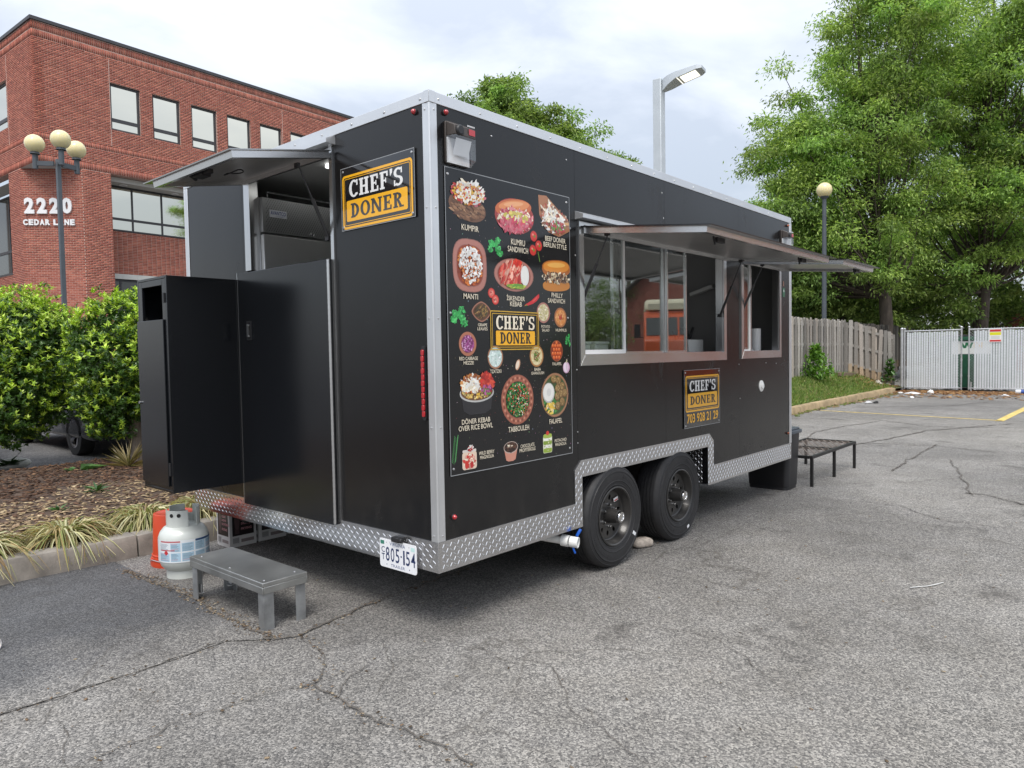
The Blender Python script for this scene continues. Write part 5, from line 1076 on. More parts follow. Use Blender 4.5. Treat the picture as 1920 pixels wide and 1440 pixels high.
a1, P1, s1_ = awning(1.262, 3.30, 2.226, -0.85, 2.132, 'long awning over the main serving window'); a2, P2, s2_ = awning(3.655, 4.50, 2.228, -0.85, 2.150, 'short awning over the small window at the far end')
def latch(o, P, x, t):
    m = MB(); q = P(t, -0.05); m.box(x - .05, x + .05, q.y - .012, q.y + .012, q.z - .01, q.z + .018); m.tube([(x - .06, q.y, q.z), (x + .06, q.y, q.z)], 0.006, 6); m.tube([(x - .08, q.y, q.z + .02), (x - .08, q.y - .01, q.z - .03)], 0.006, 6); m.build('latch', MATS['black_plastic'], o)
latch(a1, P1, 2.98, 0.9); latch(a2, P2, 4.25, 0.92); latch(a1, P1, 1.6, 0.9)
def strut(p0, p1, par):
    p0, p1 = Vector(p0), Vector(p1); mid = p0.lerp(p1, 0.55); m = MB(); m.tube([p0, mid], 0.0105, 10); m.tube([mid, p1], 0.0048, 8)
    for p in (p0, p1): m.sphere(tuple(p), 0.010, 8, 6); m.box(p.x - .014, p.x + .004, p.y - .012, p.y + .02, p.z - .012, p.z + .012)
    m.build('gas_strut', MATS['black_plastic'], par)
strut((1.298, 0.012, 1.788), (1.298, -0.18, 2.172), a1); strut((3.262, 0.012, 1.736), (3.262, -0.175, 2.172), a1); strut((3.70, 0.005, 1.802), (3.70, -0.178, 2.178), a2)
def drip(x0, x1, z, fn, name='drip_rail', mat='alu_trim'):
    m = MB(); m.add([fn(x0, z, 0.0005), fn(x1, z, .0005), fn(x1, z + .052, .0005), fn(x0, z + .052, .0005), fn(x0, z + .004, .062), fn(x1, z + .004, .062), fn(x1, z + .026, .062), fn(x0, z + .026, .062)], [(0, 1, 2, 3), (4, 7, 6, 5), (0, 4, 5, 1), (3, 2, 6, 7), (0, 3, 7, 4), (1, 5, 6, 2)]); return m.build(name, MATS[mat], T, smooth=False)
drip(1.20, 3.38, 2.272, SF); drip(3.60, 4.57, 2.272, SF)

# ------------------------------------------------------------------ wall lights, marker lights, fittings
def wallpack(fn, x0, x1, z0, z1, small=False):
    D = 0.075; s = 1.0; zm = z0 + (z1 - z0) * 0.64; m = MB(); m.prism(rrect(x0 + .004, x1 - .004, z0 + .004, z1, .012, 3), fn, 0.0004, 0.014); m.add([fn(x0 + .006, zm, .02), fn(x1 - .006, zm, .02), fn(x1 - .006, z1 - .006, .02), fn(x0 + .006, z1 - .006, .02), fn(x0 + .012, zm, D), fn(x1 - .012, zm, D), fn(x1 - .012, z1 - .03, D * .92), fn(x0 + .012, z1 - .03, D * .92)], [(0, 1, 5, 4), (1, 2, 6, 5), (2, 3, 7, 6), (3, 0, 4, 7), (4, 5, 6, 7)])
    o = m.build('wall_light', MATS['dark_housing'], T, bevel=.003); m = MB(); m.add([fn(x0 + .001, z0, .0145), fn(x1 - .001, z0, .0145), fn(x1 - .001, zm - .002, .0145), fn(x0 + .001, zm - .002, .0145), fn(x0 + .010, z0 + .03, D * .95), fn(x1 - .010, z0 + .03, D * .95), fn(x1 - .014, zm - .002, D), fn(x0 + .014, zm - .002, D)], [(0, 1, 5, 4), (1, 2, 6, 5), (3, 0, 4, 7), (4, 5, 6, 7)]); m.build('lens', MATS['lens_glass'], o, smooth=False)
    m = MB(); xm = (x0 + x1) / 2; m.prism([(x0 + .008, z0 + .008), (x1 - .008, z0 + .008), (x1 - .008, zm - .006), (x0 + .008, zm - .006)], fn, .015, .022); m.add([fn(x0 + .03, zm - .012, .062), fn(x1 - .03, zm - .012, .062), fn(x1 - .03, z0 + .05, .035), fn(x0 + .03, z0 + .05, .035)], [(0, 1, 2, 3)]); m.build('reflector', MATS['white_letter'], o, smooth=False)
    m = MB(); c = Vector(fn(x0 + .042, z1 - .055, D * .9)); nrm = Vector(fn(0, 0, 1)) - Vector(fn(0, 0, 0)); m.lathe([(.026, -.01), (.026, .014), (.02, .02), (0, .02)], 18, Matrix.Translation(c) @ nrm.to_track_quat('Z', 'Y').to_matrix().to_4x4()); m.build('photocell', MATS['black_plastic'], o)
    m = MB(); m.prism([(x1 - .062, zm + .012), (x1 - .018, zm + .012), (x1 - .018, zm + .042), (x1 - .062, zm + .042)], fn, D + .0002, D + .0012, hx('#b8353c'));
    for k in range(6): m.prism([(x1 - .07 + k * .009, zm + .053), (x1 - .064 + k * .009, zm + .053), (x1 - .064 + k * .009, zm + .061), (x1 - .07 + k * .009, zm + .061)], fn, D * .965, D * .985 + .001, (.6, .6, .6))
    m.build('sticker', MATS['print'], o, smooth=False)
wallpack(SF, 0.092, 0.262, 2.405, 2.622); wallpack(SF, 4.56, 4.72, 2.385, 2.60)
def marker(p, nrm, mat='red_lens', r=0.0135):
    m = MB(); q = Matrix.Translation(p) @ Vector(nrm).to_track_quat('Z', 'Y').to_matrix().to_4x4(); m.lathe([(r * 1.25, 0), (r * 1.2, .006), (r, .008)], 14, q); o = m.build('marker_light', MATS['black_plastic'], T); m = MB(); m.lathe([(r, .007), (r * .9, .016), (r * .5, .022), (0, .024)], 14, q); m.build('lens', MATS[mat], o)
marker((0.105, 0, 2.663), (0, -1, 0)); marker((0.107, 0, 0.613), (0, -1, 0)); marker((4.735, 0, 2.66), (0, -1, 0), 'amber_lens', .011); marker((4.735, 0, 0.608), (0, -1, 0), 'amber_lens', .012); marker((0, 0.104, 2.665), (-1, 0, 0)); marker((0, 1.05, 2.665), (-1, 0, 0))
def tailbar(y):
    m = MB(); m.prism(rrect(-y - .013, -y + .013, 1.117, 1.495, .012, 4), RF, .0004, .012); o = m.build('tail_light', MATS['black_plastic'], T); m = MB()
    for k in range(11): m.prism(rrect(-y - .010, -y + .010, 1.135 + k * .031, 1.135 + k * .031 + .0295, .006, 3), RF, .012, .020 + .002 * (k % 2))
    m.build('lens', MATS['red_lens'], o, bevel=.002)
tailbar(0.072); tailbar(2.575)
m = MB(); c = Matrix.Translation((4.086, 0, 1.108)) @ Matrix.Rotation(PI / 2, 4, 'X'); m.lathe([(.052, 0), (.052, .006), (.046, .010), (.03, .010), (.028, .02), (.02, .022), (0, .022)], 24, c); m.build('water_inlet', MATS['pvc_white'], T)
m = MB(); m.prism([(4.615, 1.955), (4.675, 1.955), (4.675, 2.045), (4.615, 2.045)], SF, .0004, .002, hx('#1f6b4a')); m.prism(ellp(4.645, 2.015, .013, .013, 12), SF, .0021, .003, (.75, .8, .78)); m.prism([(4.625, 2.06), (4.655, 2.06), (4.65, 2.11), (4.63, 2.11)], SF, .0004, .002, hx('#8a5a44')); m.build('green_sticker', MATS['print'], T, smooth=False)
m = MB(); m.tube([(1.02, 0.22, 0.30), (1.06, 0.12, 0.288), (1.085, 0.05, 0.282)], 0.026, 14); m.tube([(1.085, .05, .282), (1.10, 0.005, .278)], 0.036, 16); m.lathe([(.03, 0), (.034, .004), (.034, .055), (.027, .055), (.025, .02), (0, .018)], 18, Matrix.Translation((1.102, 0.0, .277)) @ Vector((.35, -1, -.08)).to_track_quat('Z', 'Y').to_matrix().to_4x4()); dv = m.build('drain_valve', MATS['pvc_white'], T)
m = MB(); m.bar((1.125, -.035, .31), (1.15, -.05, .352), .022, .012); m.bar((1.105, -.02, .245), (1.115, -.03, .205), .026, .012); m.build('handle', MATS['valve_blue'], dv, bevel=.003)

# ------------------------------------------------------------------ rear: hatch, door, cabinet
m = MB(); m.prism([(-1.79, 2.02), (-1.72, 2.02), (-1.72, 2.60), (-1.79, 2.60)], RF, 0.0004, 0.012); m.box(0, .05, 1.722, 1.728, 2.02, 2.6); m.prism([(-.835, .49), (-.806, .49), (-.806, 2.655), (-.835, 2.655)], RF, .0004, .010); m.box(0.0, .05, .829, .835, .49, 2.61); m.prism([(-1.79, 2.602), (-.8355, 2.602), (-.8355, 2.63), (-1.79, 2.63)], RF, .0004, .009)
m.build('hatch_frame', MATS['alu_frame'], T, smooth=False)
drip(-1.85, -0.78, 2.640, RF)
def rp_(t, h):                       # along the rear hatch
    a, b = Vector((-0.03, 0, 2.602)), Vector((-0.62, 0, 2.492)); d = b - a; n = Vector((d.z, 0, -d.x)).normalized(); n = n if n.z > 0 else -n; return a + d * t + n * h
def rslab(mb, ya, yb, t0, t1, h0, h1):
    p = [rp_(t, h) for t, h in ((t0, h0), (t1, h0), (t1, h1), (t0, h1))]; mb.add([(q.x, ya, q.z) for q in p] + [(q.x, yb, q.z) for q in p], [(0, 3, 2, 1), (4, 5, 6, 7), (0, 1, 5, 4), (1, 2, 6, 5), (2, 3, 7, 6), (3, 0, 4, 7)])
m = MB(); rslab(m, 0.79, 1.83, -0.01, 1.01, 0, .006); ra = m.build('hatch', MATS['steel'], T, smooth=False, label='steel lined hatch propped open over the rear opening'); m = MB(); rslab(m, .802, .832, 0, .985, -.036, -.0005); rslab(m, 1.70, 1.73, 0, .985, -.036, -.0005); rslab(m, .832, 1.70, .935, .985, -.036, -.0005); rslab(m, .832, 1.70, 0, .05, -.036, -.0005); m.build('hatch_frame', MATS['alu_frame'], ra, smooth=False)
m = MB(); rslab(m, .832, 1.70, .05, .935, -.012, -.001); m.build('hatch_lining', MATS['awning_under'], ra, smooth=False)
q = rp_(.84, -.03); m = MB(); m.box(q.x - .03, q.x + .03, 1.26, 1.36, q.z - .02, q.z + .015); m.box(q.x - .02, q.x + .02, 1.21, 1.27, q.z - .012, q.z + .012); m.tube([(q.x - .03, 1.38, q.z), (q.x + .02, 1.42, q.z - .01)], .012, 8); m.build('latch', MATS['black_plastic'], ra, bevel=.004)
q = rp_(.55, -.02); m = MB(); m.tube([(q.x + .05 * math.cos(a), 1.27 + .07 * math.cos(a) * 0 + .06 * math.sin(a), q.z - .004 - .03 * abs(math.cos(a)) * (math.cos(a) < 0)) for a in [rad(20 * k) for k in range(19)]], .004, 6); m.build('pull_ring', MATS['black_plastic'], ra)
strut((-0.004, .862, 2.125), (-0.19, .862, 2.505), ra)
m = MB(); m.box(-.0355, -.004, .84, 1.858, .474, 2.006); do = m.build('rear_door', MATS['black_gloss'], T, bevel=.003, label='lower half door, closed')
m = MB(); m.box(-.0375, -.002, 1.8585, 1.8635, .474, 2.01); m.build('door_edge', MATS['alu_frame'], do, smooth=False); m = MB(); m.tube([(-.034, .836, .48), (-.034, .836, 2.0)], .007, 8)
for k in range(50): m.lathe([(.0078, 0), (.0078, .022)], 8, Matrix.Translation((-.034, .836, .485 + k * .030)))
m.build('piano_hinge', MATS['alu_frame'], do, angle=30)
m = MB(); m.prism(rrect(-1.752, -1.692, 1.563, 1.69, .008, 3), RF, .0356, .041); la = m.build('latch', MATS['black_plastic'], do); m = MB(); m.prism(rrect(-1.741, -1.70, 1.575, 1.678, .006, 3), RF, .0412, .0416); m.build('recess', MATS['under_black'], la, smooth=False); m = MB(); m.prism(rrect(-1.735, -1.722, 1.585, 1.668, .005, 3), RF, .0418, .05); m.sphere((-.048, 1.712, 1.66), .007, 8, 6); m.sphere((-.048, 1.712, 1.59), .007, 8, 6); m.build('lever', MATS['steel_dull'], la)
# cabinet
CX, CY0, CY1, CZ0, CZ1 = -0.497, 1.869, 2.30, 0.611, 1.968; t = .018
m = MB(); m.box(CX, -.001, CY0, CY0 + t, CZ0, CZ1); m.box(CX, -.001, CY1 - t, CY1, CZ0, CZ1); m.box(CX, -.001, CY0 + t, CY1 - t, CZ1 - t, CZ1 - .0005); m.box(CX, -.001, CY0 + t, CY1 - t, CZ0 + .0005, CZ0 + t)
for a, b, c, d in ((CY0 + t, CY0 + .066, CZ0 + t, CZ1 - t), (CY1 - .066, CY1 - t, CZ0 + t, CZ1 - t), (CY0 + .066, CY1 - .066, 1.91, CZ1 - t), (CY0 + .066, CY1 - .066, CZ0 + t, CZ0 + .05)): m.box(CX + .0008, CX + .02, a, b, c, d)
cab = m.build('cabinet', MATS['black_gloss'], T, bevel=.0025, label='tall narrow cabinet on the rear wall')
m = MB(); m.box(CX - .012, CX - .002, CY0 + .04, CY1 - .004, CZ0 + .04, 1.697); cdo = m.build('cabinet_door', MATS['black_gloss'], cab, bevel=.002); m = MB(); m.tube([(CX - .013, CY1 - .02, 1.17), (CX - .024, CY1 - .02, 1.17)], .009, 10); m.build('lock', MATS['chrome'], cab)
m = MB(); m.prism([(-CY0 - .045, 1.80), (-CY0 - .022, 1.80), (-CY0 - .022, 1.86), (-CY0 - .045, 1.86)], lambda x, z, d: (CX - d, -x, z), .0002, .008); m.prism([(-CY0 - .045, .72), (-CY0 - .022, .72), (-CY0 - .022, .80), (-CY0 - .045, .80)], lambda x, z, d: (CX - d, -x, z), .0002, .008); m.build('hinge', MATS['black_plastic'], cab)
m = MB()
for rr in (.16, .145): m.tube([(CX + .10, CY0 + .19 + rr * math.cos(a), 1.58 + rr * math.sin(a)) for a in [rad(15 * k) for k in range(25)]], .005, 6)
m.build('hose_coil', MATS['steel_dull'], cab)

# ------------------------------------------------------------------ number plate
m = MB(); m.prism(rrect(-.435, -.137, .313, .467, .014, 4), RF, .026, .029); npl = m.build('number_plate', MATS['plate_white'], T, smooth=False); m = MB(); nv = hx('#23345e'); d = .0294
put_text(m, 'VIRGINIA', RF, -.352, -.225, .437, .456, d, hx('#4a5a86'), .0); put_text(m, 'TRAILER', RF, -.345, -.230, .323, .338, d, hx('#4a5a86'), .0)
put_text(m, 'C', RF, -.421, -.393, .392, .424, d, nv, .01); put_text(m, 'T', RF, -.421, -.393, .352, .386, d, nv, .01); x = -.385
for ch, wv in zip('805-154', (.031, .031, .031, .012, .013, .031, .034)):
    y0, y1 = (.350, .426) if ch != '-' else (.386, .394); put_text(m, ch, RF, x, x + wv, y0, y1, d, nv, .008); x += wv + .0093
m.prism([(-.428, .436), (-.397, .436), (-.397, .456), (-.428, .456)], RF, .0291, .0296, hx('#2f7a66')); m.prism([(-.180, .432), (-.150, .432), (-.150, .452), (-.180, .452)], RF, .0291, .0296, hx('#bfe0dc'))
for x in (-.378, -.194): m.prism(ellp(x, .331, .003, .003, 8), RF, .0291, .0296, nv); m.prism(ellp(x, .449, .003, .003, 8), RF, .0291, .0296, (.3, .3, .3))
m.build('plate_lettering', MATS['print'], npl, smooth=False); m = MB(); m.box(-.05, -.006, .255, .315, .466, .492); m.tube([(-.035, .24, .478), (-.035, .31, .478)], .013, 10); m.build('plate_light', MATS['black_plastic'], npl, bevel=.003); m = MB(); m.box(-.025, -.007, .25, .32, .35, .46); m.build('plate_bracket', MATS['under_black'], npl, smooth=False)

# ------------------------------------------------------------------ sign boards
YE = hx('#f2b21f'); WH = (.80, .80, .79); BK = (.012, .012, .012)
def sign(fn, x0, x1, z0, z1, bx, yb, ch, dn, phone=None, label=None, dcol=BK):
    m = MB(); m.prism([(x0, z0), (x1, z0), (x1, z1), (x0, z1)], fn, .004, .009); o = m.build('sign_board', MATS['acrylic_black'], T, smooth=False, label=label); m = MB()
    e = .0035; m.ring([(x0, z0), (x1, z0), (x1, z1), (x0, z1)], [(x0 + e, z0 + e), (x1 - e, z0 + e), (x1 - e, z1 - e), (x0 + e, z1 - e)], fn, .0093); m.build('edge', MATS['acrylic_edge'], o, smooth=False)
    m = MB(); a, b, c, d = bx; R = lambda i, r: rrect(a + i, b - i, c + i, d - i, r, 5); m.ring(R(0, .022), R(.013, .013), fn, .0098, YE); m.ring(R(.019, .010), R(.0225, .008), fn, .0098, YE); m.flat(rrect(*yb, .010, 4), fn, .0096, YE); m.build('border', MATS['print'], o, smooth=False)
    m = MB(); put_slab(m, "CHEF'S", fn, *ch, .0100, WH); m.build('lettering', MATS['print'], o, smooth=False); m = MB(); put_slab(m, 'DONER', fn, *dn, .0100, dcol); m.build('lettering', MATS['print'], o, smooth=False)
    if phone: m = MB(); put_text(m, '703 928 21 29', fn, *phone, .0100, YE, .022); m.build('phone_number', MATS['print'], o, smooth=False)
    m = MB()
    nrm = Vector(fn(0, 0, 1)) - Vector(fn(0, 0, 0)); rivets(m, [fn(a, b, .0092) for a in (x0 + .02, x1 - .02) for b in (z0 + .02, z1 - .02)], nrm, .007); m.build('screw', MATS['screw'], o)
sign(RF, -.726, -.106, 2.146, 2.490, (-.712, -.122, 2.152, 2.446), (-.677, -.163, 2.192, 2.306), (-.65, -.19, 2.322, 2.412), (-.64, -.194, 2.210, 2.288), label='sign board on the rear wall', dcol=(.05, .05, .05))
sign(SF, 2.580, 3.200, .843, 1.296, (2.601, 3.184, .967, 1.250), (2.637, 3.147, 1.000, 1.110), (2.666, 3.124, 1.126, 1.210), (2.676, 3.118, 1.021, 1.089), phone=(2.622, 3.162, .880, .953), label='sign board with phone number under the serving window')

# ------------------------------------------------------------------ menu board: printed dishes
m = MB(); m.prism([(.09, .824), (1.138, .824), (1.138, 2.396), (.09, 2.396)], SF, .0004, .005); menu = m.build('menu_board', MATS['poster_black'], T, smooth=False); m = MB(); rivets(m, [(x, -.0052, z) for x in (.112, 1.108) for z in (2.36, 1.66, .86)], (0, -1, 0), .007); m.build('screw', MATS['screw'], menu)
m = MB(); e = .004; m.ring([(.09, .824), (1.138, .824), (1.138, 2.396), (.09, 2.396)], [(.09 + e, .824 + e), (1.138 - e, .824 + e), (1.138 - e, 2.396 - e), (.09 + e, 2.396 - e)], SF, .0053); m.build('edge', MATS['acrylic_edge'], menu, smooth=False)
class Art:
    def __init__(s, box, seed): s.m = MB(); s.cx, s.cz, s.w, s.h = box; s.d = .0055; s.r = random.Random(seed)
    def q(s, p): s.d += 1.1e-5; return [(s.cx + x * s.w / 2, s.cz + y * s.h / 2) for x, y in p]
    def el(s, x, y, rx, ry, c, n=24, rot=0.0, p=2.0): s.m.flat(s.q(ellp(x, y, rx, ry, n, rot, p)), SF, s.d, c); return s
    def poly(s, pts, c): s.m.flat(s.q(pts), SF, s.d, c); return s
    def blob(s, x, y, r, c, el=1.0, rot=None):
        n = s.r.randint(5, 8); rot = s.r.uniform(0, PI) if rot is None else rot; co, si = math.cos(rot), math.sin(rot); pts = []
        for i in range(n): t = 2 * PI * i / n; k = r * s.r.uniform(.7, 1.15); a, b = k * el * math.cos(t), k / el ** .5 * math.sin(t); pts.append((x + a * co - b * si, y + (a * si + b * co) * s.w / s.h))
        return s.poly(pts, c)
    def sc(s, x, y, rx, ry, cols, n, r, el=1.2, rot=None, inside=None):
        for _ in range(int(n * 2.4)):
            a = s.r.uniform(0, 2 * PI); k = math.sqrt(s.r.random()); px, py = x + rx * k * math.cos(a), y + ry * k * math.sin(a)
            if inside and not inside(px, py): continue
            c = s.r.choice(cols); f = s.r.uniform(.75, 1.2); s.blob(px, py, r * .62 * s.r.uniform(.6, 1.3), tuple(min(1, q * f) for q in c), min(2.1, el * s.r.uniform(.8, 1.3)), rot)
        return s
    def done(s): s.m.build('dish_picture', MATS['print'], menu, smooth=False)
H = hx; RED, DRED, PINK, CREAM, ORG, BRN, DBRN, GRN, DGRN = H('#c8322a'), H('#8f1f22'), H('#d0707c'), H('#efe3cb'), H('#d9772b'), H('#8d5f3c'), H('#4f3423'), H('#5f8f35'), H('#2e5a2a'); YL = H('#e0b13f'); WT = H('#e8e6e0'); COP = H('#b0766a'); COPD = H('#7d4d42')
def plate(a, rim, inn, k=.80, p=2.0): a.el(0, 0, 1, 1, tuple(.6 * q for q in rim), 30, p=p).el(0, 0, .965, .97, rim, 30, p=p).el(0, 0, k + .03, k + .03, tuple(.7 * q for q in rim), 28, p=p).el(0, 0, k, k, inn, 28, p=p); return a
a = Art((.259, 2.249, .317, .235), 1); a.el(-.05, -.32, .88, .60, H('#6d4a33'), 28, -.25); a.sc(-.05, -.40, .78, .48, [H('#7d583e'), H('#916a4c'), H('#5a3c2a'), H('#a57f5f')], 80, .10, 1.6, -.3); a.sc(.0, .28, .80, .50, [RED, H('#b0424a'), ORG, YL, CREAM, PINK, H('#7a3b30')], 120, .10); a.sc(.05, .35, .62, .45, [WT, CREAM], 30, .13, 3.2); a.sc(0, .3, .7, .4, [YL, H('#e2952e'), RED], 40, .055); a.done()
a = Art((.626, 2.213, .347, .214), 2); a.el(.0, .0, .97, .92, H('#9c3a33'), 26, .35); a.el(-.05, .42, .92, .46, H('#c4693c'), 26, .30); a.el(-.02, .55, .78, .26, H('#dd8d58'), 22, .28); a.el(-.05, .62, .5, .12, H('#eaa978'), 18, .26); a.sc(.05, -.12, .82, .52, [PINK, RED, H('#c23f55'), H('#e08a8f'), CREAM], 110, .12, 1.9); a.sc(.05, -.02, .6, .3, [H('#b9b04e'), CREAM, H('#d8c268')], 14, .12, 1.4); a.sc(-.1, -.5, .7, .3, [PINK, H('#c5455c')], 40, .10, 3.5); a.done()
a = Art((.986, 2.257, .30, .228), 3); a.poly([(-1, .95), (-.5, 1), (.95, -.1), (1, -.6), (.3, -1), (-.4, -.85), (-.95, -.05)], H('#a8714e')); a.sc(.0, .0, .85, .8, [H('#c79a6b'), H('#8e5f43'), CREAM, H('#b34a42'), H('#6f4433'), WT, H('#d08a70')], 140, .12, 1.9, inside=lambda x, y: y < .95 - .55 * (x + 1) + .1 and y > -1.0 + .1 * abs(x)); a.sc(-.1, -.1, .6, .5, [WT, CREAM], 24, .13, 2.4); a.sc(.2, -.5, .5, .3, [H('#a03355'), GRN, H('#b9504f')], 30, .09); a.done()
a = Art((.261, 1.911, .255, .278), 4); plate(a, COP, H('#8f3d24'), .76, 3.0); a.sc(0, 0, .70, .72, [ORG, H('#b1511f'), H('#7f3219'), H('#d98b45')], 110, .12); a.sc(0, .05, .62, .66, [WT, H('#f2f1ee'), H('#dcd8d4')], 75, .12, 1.3); a.sc(0, -.1, .6, .5, [ORG, H('#6f2d18')], 26, .06); a.done()
a = Art((.613, 1.886, .338, .184), 5); plate(a, COP, H('#8f3b2c'), .82); a.sc(-.15, .05, .60, .66, [RED, H('#d95a4a'), H('#e08b74'), H('#a82b26'), H('#efb49f')], 120, .12, 2.2, 1.1); a.el(.52, .02, .22, .62, H('#dfe0dc'), 20).el(.50, .04, .16, .5, WT, 18); a.sc(.15, .75, .2, .16, [RED, H('#d8402f')], 14, .1); a.sc(.05, -.68, .42, .1, [GRN, H('#b3c04a'), H('#8fae3c')], 22, .10, 2.5, .1); a.done()
a = Art((.991, 1.909, .295, .191), 6); a.el(.05, .45, .93, .52, H('#a85f22'), 26, .12, 2.6); a.el(.05, .55, .85, .36, H('#d98b38'), 24, .12, 2.4); a.el(.05, .66, .6, .16, H('#eab05a'), 18, .1); a.el(.05, -.62, .9, .36, H('#c17b2f'), 22, .1, 2.6); a.sc(.02, -.14, .88, .30, [DBRN, H('#6d4a33'), CREAM, H('#a58162'), H('#3c271b'), H('#d9c49d')], 95, .10); a.done()
def leafy(box, seed, cols, n=34):
    a = Art(box, seed)
    for cx_, cy_ in ((-.45, .25), (.25, .6), (.3, -.2), (.55, -.65), (-.6, -.35), (-.05, .15)): a.sc(cx_, cy_, .32, .3, cols, n // 6 + 4, .2, 1.3)
    a.poly([(-.1, .3), (0, .3), (.4, -.8), (.3, -.8)], cols[0]); a.done()
PG = [H('#2f9e4a'), H('#3bb45a'), H('#258040'), H('#58c46d')]
leafy((.458, 2.032, .129, .106), 7, PG); leafy((.175, 1.645, .132, .105), 8, PG); leafy((1.105, 1.525, .06, .082), 9, PG)
a = Art((.808, 2.067, .122, .176), 10); a.poly([(.25, -.35), (.35, -.35), (.62, -1), (.5, -1)], GRN)
for x, y in ((-.3, .62), (-.45, -.3), (.42, .05)): a.el(x, y, .52, .36, DRED, 18).el(x, y, .47, .32, RED, 18).el(x - .12, y + .1, .12, .08, H('#f08c7c'), 10); a.sc(x + .1, y, .12, .08, [GRN], 4, .1)
a.done()
a = Art((.438, 1.758, .094, .093), 11)
for x, y in ((-.35, .4), (.3, -.35)): a.el(x, y, .58, .58, RED, 18).el(x, y, .42, .42, H('#e0695c'), 16); a.sc(x, y, .3, .3, [H('#f0b09c'), DRED], 10, .1)
a.done()
a = Art((.766, 1.754, .14, .077), 12); a.poly([(-1, -.95), (-.9, -.75), (-.1, -.1), (.5, .6), (.9, 1), (.95, .5), (.6, -.1), (.1, -.55), (-.5, -.85)], H('#c9202a')); a.poly([(-1, -1), (-.6, -.85), (-.7, -.7)], GRN); a.poly([(.0, -.2), (.5, .35), (.75, .7), (.6, .3), (.2, -.2)], H('#e65a55')); a.done()
a = Art((.341, 1.673, .152, .110), 13); plate(a, H('#a5705a'), H('#5c3b28'), .86, 1.5); a.sc(0, 0, .66, .6, [H('#6e4a2c'), H('#4d3420'), H('#8f6a3a'), H('#3c3a1e'), H('#a5834a')], 60, .14, 2.0, .7); a.done()
def bowl(box, seed, rim, inn, cols, n=50, r=.13, k=.82): a = Art(box, seed); plate(a, rim, inn, k); a.sc(0, 0, k * .93, k * .93, cols, n, r); return a
bowl((.868, 1.684, .125, .122), 14, COP, H('#c9bd92'), [CREAM, H('#d8cf9f'), H('#b9ad6c'), H('#e9e0bd')]).done()
a = bowl((1.032, 1.660, .122, .120), 15, H('#a5663c'), H('#d98d4a'), [H('#e09a55'), H('#c9772f'), H('#eab078')], 40); a.sc(0, .05, .25, .25, [RED, H('#a83a20')], 12, .12); a.done()
bowl((.232, 1.502, .131, .128), 16, H('#b06f55'), H('#7a2f63'), [H('#9c3f86'), H('#b864a5'), H('#6b2356'), H('#d8a5cb')], 70, .12, .72).done()
bowl((.444, 1.429, .125, .128), 17, H('#a8775a'), H('#cfe0da'), [H('#d8e8e2'), H('#bcd2cc'), H('#e6f1ee')], 34, .16, .84).done()
a = bowl((.799, 1.431, .127, .128), 18, H('#b0763f'), H('#e0d0a2'), [H('#e8dcb5'), H('#d0bd86')], 24, .15, .84); a.sc(0, 0, .42, .48, [GRN, DGRN, H('#9a5c30'), H('#7d8a3a')], 34, .11); a.done()
a = Art((.990, 1.459, .120, .128), 19); plate(a, H('#a5522e'), H('#7d2a14'), .9)
for i, y in enumerate((-.62, -.25, .12, .48, .75)):
    for x in ((-.42, 0, .42) if i % 2 == 0 else (-.6, -.2, .22, .6)):
        if x * x + y * y < .72: a.el(x, y, .215, .2, H('#b23c18'), 14).el(x - .03, y + .04, .17, .15, H('#e06a2c'), 12).el(x - .06, y + .08, .06, .05, H('#f2a774'), 8)
a.done()
a = Art((1.084, 1.363, .081, .085), 20); a.el(0, -.15, .85, .82, H('#cfa9c2'), 18).el(-.1, -.1, .6, .7, H('#eadbe6'), 16).el(.15, -.1, .16, .66, H('#d5bdd0'), 12); a.poly([(-.15, .5), (.15, .5), (.3, 1), (.05, 1)], H('#c9c6a0')); a.done()
a = Art((.630, 1.384, .060, .066), 21); a.el(0, 0, .6, 1.0, H('#c99a7a'), 16, -.5).el(-.1, 0, .42, .8, H('#ecd9c4'), 14, -.5); a.done()
a = Art((.296, 1.244, .272, .232), 22); a.poly([(-.9, .12), (.92, .12), (.78, -.8), (.45, -.98), (-.45, -.98), (-.76, -.8)], H('#26262a')); a.el(0, -.02, .96, .42, H('#b9b9b6'), 26).el(0, .02, .9, .38, H('#6d4a30'), 24); a.sc(0, .02, .82, .30, [YL, H('#d8b867'), H('#e5cc8a')], 60, .07); a.sc(-.3, .42, .60, .42, [H('#a8622e'), H('#c98a4a'), ORG, H('#8a4a24'), WT], 80, .12); a.sc(-.35, .35, .5, .3, [WT, CREAM], 26, .11, 1.8); a.sc(.55, .45, .35, .45, [RED, H('#d8503a'), H('#a62a24')], 40, .14, 1.5); a.sc(.5, .1, .3, .2, [H('#7a2a5c'), GRN, H('#b05a90')], 30, .09); a.done()
a = Art((.624, 1.188, .282, .284), 23); plate(a, H('#a5614c'), H('#27452a'), .72)
for k in range(40): t_ = 2 * PI * k / 40; a.el(.86 * math.cos(t_), .86 * math.sin(t_), .055, .055, H('#c98a72') if k % 2 else H('#7d4436'), 8)
a.sc(0, 0, .68, .68, [H('#2f6b33'), H('#1f4f26'), H('#3f8540'), H('#5a9a4a')], 210, .075, 1.3); a.sc(0, 0, .66, .66, [RED, H('#d8604a'), H('#b8502f'), CREAM], 70, .045); a.done()
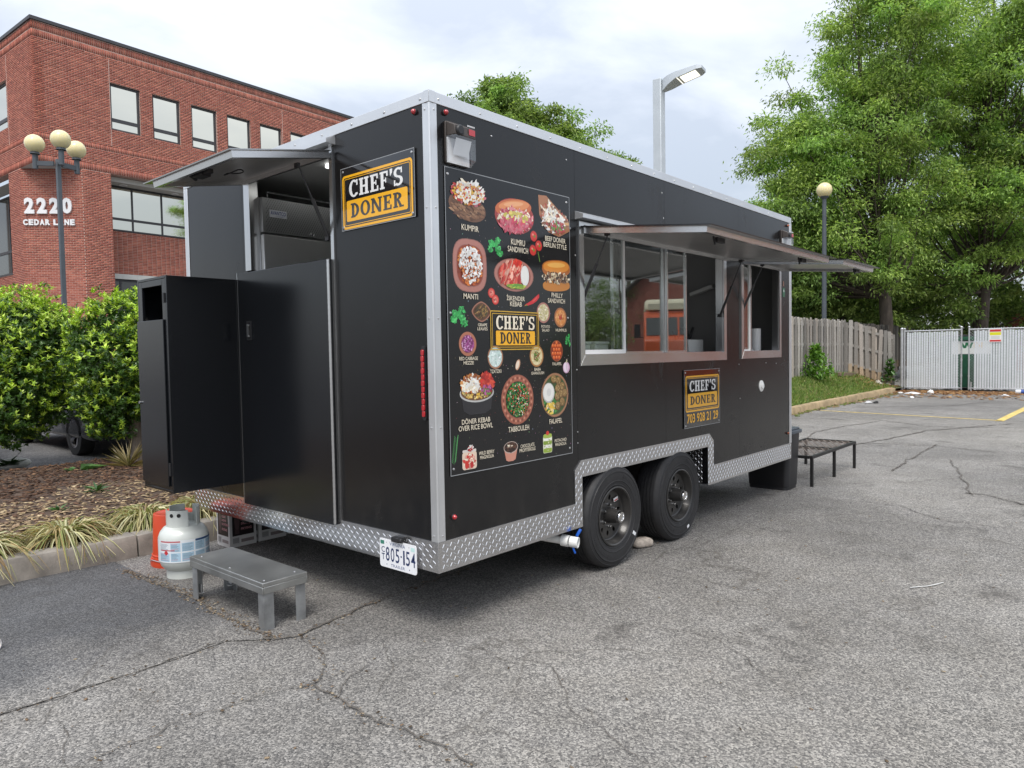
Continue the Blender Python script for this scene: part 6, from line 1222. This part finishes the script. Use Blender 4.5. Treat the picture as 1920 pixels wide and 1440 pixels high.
a = Art((.968, 1.195, .266, .267), 24); plate(a, H('#a8795a'), H('#40562f'), .88); a.sc(-.2, -.3, .6, .55, [H('#3c7a3a'), H('#5aa04e'), DGRN], 50, .12); a.sc(-.35, -.6, .3, .25, [H('#e8c85a'), CREAM, H('#d8b040')], 14, .14, 1.5); a.el(-.48, .12, .43, .45, H('#b9b8b4'), 22).el(-.48, .14, .38, .40, WT, 20).el(-.46, .14, .16, .18, H('#d5d4d0'), 14)
for x, y in ((-.1, .72), (.25, .62), (.52, .36), (.18, .28), (.42, .02), (.70, .05), (.14, -.08), (.5, -.34), (.16, -.5)): a.el(x, y, .21, .20, H('#6b5230'), 14).el(x - .02, y + .03, .175, .165, H('#94764a'), 12); a.sc(x, y, .13, .12, [H('#b39563'), H('#7a5f38')], 6, .05)
a.done()
a = Art((.128, .951, .05, .143), 25)
for k in range(16): y = -.95 + k * .12; x = -.5 + .9 * (k / 16); a.poly([(x, y), (x - .7, y + .22), (x - .55, y + .28)], H('#3c7a44')); a.poly([(x, y), (x + .6, y + .26), (x + .45, y + .32)], H('#4f9456'))
a.done()
a = Art((.229, .907, .127, .133), 26); a.poly(rrect(-.85, .85, -.95, .45, .25), H('#e0c9b4')); a.poly(rrect(-.8, .8, .42, .62, .06), H('#d8d0c8')); a.sc(0, -.3, .7, .5, [RED, H('#e0a090'), CREAM, H('#c94a40')], 40, .2); a.el(-.35, -.55, .22, .34, RED, 14).el(.25, -.6, .2, .28, H('#b82a2a'), 14); a.sc(.1, .72, .35, .2, [RED, DRED, WT], 20, .14); a.done()
a = Art((.558, .903, .131, .116), 27); a.poly([(-.85, .2), (.85, .2), (.6, -.85), (.3, -.98), (-.3, -.98), (-.6, -.85)], H('#c98a76')); a.el(0, .35, .92, .58, H('#b9a59a'), 22).el(0, .37, .84, .5, H('#2a1712'), 20); a.sc(0, .38, .7, .4, [H('#3a211a'), H('#5a3a2c'), H('#1c0f0c')], 30, .15); a.sc(-.1, .5, .4, .2, [CREAM, H('#8d6c5a')], 8, .08, 2); a.done()
a = Art((.889, .919, .107, .131), 28); a.poly(rrect(-.8, .8, -.98, .6, .2), H('#d8dcb8'))
for y, c in ((-.75, H('#8fa83c')), (-.35, WT), (-.05, H('#7f9a34')), (.3, H('#f0f0e4')), (.55, H('#a3b84e'))): a.el(0, y, .76, .2, c, 18, 0, 4)
a.sc(0, -.2, .65, .6, [H('#9ab048'), CREAM], 16, .1); a.el(0, .82, .28, .2, RED, 12); a.done()
m = MB(); sp_c = [H('#7a5a48'), H('#a8a29a'), H('#8c4a38'), H('#c0b8a8'), H('#5a6a4a')]
for _ in range(420):
    x, z = RN.uniform(.11, 1.12), RN.uniform(.86, 2.2); k = RN.uniform(.0012, .0042)
    if RN.random() < .4: x, z = RN.gauss(.62, .25), RN.gauss(1.3, .3)
    if .1 < x < 1.13 and .83 < z < 2.38: m.flat(ellp(x, z, k, k * RN.uniform(.5, 1), 5, RN.uniform(0, 3)), SF, .00535 + RN.random() * .00008, tuple(RN.uniform(.3, .9) * q for q in RN.choice(sp_c)))
m.build('spice_specks', MATS['print'], menu, smooth=False, kind='stuff')
m = MB(); R = lambda i: rrect(.405 + i, .819 - i, 1.468 + i, 1.683 - i, .004, 2); m.ring(R(0), R(.006), SF, .0085, H('#c9a032')); m.ring(R(.014), R(.018), SF, .0085, H('#c9a032')); m.flat(rrect(.448, .782, 1.494, 1.574, .008, 4), SF, .0084, YE); m.build('logo_frame', MATS['print'], menu, smooth=False)
m = MB(); put_slab(m, "CHEF'S", SF, .450, .784, 1.582, 1.656, .0088, CREAM); put_slab(m, 'DONER', SF, .482, .748, 1.503, 1.566, .0088, BK)
CAPS = [("KUMPIR", 0.264, 2.105, 0.127, 0.030), ("KUMRU", 0.646, 2.070, 0.120, 0.033), ("SANDWICH", 0.645, 2.029, 0.175, 0.031), ("BEEF DONER", 0.990, 2.122, 0.198, 0.029), ("BERLIN STYLE", 0.987, 2.086, 0.223, 0.029), ("MANTI", 0.259, 1.750, 0.108, 0.028), ("İSKENDER", 0.619, 1.760, 0.155, 0.034), ("KEBAB", 0.619, 1.725, 0.101, 0.027), ("PHILLY", 0.999, 1.792, 0.110, 0.027), ("SANDWICH", 0.991, 1.758, 0.167, 0.027), ("GRAPE", 0.344, 1.603, 0.071, 0.016), ("LEAVES", 0.343, 1.582, 0.078, 0.016), ("POTATO", 0.883, 1.603, 0.081, 0.016), ("SALAD", 0.883, 1.582, 0.070, 0.016), ("HUMMUS", 1.033, 1.584, 0.106, 0.018), ("RED CABBAGE", 0.234, 1.426, 0.138, 0.018), ("MEZZE", 0.233, 1.403, 0.076, 0.017), ("TZATZIKI", 0.442, 1.353, 0.090, 0.019), ("BABA", 0.802, 1.354, 0.059, 0.017), ("GHANOUSH", 0.802, 1.332, 0.117, 0.017), ("FALAFEL", 0.988, 1.382, 0.089, 0.018), ("DÖNER KEBAB", 0.282, 1.099, 0.215, 0.032), ("OVER RICE BOWL", 0.280, 1.063, 0.259, 0.027), ("TABBOULEH", 0.626, 1.024, 0.180, 0.030), ("FALAFEL", 0.968, 1.039, 0.125, 0.029), ("WILD BERRY", 0.358, 0.919, 0.121, 0.019), ("MAGNOLIA", 0.359, 0.896, 0.109, 0.019), ("CHOCOLATE", 0.700, 0.920, 0.124, 0.020), ("PROFITEROLE", 0.700, 0.896, 0.142, 0.020), ("PISTACHIO", 1.012, 0.919, 0.117, 0.019), ("MAGNOLIA", 1.014, 0.895, 0.111, 0.019)]
m.build('lettering', MATS['print'], menu, smooth=False)
for s, x, z, w_, h_ in CAPS:
    m = MB(); put_text(m, s, SF, x - w_ / 2, x + w_ / 2, z - h_ / 2, z + h_ / 2, .0088, tuple(.9 * q for q in CREAM), .008); m.build('caption', MATS['print'], menu, smooth=False)

# ------------------------------------------------------------------ inside the trailer
m = MB(); m.box(1.1, 3.3, 1.85, 2.57, .48, 1.33); m.build('cooking_line', MATS['steel'], T, bevel=.01); m = MB(); m.add([(1.1, 1.75, 2.05), (3.3, 1.75, 2.05), (3.3, 2.57, 2.05), (1.1, 2.57, 2.05), (1.1, 2.0, 2.5), (3.3, 2.0, 2.5), (3.3, 2.57, 2.5), (1.1, 2.57, 2.5)], [(0, 1, 2, 3), (4, 7, 6, 5), (0, 4, 5, 1), (1, 5, 6, 2), (2, 6, 7, 3), (3, 7, 4, 0)]); m.build('exhaust_hood', MATS['steel'], T, smooth=False)
m = MB(); m.box(1.0, 3.34, .06, .50, 1.34, 1.40); m.box(3.62, 4.74, .06, .42, 1.34, 1.40); m.build('serving_counter', MATS['steel'], T, bevel=.005)
for xa, xb, ya in ((.24, 1.1, 1.20), (1.9, 3.0, 1.10)):
    m = MB(); m.box(xa, xb, ya, ya + .03, 2.635, 2.655); m.build('ceiling_light', MATS['led_strip'], T, smooth=False)
m = MB(); m.box(.7, .75, .85, 2.57, 2.35, 2.40); m.build('shelf_rail', MATS['steel'], T); m = MB(); m.box(3.45, 3.49, .07, 2.57, .48, 2.65); pa = m.build('partition', MATS['lining_grey'], T, smooth=False); m = MB(); m.bar((3.42, .36, 1.94), (3.42, .15, 2.0), .05, .03); m.build('shelf', MATS['lining_white'], pa, smooth=False)
FR = thing('refrigerator', 'steel refrigerator with a perforated louvre, standing inside the rear opening', 'refrigerator', (.40, 2.05, .48)); m = MB(); m.box(.045, .80, 1.70, 2.50, .48, 2.50); m.build('body', MATS['steel_dull'], FR, bevel=.006); m = MB(); m.box(.05, .80, 1.662, 1.699, .60, 2.255); m.build('door', pm('steel_light', (.55, .55, .54), .3, .6, var=.05, vs=2), FR, bevel=.006); m = MB(); m.box(.05, .80, 1.668, 1.699, 2.268, 2.495); lv = m.build('louvre_panel', MATS['steel_dull'], FR, bevel=.003); m = MB()
for i in range(42):
    for j in range(15): x, z = .075 + i * .0172 + (j % 2) * .0086, 2.278 + j * .0142; m.add([(x, 1.6675, z), (x + .006, 1.6675, z + .011), (x + .009, 1.6675, z + .011), (x + .003, 1.6675, z)], [(0, 1, 2, 3)])
m.build('perforations', MATS['under_black'], lv, kind='stuff', smooth=False); m = MB(); BF = lambda x, z, d: (x, 1.6668 - d, z); m.prism([(.10, 2.372), (.225, 2.372), (.225, 2.42), (.10, 2.42)], BF, 0, .003, (.75, .77, .82)); put_text(m, 'AVANTCO', BF, .107, .218, 2.388, 2.413, .0035, H('#2c3f8f'), .02); m.prism([(.13, 2.377), (.19, 2.379), (.217, 2.386), (.19, 2.382)], BF, .0032, .0036, H('#2c3f8f')); m.build('badge', MATS['print'], lv, smooth=False)
m = MB(); m.tube([(.10, 1.69, 2.50), (.10, 1.69, 2.535), (.75, 1.69, 2.535), (.75, 1.69, 2.50)], .006, 6); m.build('top_guard', MATS['steel_dull'], FR); m = MB(); m.lathe([(.012, 0), (.012, .02), (0, .022)], 12, Matrix.Translation((.42, 1.668, 2.29)) @ Matrix.Rotation(PI / 2, 4, 'X')); m.build('lock', MATS['chrome'], FR)
for i, (x, w_, lab) in enumerate(((1.42, .20, 'white takeaway box on the counter at the left end of the serving window'), (1.66, .16, 'smaller white takeaway box beside the first on the serving counter'))):
    m = MB(); m.box(x - w_ / 2, x + w_ / 2, .12, .34, 1.401, 1.50); m.box(x - w_ / 2 - .006, x + w_ / 2 + .006, .114, .346, 1.50, 1.52); tag(m.build('takeaway_box', MATS['white_letter'], bevel=.006), lab, 'food box', 'takeaway boxes on the serving counter')
TR = thing('utensil_tray', 'white tray of dark utensils on the counter inside the open serving gap', 'tray', (3.2, .32, 1.40)); m = MB(); m.box(3.06, 3.33, .20, .44, 1.401, 1.54); m.build('tray', MATS['lining_white'], TR, bevel=.006); m = MB()
for k in range(9): x = 3.08 + k * .028; m.tube([(x, .32, 1.541), (x + RN.uniform(-.04, .04), .32 + RN.uniform(-.06, .06), 1.58 + RN.uniform(0, .07))], RN.uniform(.008, .02), 7)
m.build('utensils', MATS['black_plastic'], TR, kind='stuff')
m = MB(); m.lathe([(.0, 0), (.055, 0), (.055, .25), (.02, .25), (.02, .2)], 20, Matrix.Translation((4.48, .22, 1.401))); tag(m.build('paper_roll', MATS['white_letter']), 'white paper towel roll standing in the small far window', 'paper roll')
m = MB(); m.obox(Matrix.Translation((4.22, .16, 1.43)) @ Matrix.Rotation(.6, 4, 'X'), .08, .06, .008); tag(m.build('tablet', MATS['white_letter'], bevel=.004), 'white tablet lying tilted on the sill of the small window', 'tablet')
m = MB(); m.box(4.70, 4.75, .55, .60, 1.40, 1.75); m.sphere((4.72, .57, 1.80), .06, 12, 8); tag(m.build('soap_dispenser', MATS['steel']), 'small steel dispenser behind the paper roll in the far window', 'dispenser')
for i, y in enumerate((.62, .86)): m = MB(); m.box(4.742, 4.753, y, y + .17, 1.80, 2.02); tag(m.build('framed_notice', MATS['plate_white'], smooth=False), ('framed white notice on the far wall inside, the nearer of two', 'framed white notice on the far wall inside, the deeper of two')[i], 'notice', 'framed notices inside the trailer')

# ================================================================== THINGS ON THE GROUND
# grey metal step stool
ST = thing('step_stool', 'low grey metal step stool standing on the asphalt behind the trailer', 'step stool', (-.38, 1.22, 0)); m = MB(); m.box(-.515, -.245, .805, 1.645, .238, .262); pm('stool_paint', (.38, .385, .375), .36, .8, var=.2, vs=5, rvar=.08); pm('stool_leg', (.36, .37, .375), .5, .75, var=.3, vs=9, rvar=.1)
m.box(-.515, -.509, .805, 1.645, .2, .2379); m.box(-.251, -.245, .805, 1.645, .2, .2379); m.box(-.5085, -.2515, .805, .811, .2, .2379); m.box(-.5085, -.2515, 1.639, 1.645, .2, .2379); top = m.build('top', MATS['stool_paint'], ST, bevel=.003); m = MB()
rivets(m, [(-.48, .85, .262), (-.48, 1.22, .262), (-.47, 1.58, .262), (-.29, .86, .262)], (0, 0, 1), .006); m.build('rivet', MATS['screw'], top)
for x, y, sx, sy in ((-.505, .815, 1, 1), (-.255, .815, -1, 1), (-.505, 1.635, 1, -1), (-.255, 1.635, -1, -1)):
    m = MB(); w_ = .058; t = .006; xa, xb = sorted((x, x + sx * t)); ya, yb = sorted((y, y + sy * w_)); m.box(xa, xb, ya, yb, .0, .236); xa, xb = sorted((x + sx * t, x + sx * w_)); ya, yb = sorted((y, y + sy * t)); m.box(xa, xb, ya, yb, 0.0, .236); lg = m.build('leg', MATS['stool_leg'], ST, smooth=False)
    if sy < 0: m = MB(); m.bar((x + sx * .03, y - .03, .045), (x + sx * .03, y - .03, .09), .034, .004); m.box(x + sx * .03 - .018, x + sx * .03 + .018, y - .03 - .016, y - .03 + .014, .035, .039); m.build('bracket', MATS['alu_trim'], lg, smooth=False)

# propane bottle
PX, PY = -.31, 2.175; PT = thing('propane_bottle', 'pale grey-green propane bottle with a printed warning label, beside the orange bucket', 'propane bottle', (PX, PY, 0)); pm('tank_paint', (.60, .625, .59), .35, .1, var=.08, coat=.15); Mt = Matrix.Translation((PX, PY, 0)); m = MB()
m.lathe([(0.0, .035), (.06, .035), (.11, .050), (.142, .082), (.155, .12), (.1565, .15), (.1565, .25), (.155, .275), (.145, .305), (.12, .335), (.08, .352), (.03, .358), (0, .358)], 44, Mt); m.build('body', MATS['tank_paint'], PT, angle=60); m = MB()
m.lathe([(.105, .0), (.112, .0), (.112, .052), (.105, .052), (.105, 0)], 32, Mt)
m.build('foot_ring', MATS['tank_paint'], PT, angle=40); m = MB(); rI, rO = .100, .1045
for a0, a1, zt in ((150, 262, .452), (-62, 28, .462), (28, 60, .40), (118, 150, .40), (60, 118, .462)):
    m.lathe([(rI, .343), (rO, .343), (rO, zt), (rI, zt), (rI, .343)], 10, Mt, a0=rad(a0), a1=rad(a1))
    for aa in (a0, a1): m.bar((PX + .102 * math.cos(rad(aa)), PY + .102 * math.sin(rad(aa)), .343), (PX + .102 * math.cos(rad(aa)), PY + .102 * math.sin(rad(aa)), zt - .001), .005, .005)
co_ = m.build('collar', MATS['tank_paint'], PT, angle=40); m = MB(); pm('brass', (.45, .30, .12), .35, .9); m.tube([(PX, PY, .355), (PX, PY, .41)], .016, 12); m.tube([(PX, PY, .385), (PX - .045, PY - .03, .385)], .013, 10); m.lathe([(.022, .41), (.03, .415), (.03, .43), (.022, .435), (0, .435)], 9, Mt); m.tube([(PX - .045, PY - .03, .385), (PX - .06, PY - .04, .385)], .018, 8); m.build('valve', pm('valve_dark', (.09, .05, .04), .5, .4), PT)
for a in (205, 232): m = MB(); q = Vector((PX + .1052 * math.cos(rad(a)), PY + .1052 * math.sin(rad(a)), .42)); m.lathe([(.013, 0), (.013, .001), (0, .001)], 12, Matrix.Translation(q) @ Vector((math.cos(rad(a)), math.sin(rad(a)), 0)).to_track_quat('Z', 'Y').to_matrix().to_4x4()); m.build('hand_hole', MATS['under_black'], co_, smooth=False)
m = MB(); r_ = .1572
def cyl(x, z, d): a = rad(x); return (PX + (r_ + d) * math.cos(a), PY + (r_ + d) * math.sin(a), z)
def crect(a0, a1, z0, z1, d, c):
    n = max(1, int(abs(a1 - a0) / 5)); 
    for i in range(n): x0, x1 = a0 + (a1 - a0) * i / n, a0 + (a1 - a0) * (i + 1) / n; m.add([cyl(x0, z0, d), cyl(x1, z0, d), cyl(x1, z1, d), cyl(x0, z1, d)], [(0, 1, 2, 3)], c)
crect(120, 360, .122, .268, .0002, (.72, .75, .77)); BLU = H('#6f93b0'); rr_ = random.Random(4)
for a0, a1 in ((182, 212), (215, 238), (241, 268), (271, 298), (301, 330)):
    for z0, z1 in ((.130, .186), (.194, .250)):
        crect(a0, a1, z0, z1, .0005, H('#a9c6d8') if rr_.random() < .75 else (.7, .74, .77)); z = z0 + .005
        while z < z1 - .004: crect(a0 + 1.5, a1 - 1.5 - rr_.uniform(0, 8), z, z + .0022, .0008, rr_.choice([H('#566a7a'), H('#7b8894'), H('#c4707a') if rr_.random() < .3 else H('#66788a')])); z += .0062
crect(272, 330, .252, .266, .0006, H('#2c4c74')); crect(186, 238, .254, .264, .0006, H('#b86a6e')); crect(186, 225, .2, .206, .001, H('#b9444a'))
m.add([cyl(203, .206, .0012), cyl(209, .186, .0012), cyl(203, .17, .0012), cyl(197, .186, .0012)], [(0, 1, 2, 3)], H('#c02f35')); m.build('label', MATS['print'], PT, smooth=False)

# upturned orange bucket
BX, BY = -.215, 2.525; pm('bucket_orange', (.56, .055, .015), .38, var=.05); Mb = Matrix.Translation((BX, BY, 0)); m = MB(); m.lathe([(.158, .0), (.163, .0), (.166, .02), (.164, .045), (.156, .048), (.158, .06), (.153, .062), (.155, .078), (.149, .082), (.138, .355), (.135, .362), (.128, .364), (.122, .358), (0, .357)], 40, Mb); BK_ = thing('bucket', 'orange plastic bucket standing upside down against the kerb', 'bucket', (BX, BY, 0)); m.build('body', MATS['bucket_orange'], BK_, angle=45); r_ = .1485; PXs, PYs = PX, PY; PX, PY = BX, BY; m = MB()
for i, (z0, z1) in enumerate(((.225, .235), (.24, .275), (.28, .30))): crect(222 + 2 * i, 236 + 3 * i, z0, z1, .0015 - .0075 * (z0 - .18), H('#3a120c'))
m.build('print_marks', MATS['print'], BK_, smooth=False); PX, PY = PXs, PYs; m = MB(); m.tube([(BX + .17 * math.cos(a), BY + .17 * math.sin(a), .055 + .0 * a - .045 * abs(math.sin((a - 3.3) * .5))) for a in [rad(150 + 12 * k) for k in range(14)]], .003, 5); m.build('handle', MATS['screw'], BK_)

# oil cartons under the trailer
pm('carton_white', (.66, .66, .65), .7, var=.06)
def carton(x0, x1, y0, y1, label, h=.375, rot=0):
    th = thing('oil_carton', label, 'carton', ((x0 + x1) / 2, (y0 + y1) / 2, 0), 'printed oil cartons under the trailer'); m = MB(); m.box(x0, x1, y0, y1, 0, h); b = m.build('box', MATS['carton_white'], th, bevel=.002); m = MB(); f1_ = lambda x, z, d: (x, y0 - d, z); f2_ = lambda x, z, d: (x0 - d, y1 - x, z)
    for fn, wd in ((f1_, x1 - x0), (f2_, y1 - y0)):
        o = x0 if fn is f1_ else 0; P = lambda a, b: o + wd * a + (0 if fn is f1_ else 0); rct = lambda a, b, c, d, dd, cc: m.flat([(P(a, 0), c), (P(b, 0), c), (P(b, 0), d), (P(a, 0), d)], fn, dd, cc)
        rct(.10, .90, .085, h - .02, .0008, H('#1d1719')); rct(.2, .36, .10, h - .06, .0011, H('#4a3a3c')); m.flat(ellp(P(.28, 0), .2, wd * .1, .07, 12), fn, .0012, H('#5e4a4b')); rct(.10, .36, .02, .078, .0008, (.6, .6, .6)); rct(.42, .9, .03, .055, .0008, H('#8a8080'))
        for k in range(7): rct(.12 + k * .033, .135 + k * .033, .03, .07, .0011, (.05, .05, .05))
        for tx, z, a in (('CLEAR', .225, .62), ('LIQUID', .195, .66), ('SHORTENING', .165, .86), ('FRYING', .125, .7)): put_text(m, tx, fn, P(.42, 0), P(.42 + (a - .30), 0), z, z + .019, .0012, H('#c9929a'), .03)
        m.flat([(P(.5, 0), .262), (P(.66, 0), .262), (P(.58, 0), .292)], fn, .0012, H('#d8c0c0'))
    m.build('printing', MATS['print'], b, smooth=False)
carton(.205, .425, 2.555, 2.755, 'white and black oil carton, left one of three under the trailer corner'); carton(.452, .69, 2.565, 2.78, 'oil carton in the middle of the row under the trailer'); carton(.72, .95, 2.60, 2.82, 'oil carton at the right end of the row, half in the dark', .36)
# stone wedged at the wheel
rs_ = random.Random(3); m = MB(); m.sphere((0, 0, 0), 1, 20, 14); m.v = [tuple(a * (1 + .05 * math.sin(5 * p[0] + 3 * p[1]) + rs_.uniform(-.012, .012)) for a in p) for p in m.v]
m.v = [(math.copysign(abs(p[0]) ** .75, p[0]) * .085, math.copysign(abs(p[1]) ** .75, p[1]) * .05, math.copysign(abs(p[2]) ** .8, p[2]) * .036 + .035) for p in m.v]; a = rad(-28); m.v = [(2.14 + x * math.cos(a) - y * math.sin(a), .11 + x * math.sin(a) + y * math.cos(a), z) for x, y, z in m.v]
tag(m.build('wheel_chock_stone', pm('cobble', (.46, .40, .34), .85, var=.35, vs=25, bump=.5, bs=60), angle=90), 'pale rounded stone wedged in front of the second trailer wheel', 'stone')
# black bin behind the trailer
TB = thing('waste_bin', 'black plastic waste bin with a grey lid at the far front corner of the trailer', 'waste bin', (5.01, .27, 0)); m = MB(); bl, tp = rrect(4.865, 5.16, .05, .46, .05, 4), rrect(4.85, 5.175, .02, .50, .055, 4); n = len(bl); vs = [(x, y, .0) for x, y in bl] + [(x, y, .03) for x, y in bl] + [(x, y, .035) for x, y in [(p[0] + .0 + (p[0] - 5.01) * .03, p[1] + (p[1] - .25) * .03) for p in bl]] + [(x, y, .575) for x, y in tp]
m.add(vs, [(k * n + i, k * n + (i + 1) % n, (k + 1) * n + (i + 1) % n, (k + 1) * n + i) for k in range(3) for i in range(n)] + [tuple(range(n - 1, -1, -1))]); m.build('body', MATS['black_plastic'], TB, angle=40); m = MB(); lp = rrect(4.845, 5.20, -.0, .525, .06, 4); m.prism(lp, lambda x, y, d: (x, y, d), .576, .612); m.prism(rrect(4.865, 5.18, .02, .505, .05, 4), lambda x, y, d: (x, y, d), .6125, .632); m.build('lid', pm('lid_grey', (.085, .10, .12), .4, var=.1), TB, bevel=.006)
# expanded metal step platform
pm('bench_black', (.028, .027, .027), .5, .4, var=.2); pm('mesh_rust', (.15, .12, .10), .6, .3, var=.4, vs=14)
EB = thing('mesh_platform', 'long black step platform with an expanded metal top, beyond the bin', 'platform', (5.96, .2, 0)); x0, x1, y0, y1, zt = 5.22, 6.74, -.07, .50, .31; m = MB()
for p0, p1 in (((x0, y0, zt), (x1, y0, zt)), ((x0, y1, zt), (x1, y1, zt)), ((x0, y0 + .016, zt), (x0, y1 - .016, zt)), ((x1, y0 + .016, zt), (x1, y1 - .016, zt)), ((5.97, y0 + .016, zt), (5.97, y1 - .016, zt))): m.bar(p0, p1, .03, .03)
m.build('frame', MATS['bench_black'], EB, smooth=False)
for x in (x0 + .02, 5.97, x1 - .02):
    for y in (y0, y1): m = MB(); m.box(x - .015, x + .015, y - .0145, y + .0145, 0, zt - .0155); m.build('leg', MATS['bench_black'], EB, smooth=False)
m = MB(); px, py = .075, .036; nx, ny = int((x1 - x0) / px), int((y1 - y0) / py)
for i in range(nx):
    for j in range(ny + 1):
        if (i + j) % 2: continue
        a, b = (x0 + i * px, y0 + j * py), (x0 + (i + 1) * px, y0 + (j + 1) * py); 
        if b[1] < y1: m.bar((*a, zt + .008), (*b, zt + .008), .014, .004)
        c = (x0 + (i + 1) * px, y0 + (j - 1) * py)
        if c[1] > y0 - .01: m.bar((*a, zt + .0085), (*c, zt + .0085), .014, .004)
m.build('mesh_top', MATS['mesh_rust'], EB, kind='stuff', smooth=False)

# ---- litter and odds and ends near the gate
def crumple(name, label, x, y, z, sx, sy, sz, c, seed, group=None, cat='litter'):
    r = random.Random(seed); m = MB(); m.sphere((0, 0, 0), 1, 9, 6); m.v = [(x + .72 * p[0] * sx * r.uniform(.6, 1.2), y + .72 * p[1] * sy * r.uniform(.6, 1.2), z + max(-.3, p[2]) * .72 * sz * r.uniform(.5, 1.3) + .2 * sz) for p in m.v]
    k = 'paper_%d' % seed
    return tag(m.build(name, pm(k, c, .8, var=.12, vs=20), smooth=False), label, cat, group)
crumple('crumpled_paper', 'crumpled white paper lying at the left foot of the gate', 22.25, 2.98, .01, .16, .12, .05, (.68, .68, .66), 61, 'white litter along the gate'); crumple('crumpled_paper', 'long strip of white litter below the left gate leaf', 22.1, 2.62, .01, .12, .3, .06, (.72, .72, .72), 62, 'white litter along the gate')
crumple('crumpled_paper', 'tallest white paper ball under the middle of the left gate leaf', 22.5, 2.2, .01, .13, .14, .13, (.75, .75, .73), 63, 'white litter along the gate'); crumple('crumpled_paper', 'single white scrap on the asphalt in front of the left gate leaf', 20.1, 2.19, .01, .12, .1, .06, (.7, .7, .7), 64, 'white litter along the gate')
crumple('plastic_bag', 'black and white bag lying flat near the far kerb', 17.7, 2.7, .01, .22, .12, .04, (.55, .55, .55), 65); crumple('plastic_bag', 'black bag end crumpled against the white one by the far kerb', 17.75, 2.52, .012, .18, .11, .045, (.03, .03, .03), 66); crumple('crumpled_paper', 'white scrap below the right gate leaf, near the drink can', 22.0, .25, .01, .14, .14, .05, (.75, .75, .75), 67, 'white litter along the gate')
m = MB(); m.tube([(23.2, .13, .07), (23.2, -.12, .07)], .07, 14, c=(.7, .72, .75)); m.tube([(23.2, .0, .07), (23.2, -.10, .07)], .0715, 14, c=H('#2f4f9a')); tag(m.build('drink_can', MATS['print'], angle=40), 'blue and white drink can lying at the foot of the right gate leaf', 'can')
crumple('field_stone', 'pale flat stone lying in front of the bleached fence', 23.6, 3.95, .16, .28, .2, .2, (.45, .41, .36), 68, None, 'stone')
m = MB(); m.bar((21.3, 4.5, .62), (23.0, 4.52, .56), .09, .12); tag(m.build('timber', pm('old_timber', (.16, .12, .08), .9, var=.3), bevel=.01), 'old timber lying on the bank at the foot of the weathered fence', 'timber')
m = MB(); m.lathe([(.03, 0), (.042, .11), (.040, .11), (.028, .004), (0, .004)], 18, Matrix.Translation((-1.53, 1.75, .036)) @ Matrix.Rotation(.15, 4, 'Z') @ Matrix.Rotation(PI / 2, 4, 'X'), (.75, .75, .74)); m.lathe([(.0425, .075), (.0432, .092)], 18, Matrix.Translation((-1.53, 1.75, .036)) @ Matrix.Rotation(.15, 4, 'Z') @ Matrix.Rotation(PI / 2, 4, 'X'), H('#b8322e')); tag(m.build('paper_cup', MATS['print'], angle=40), 'white paper cup with a red band lying at the left edge of the asphalt', 'cup')
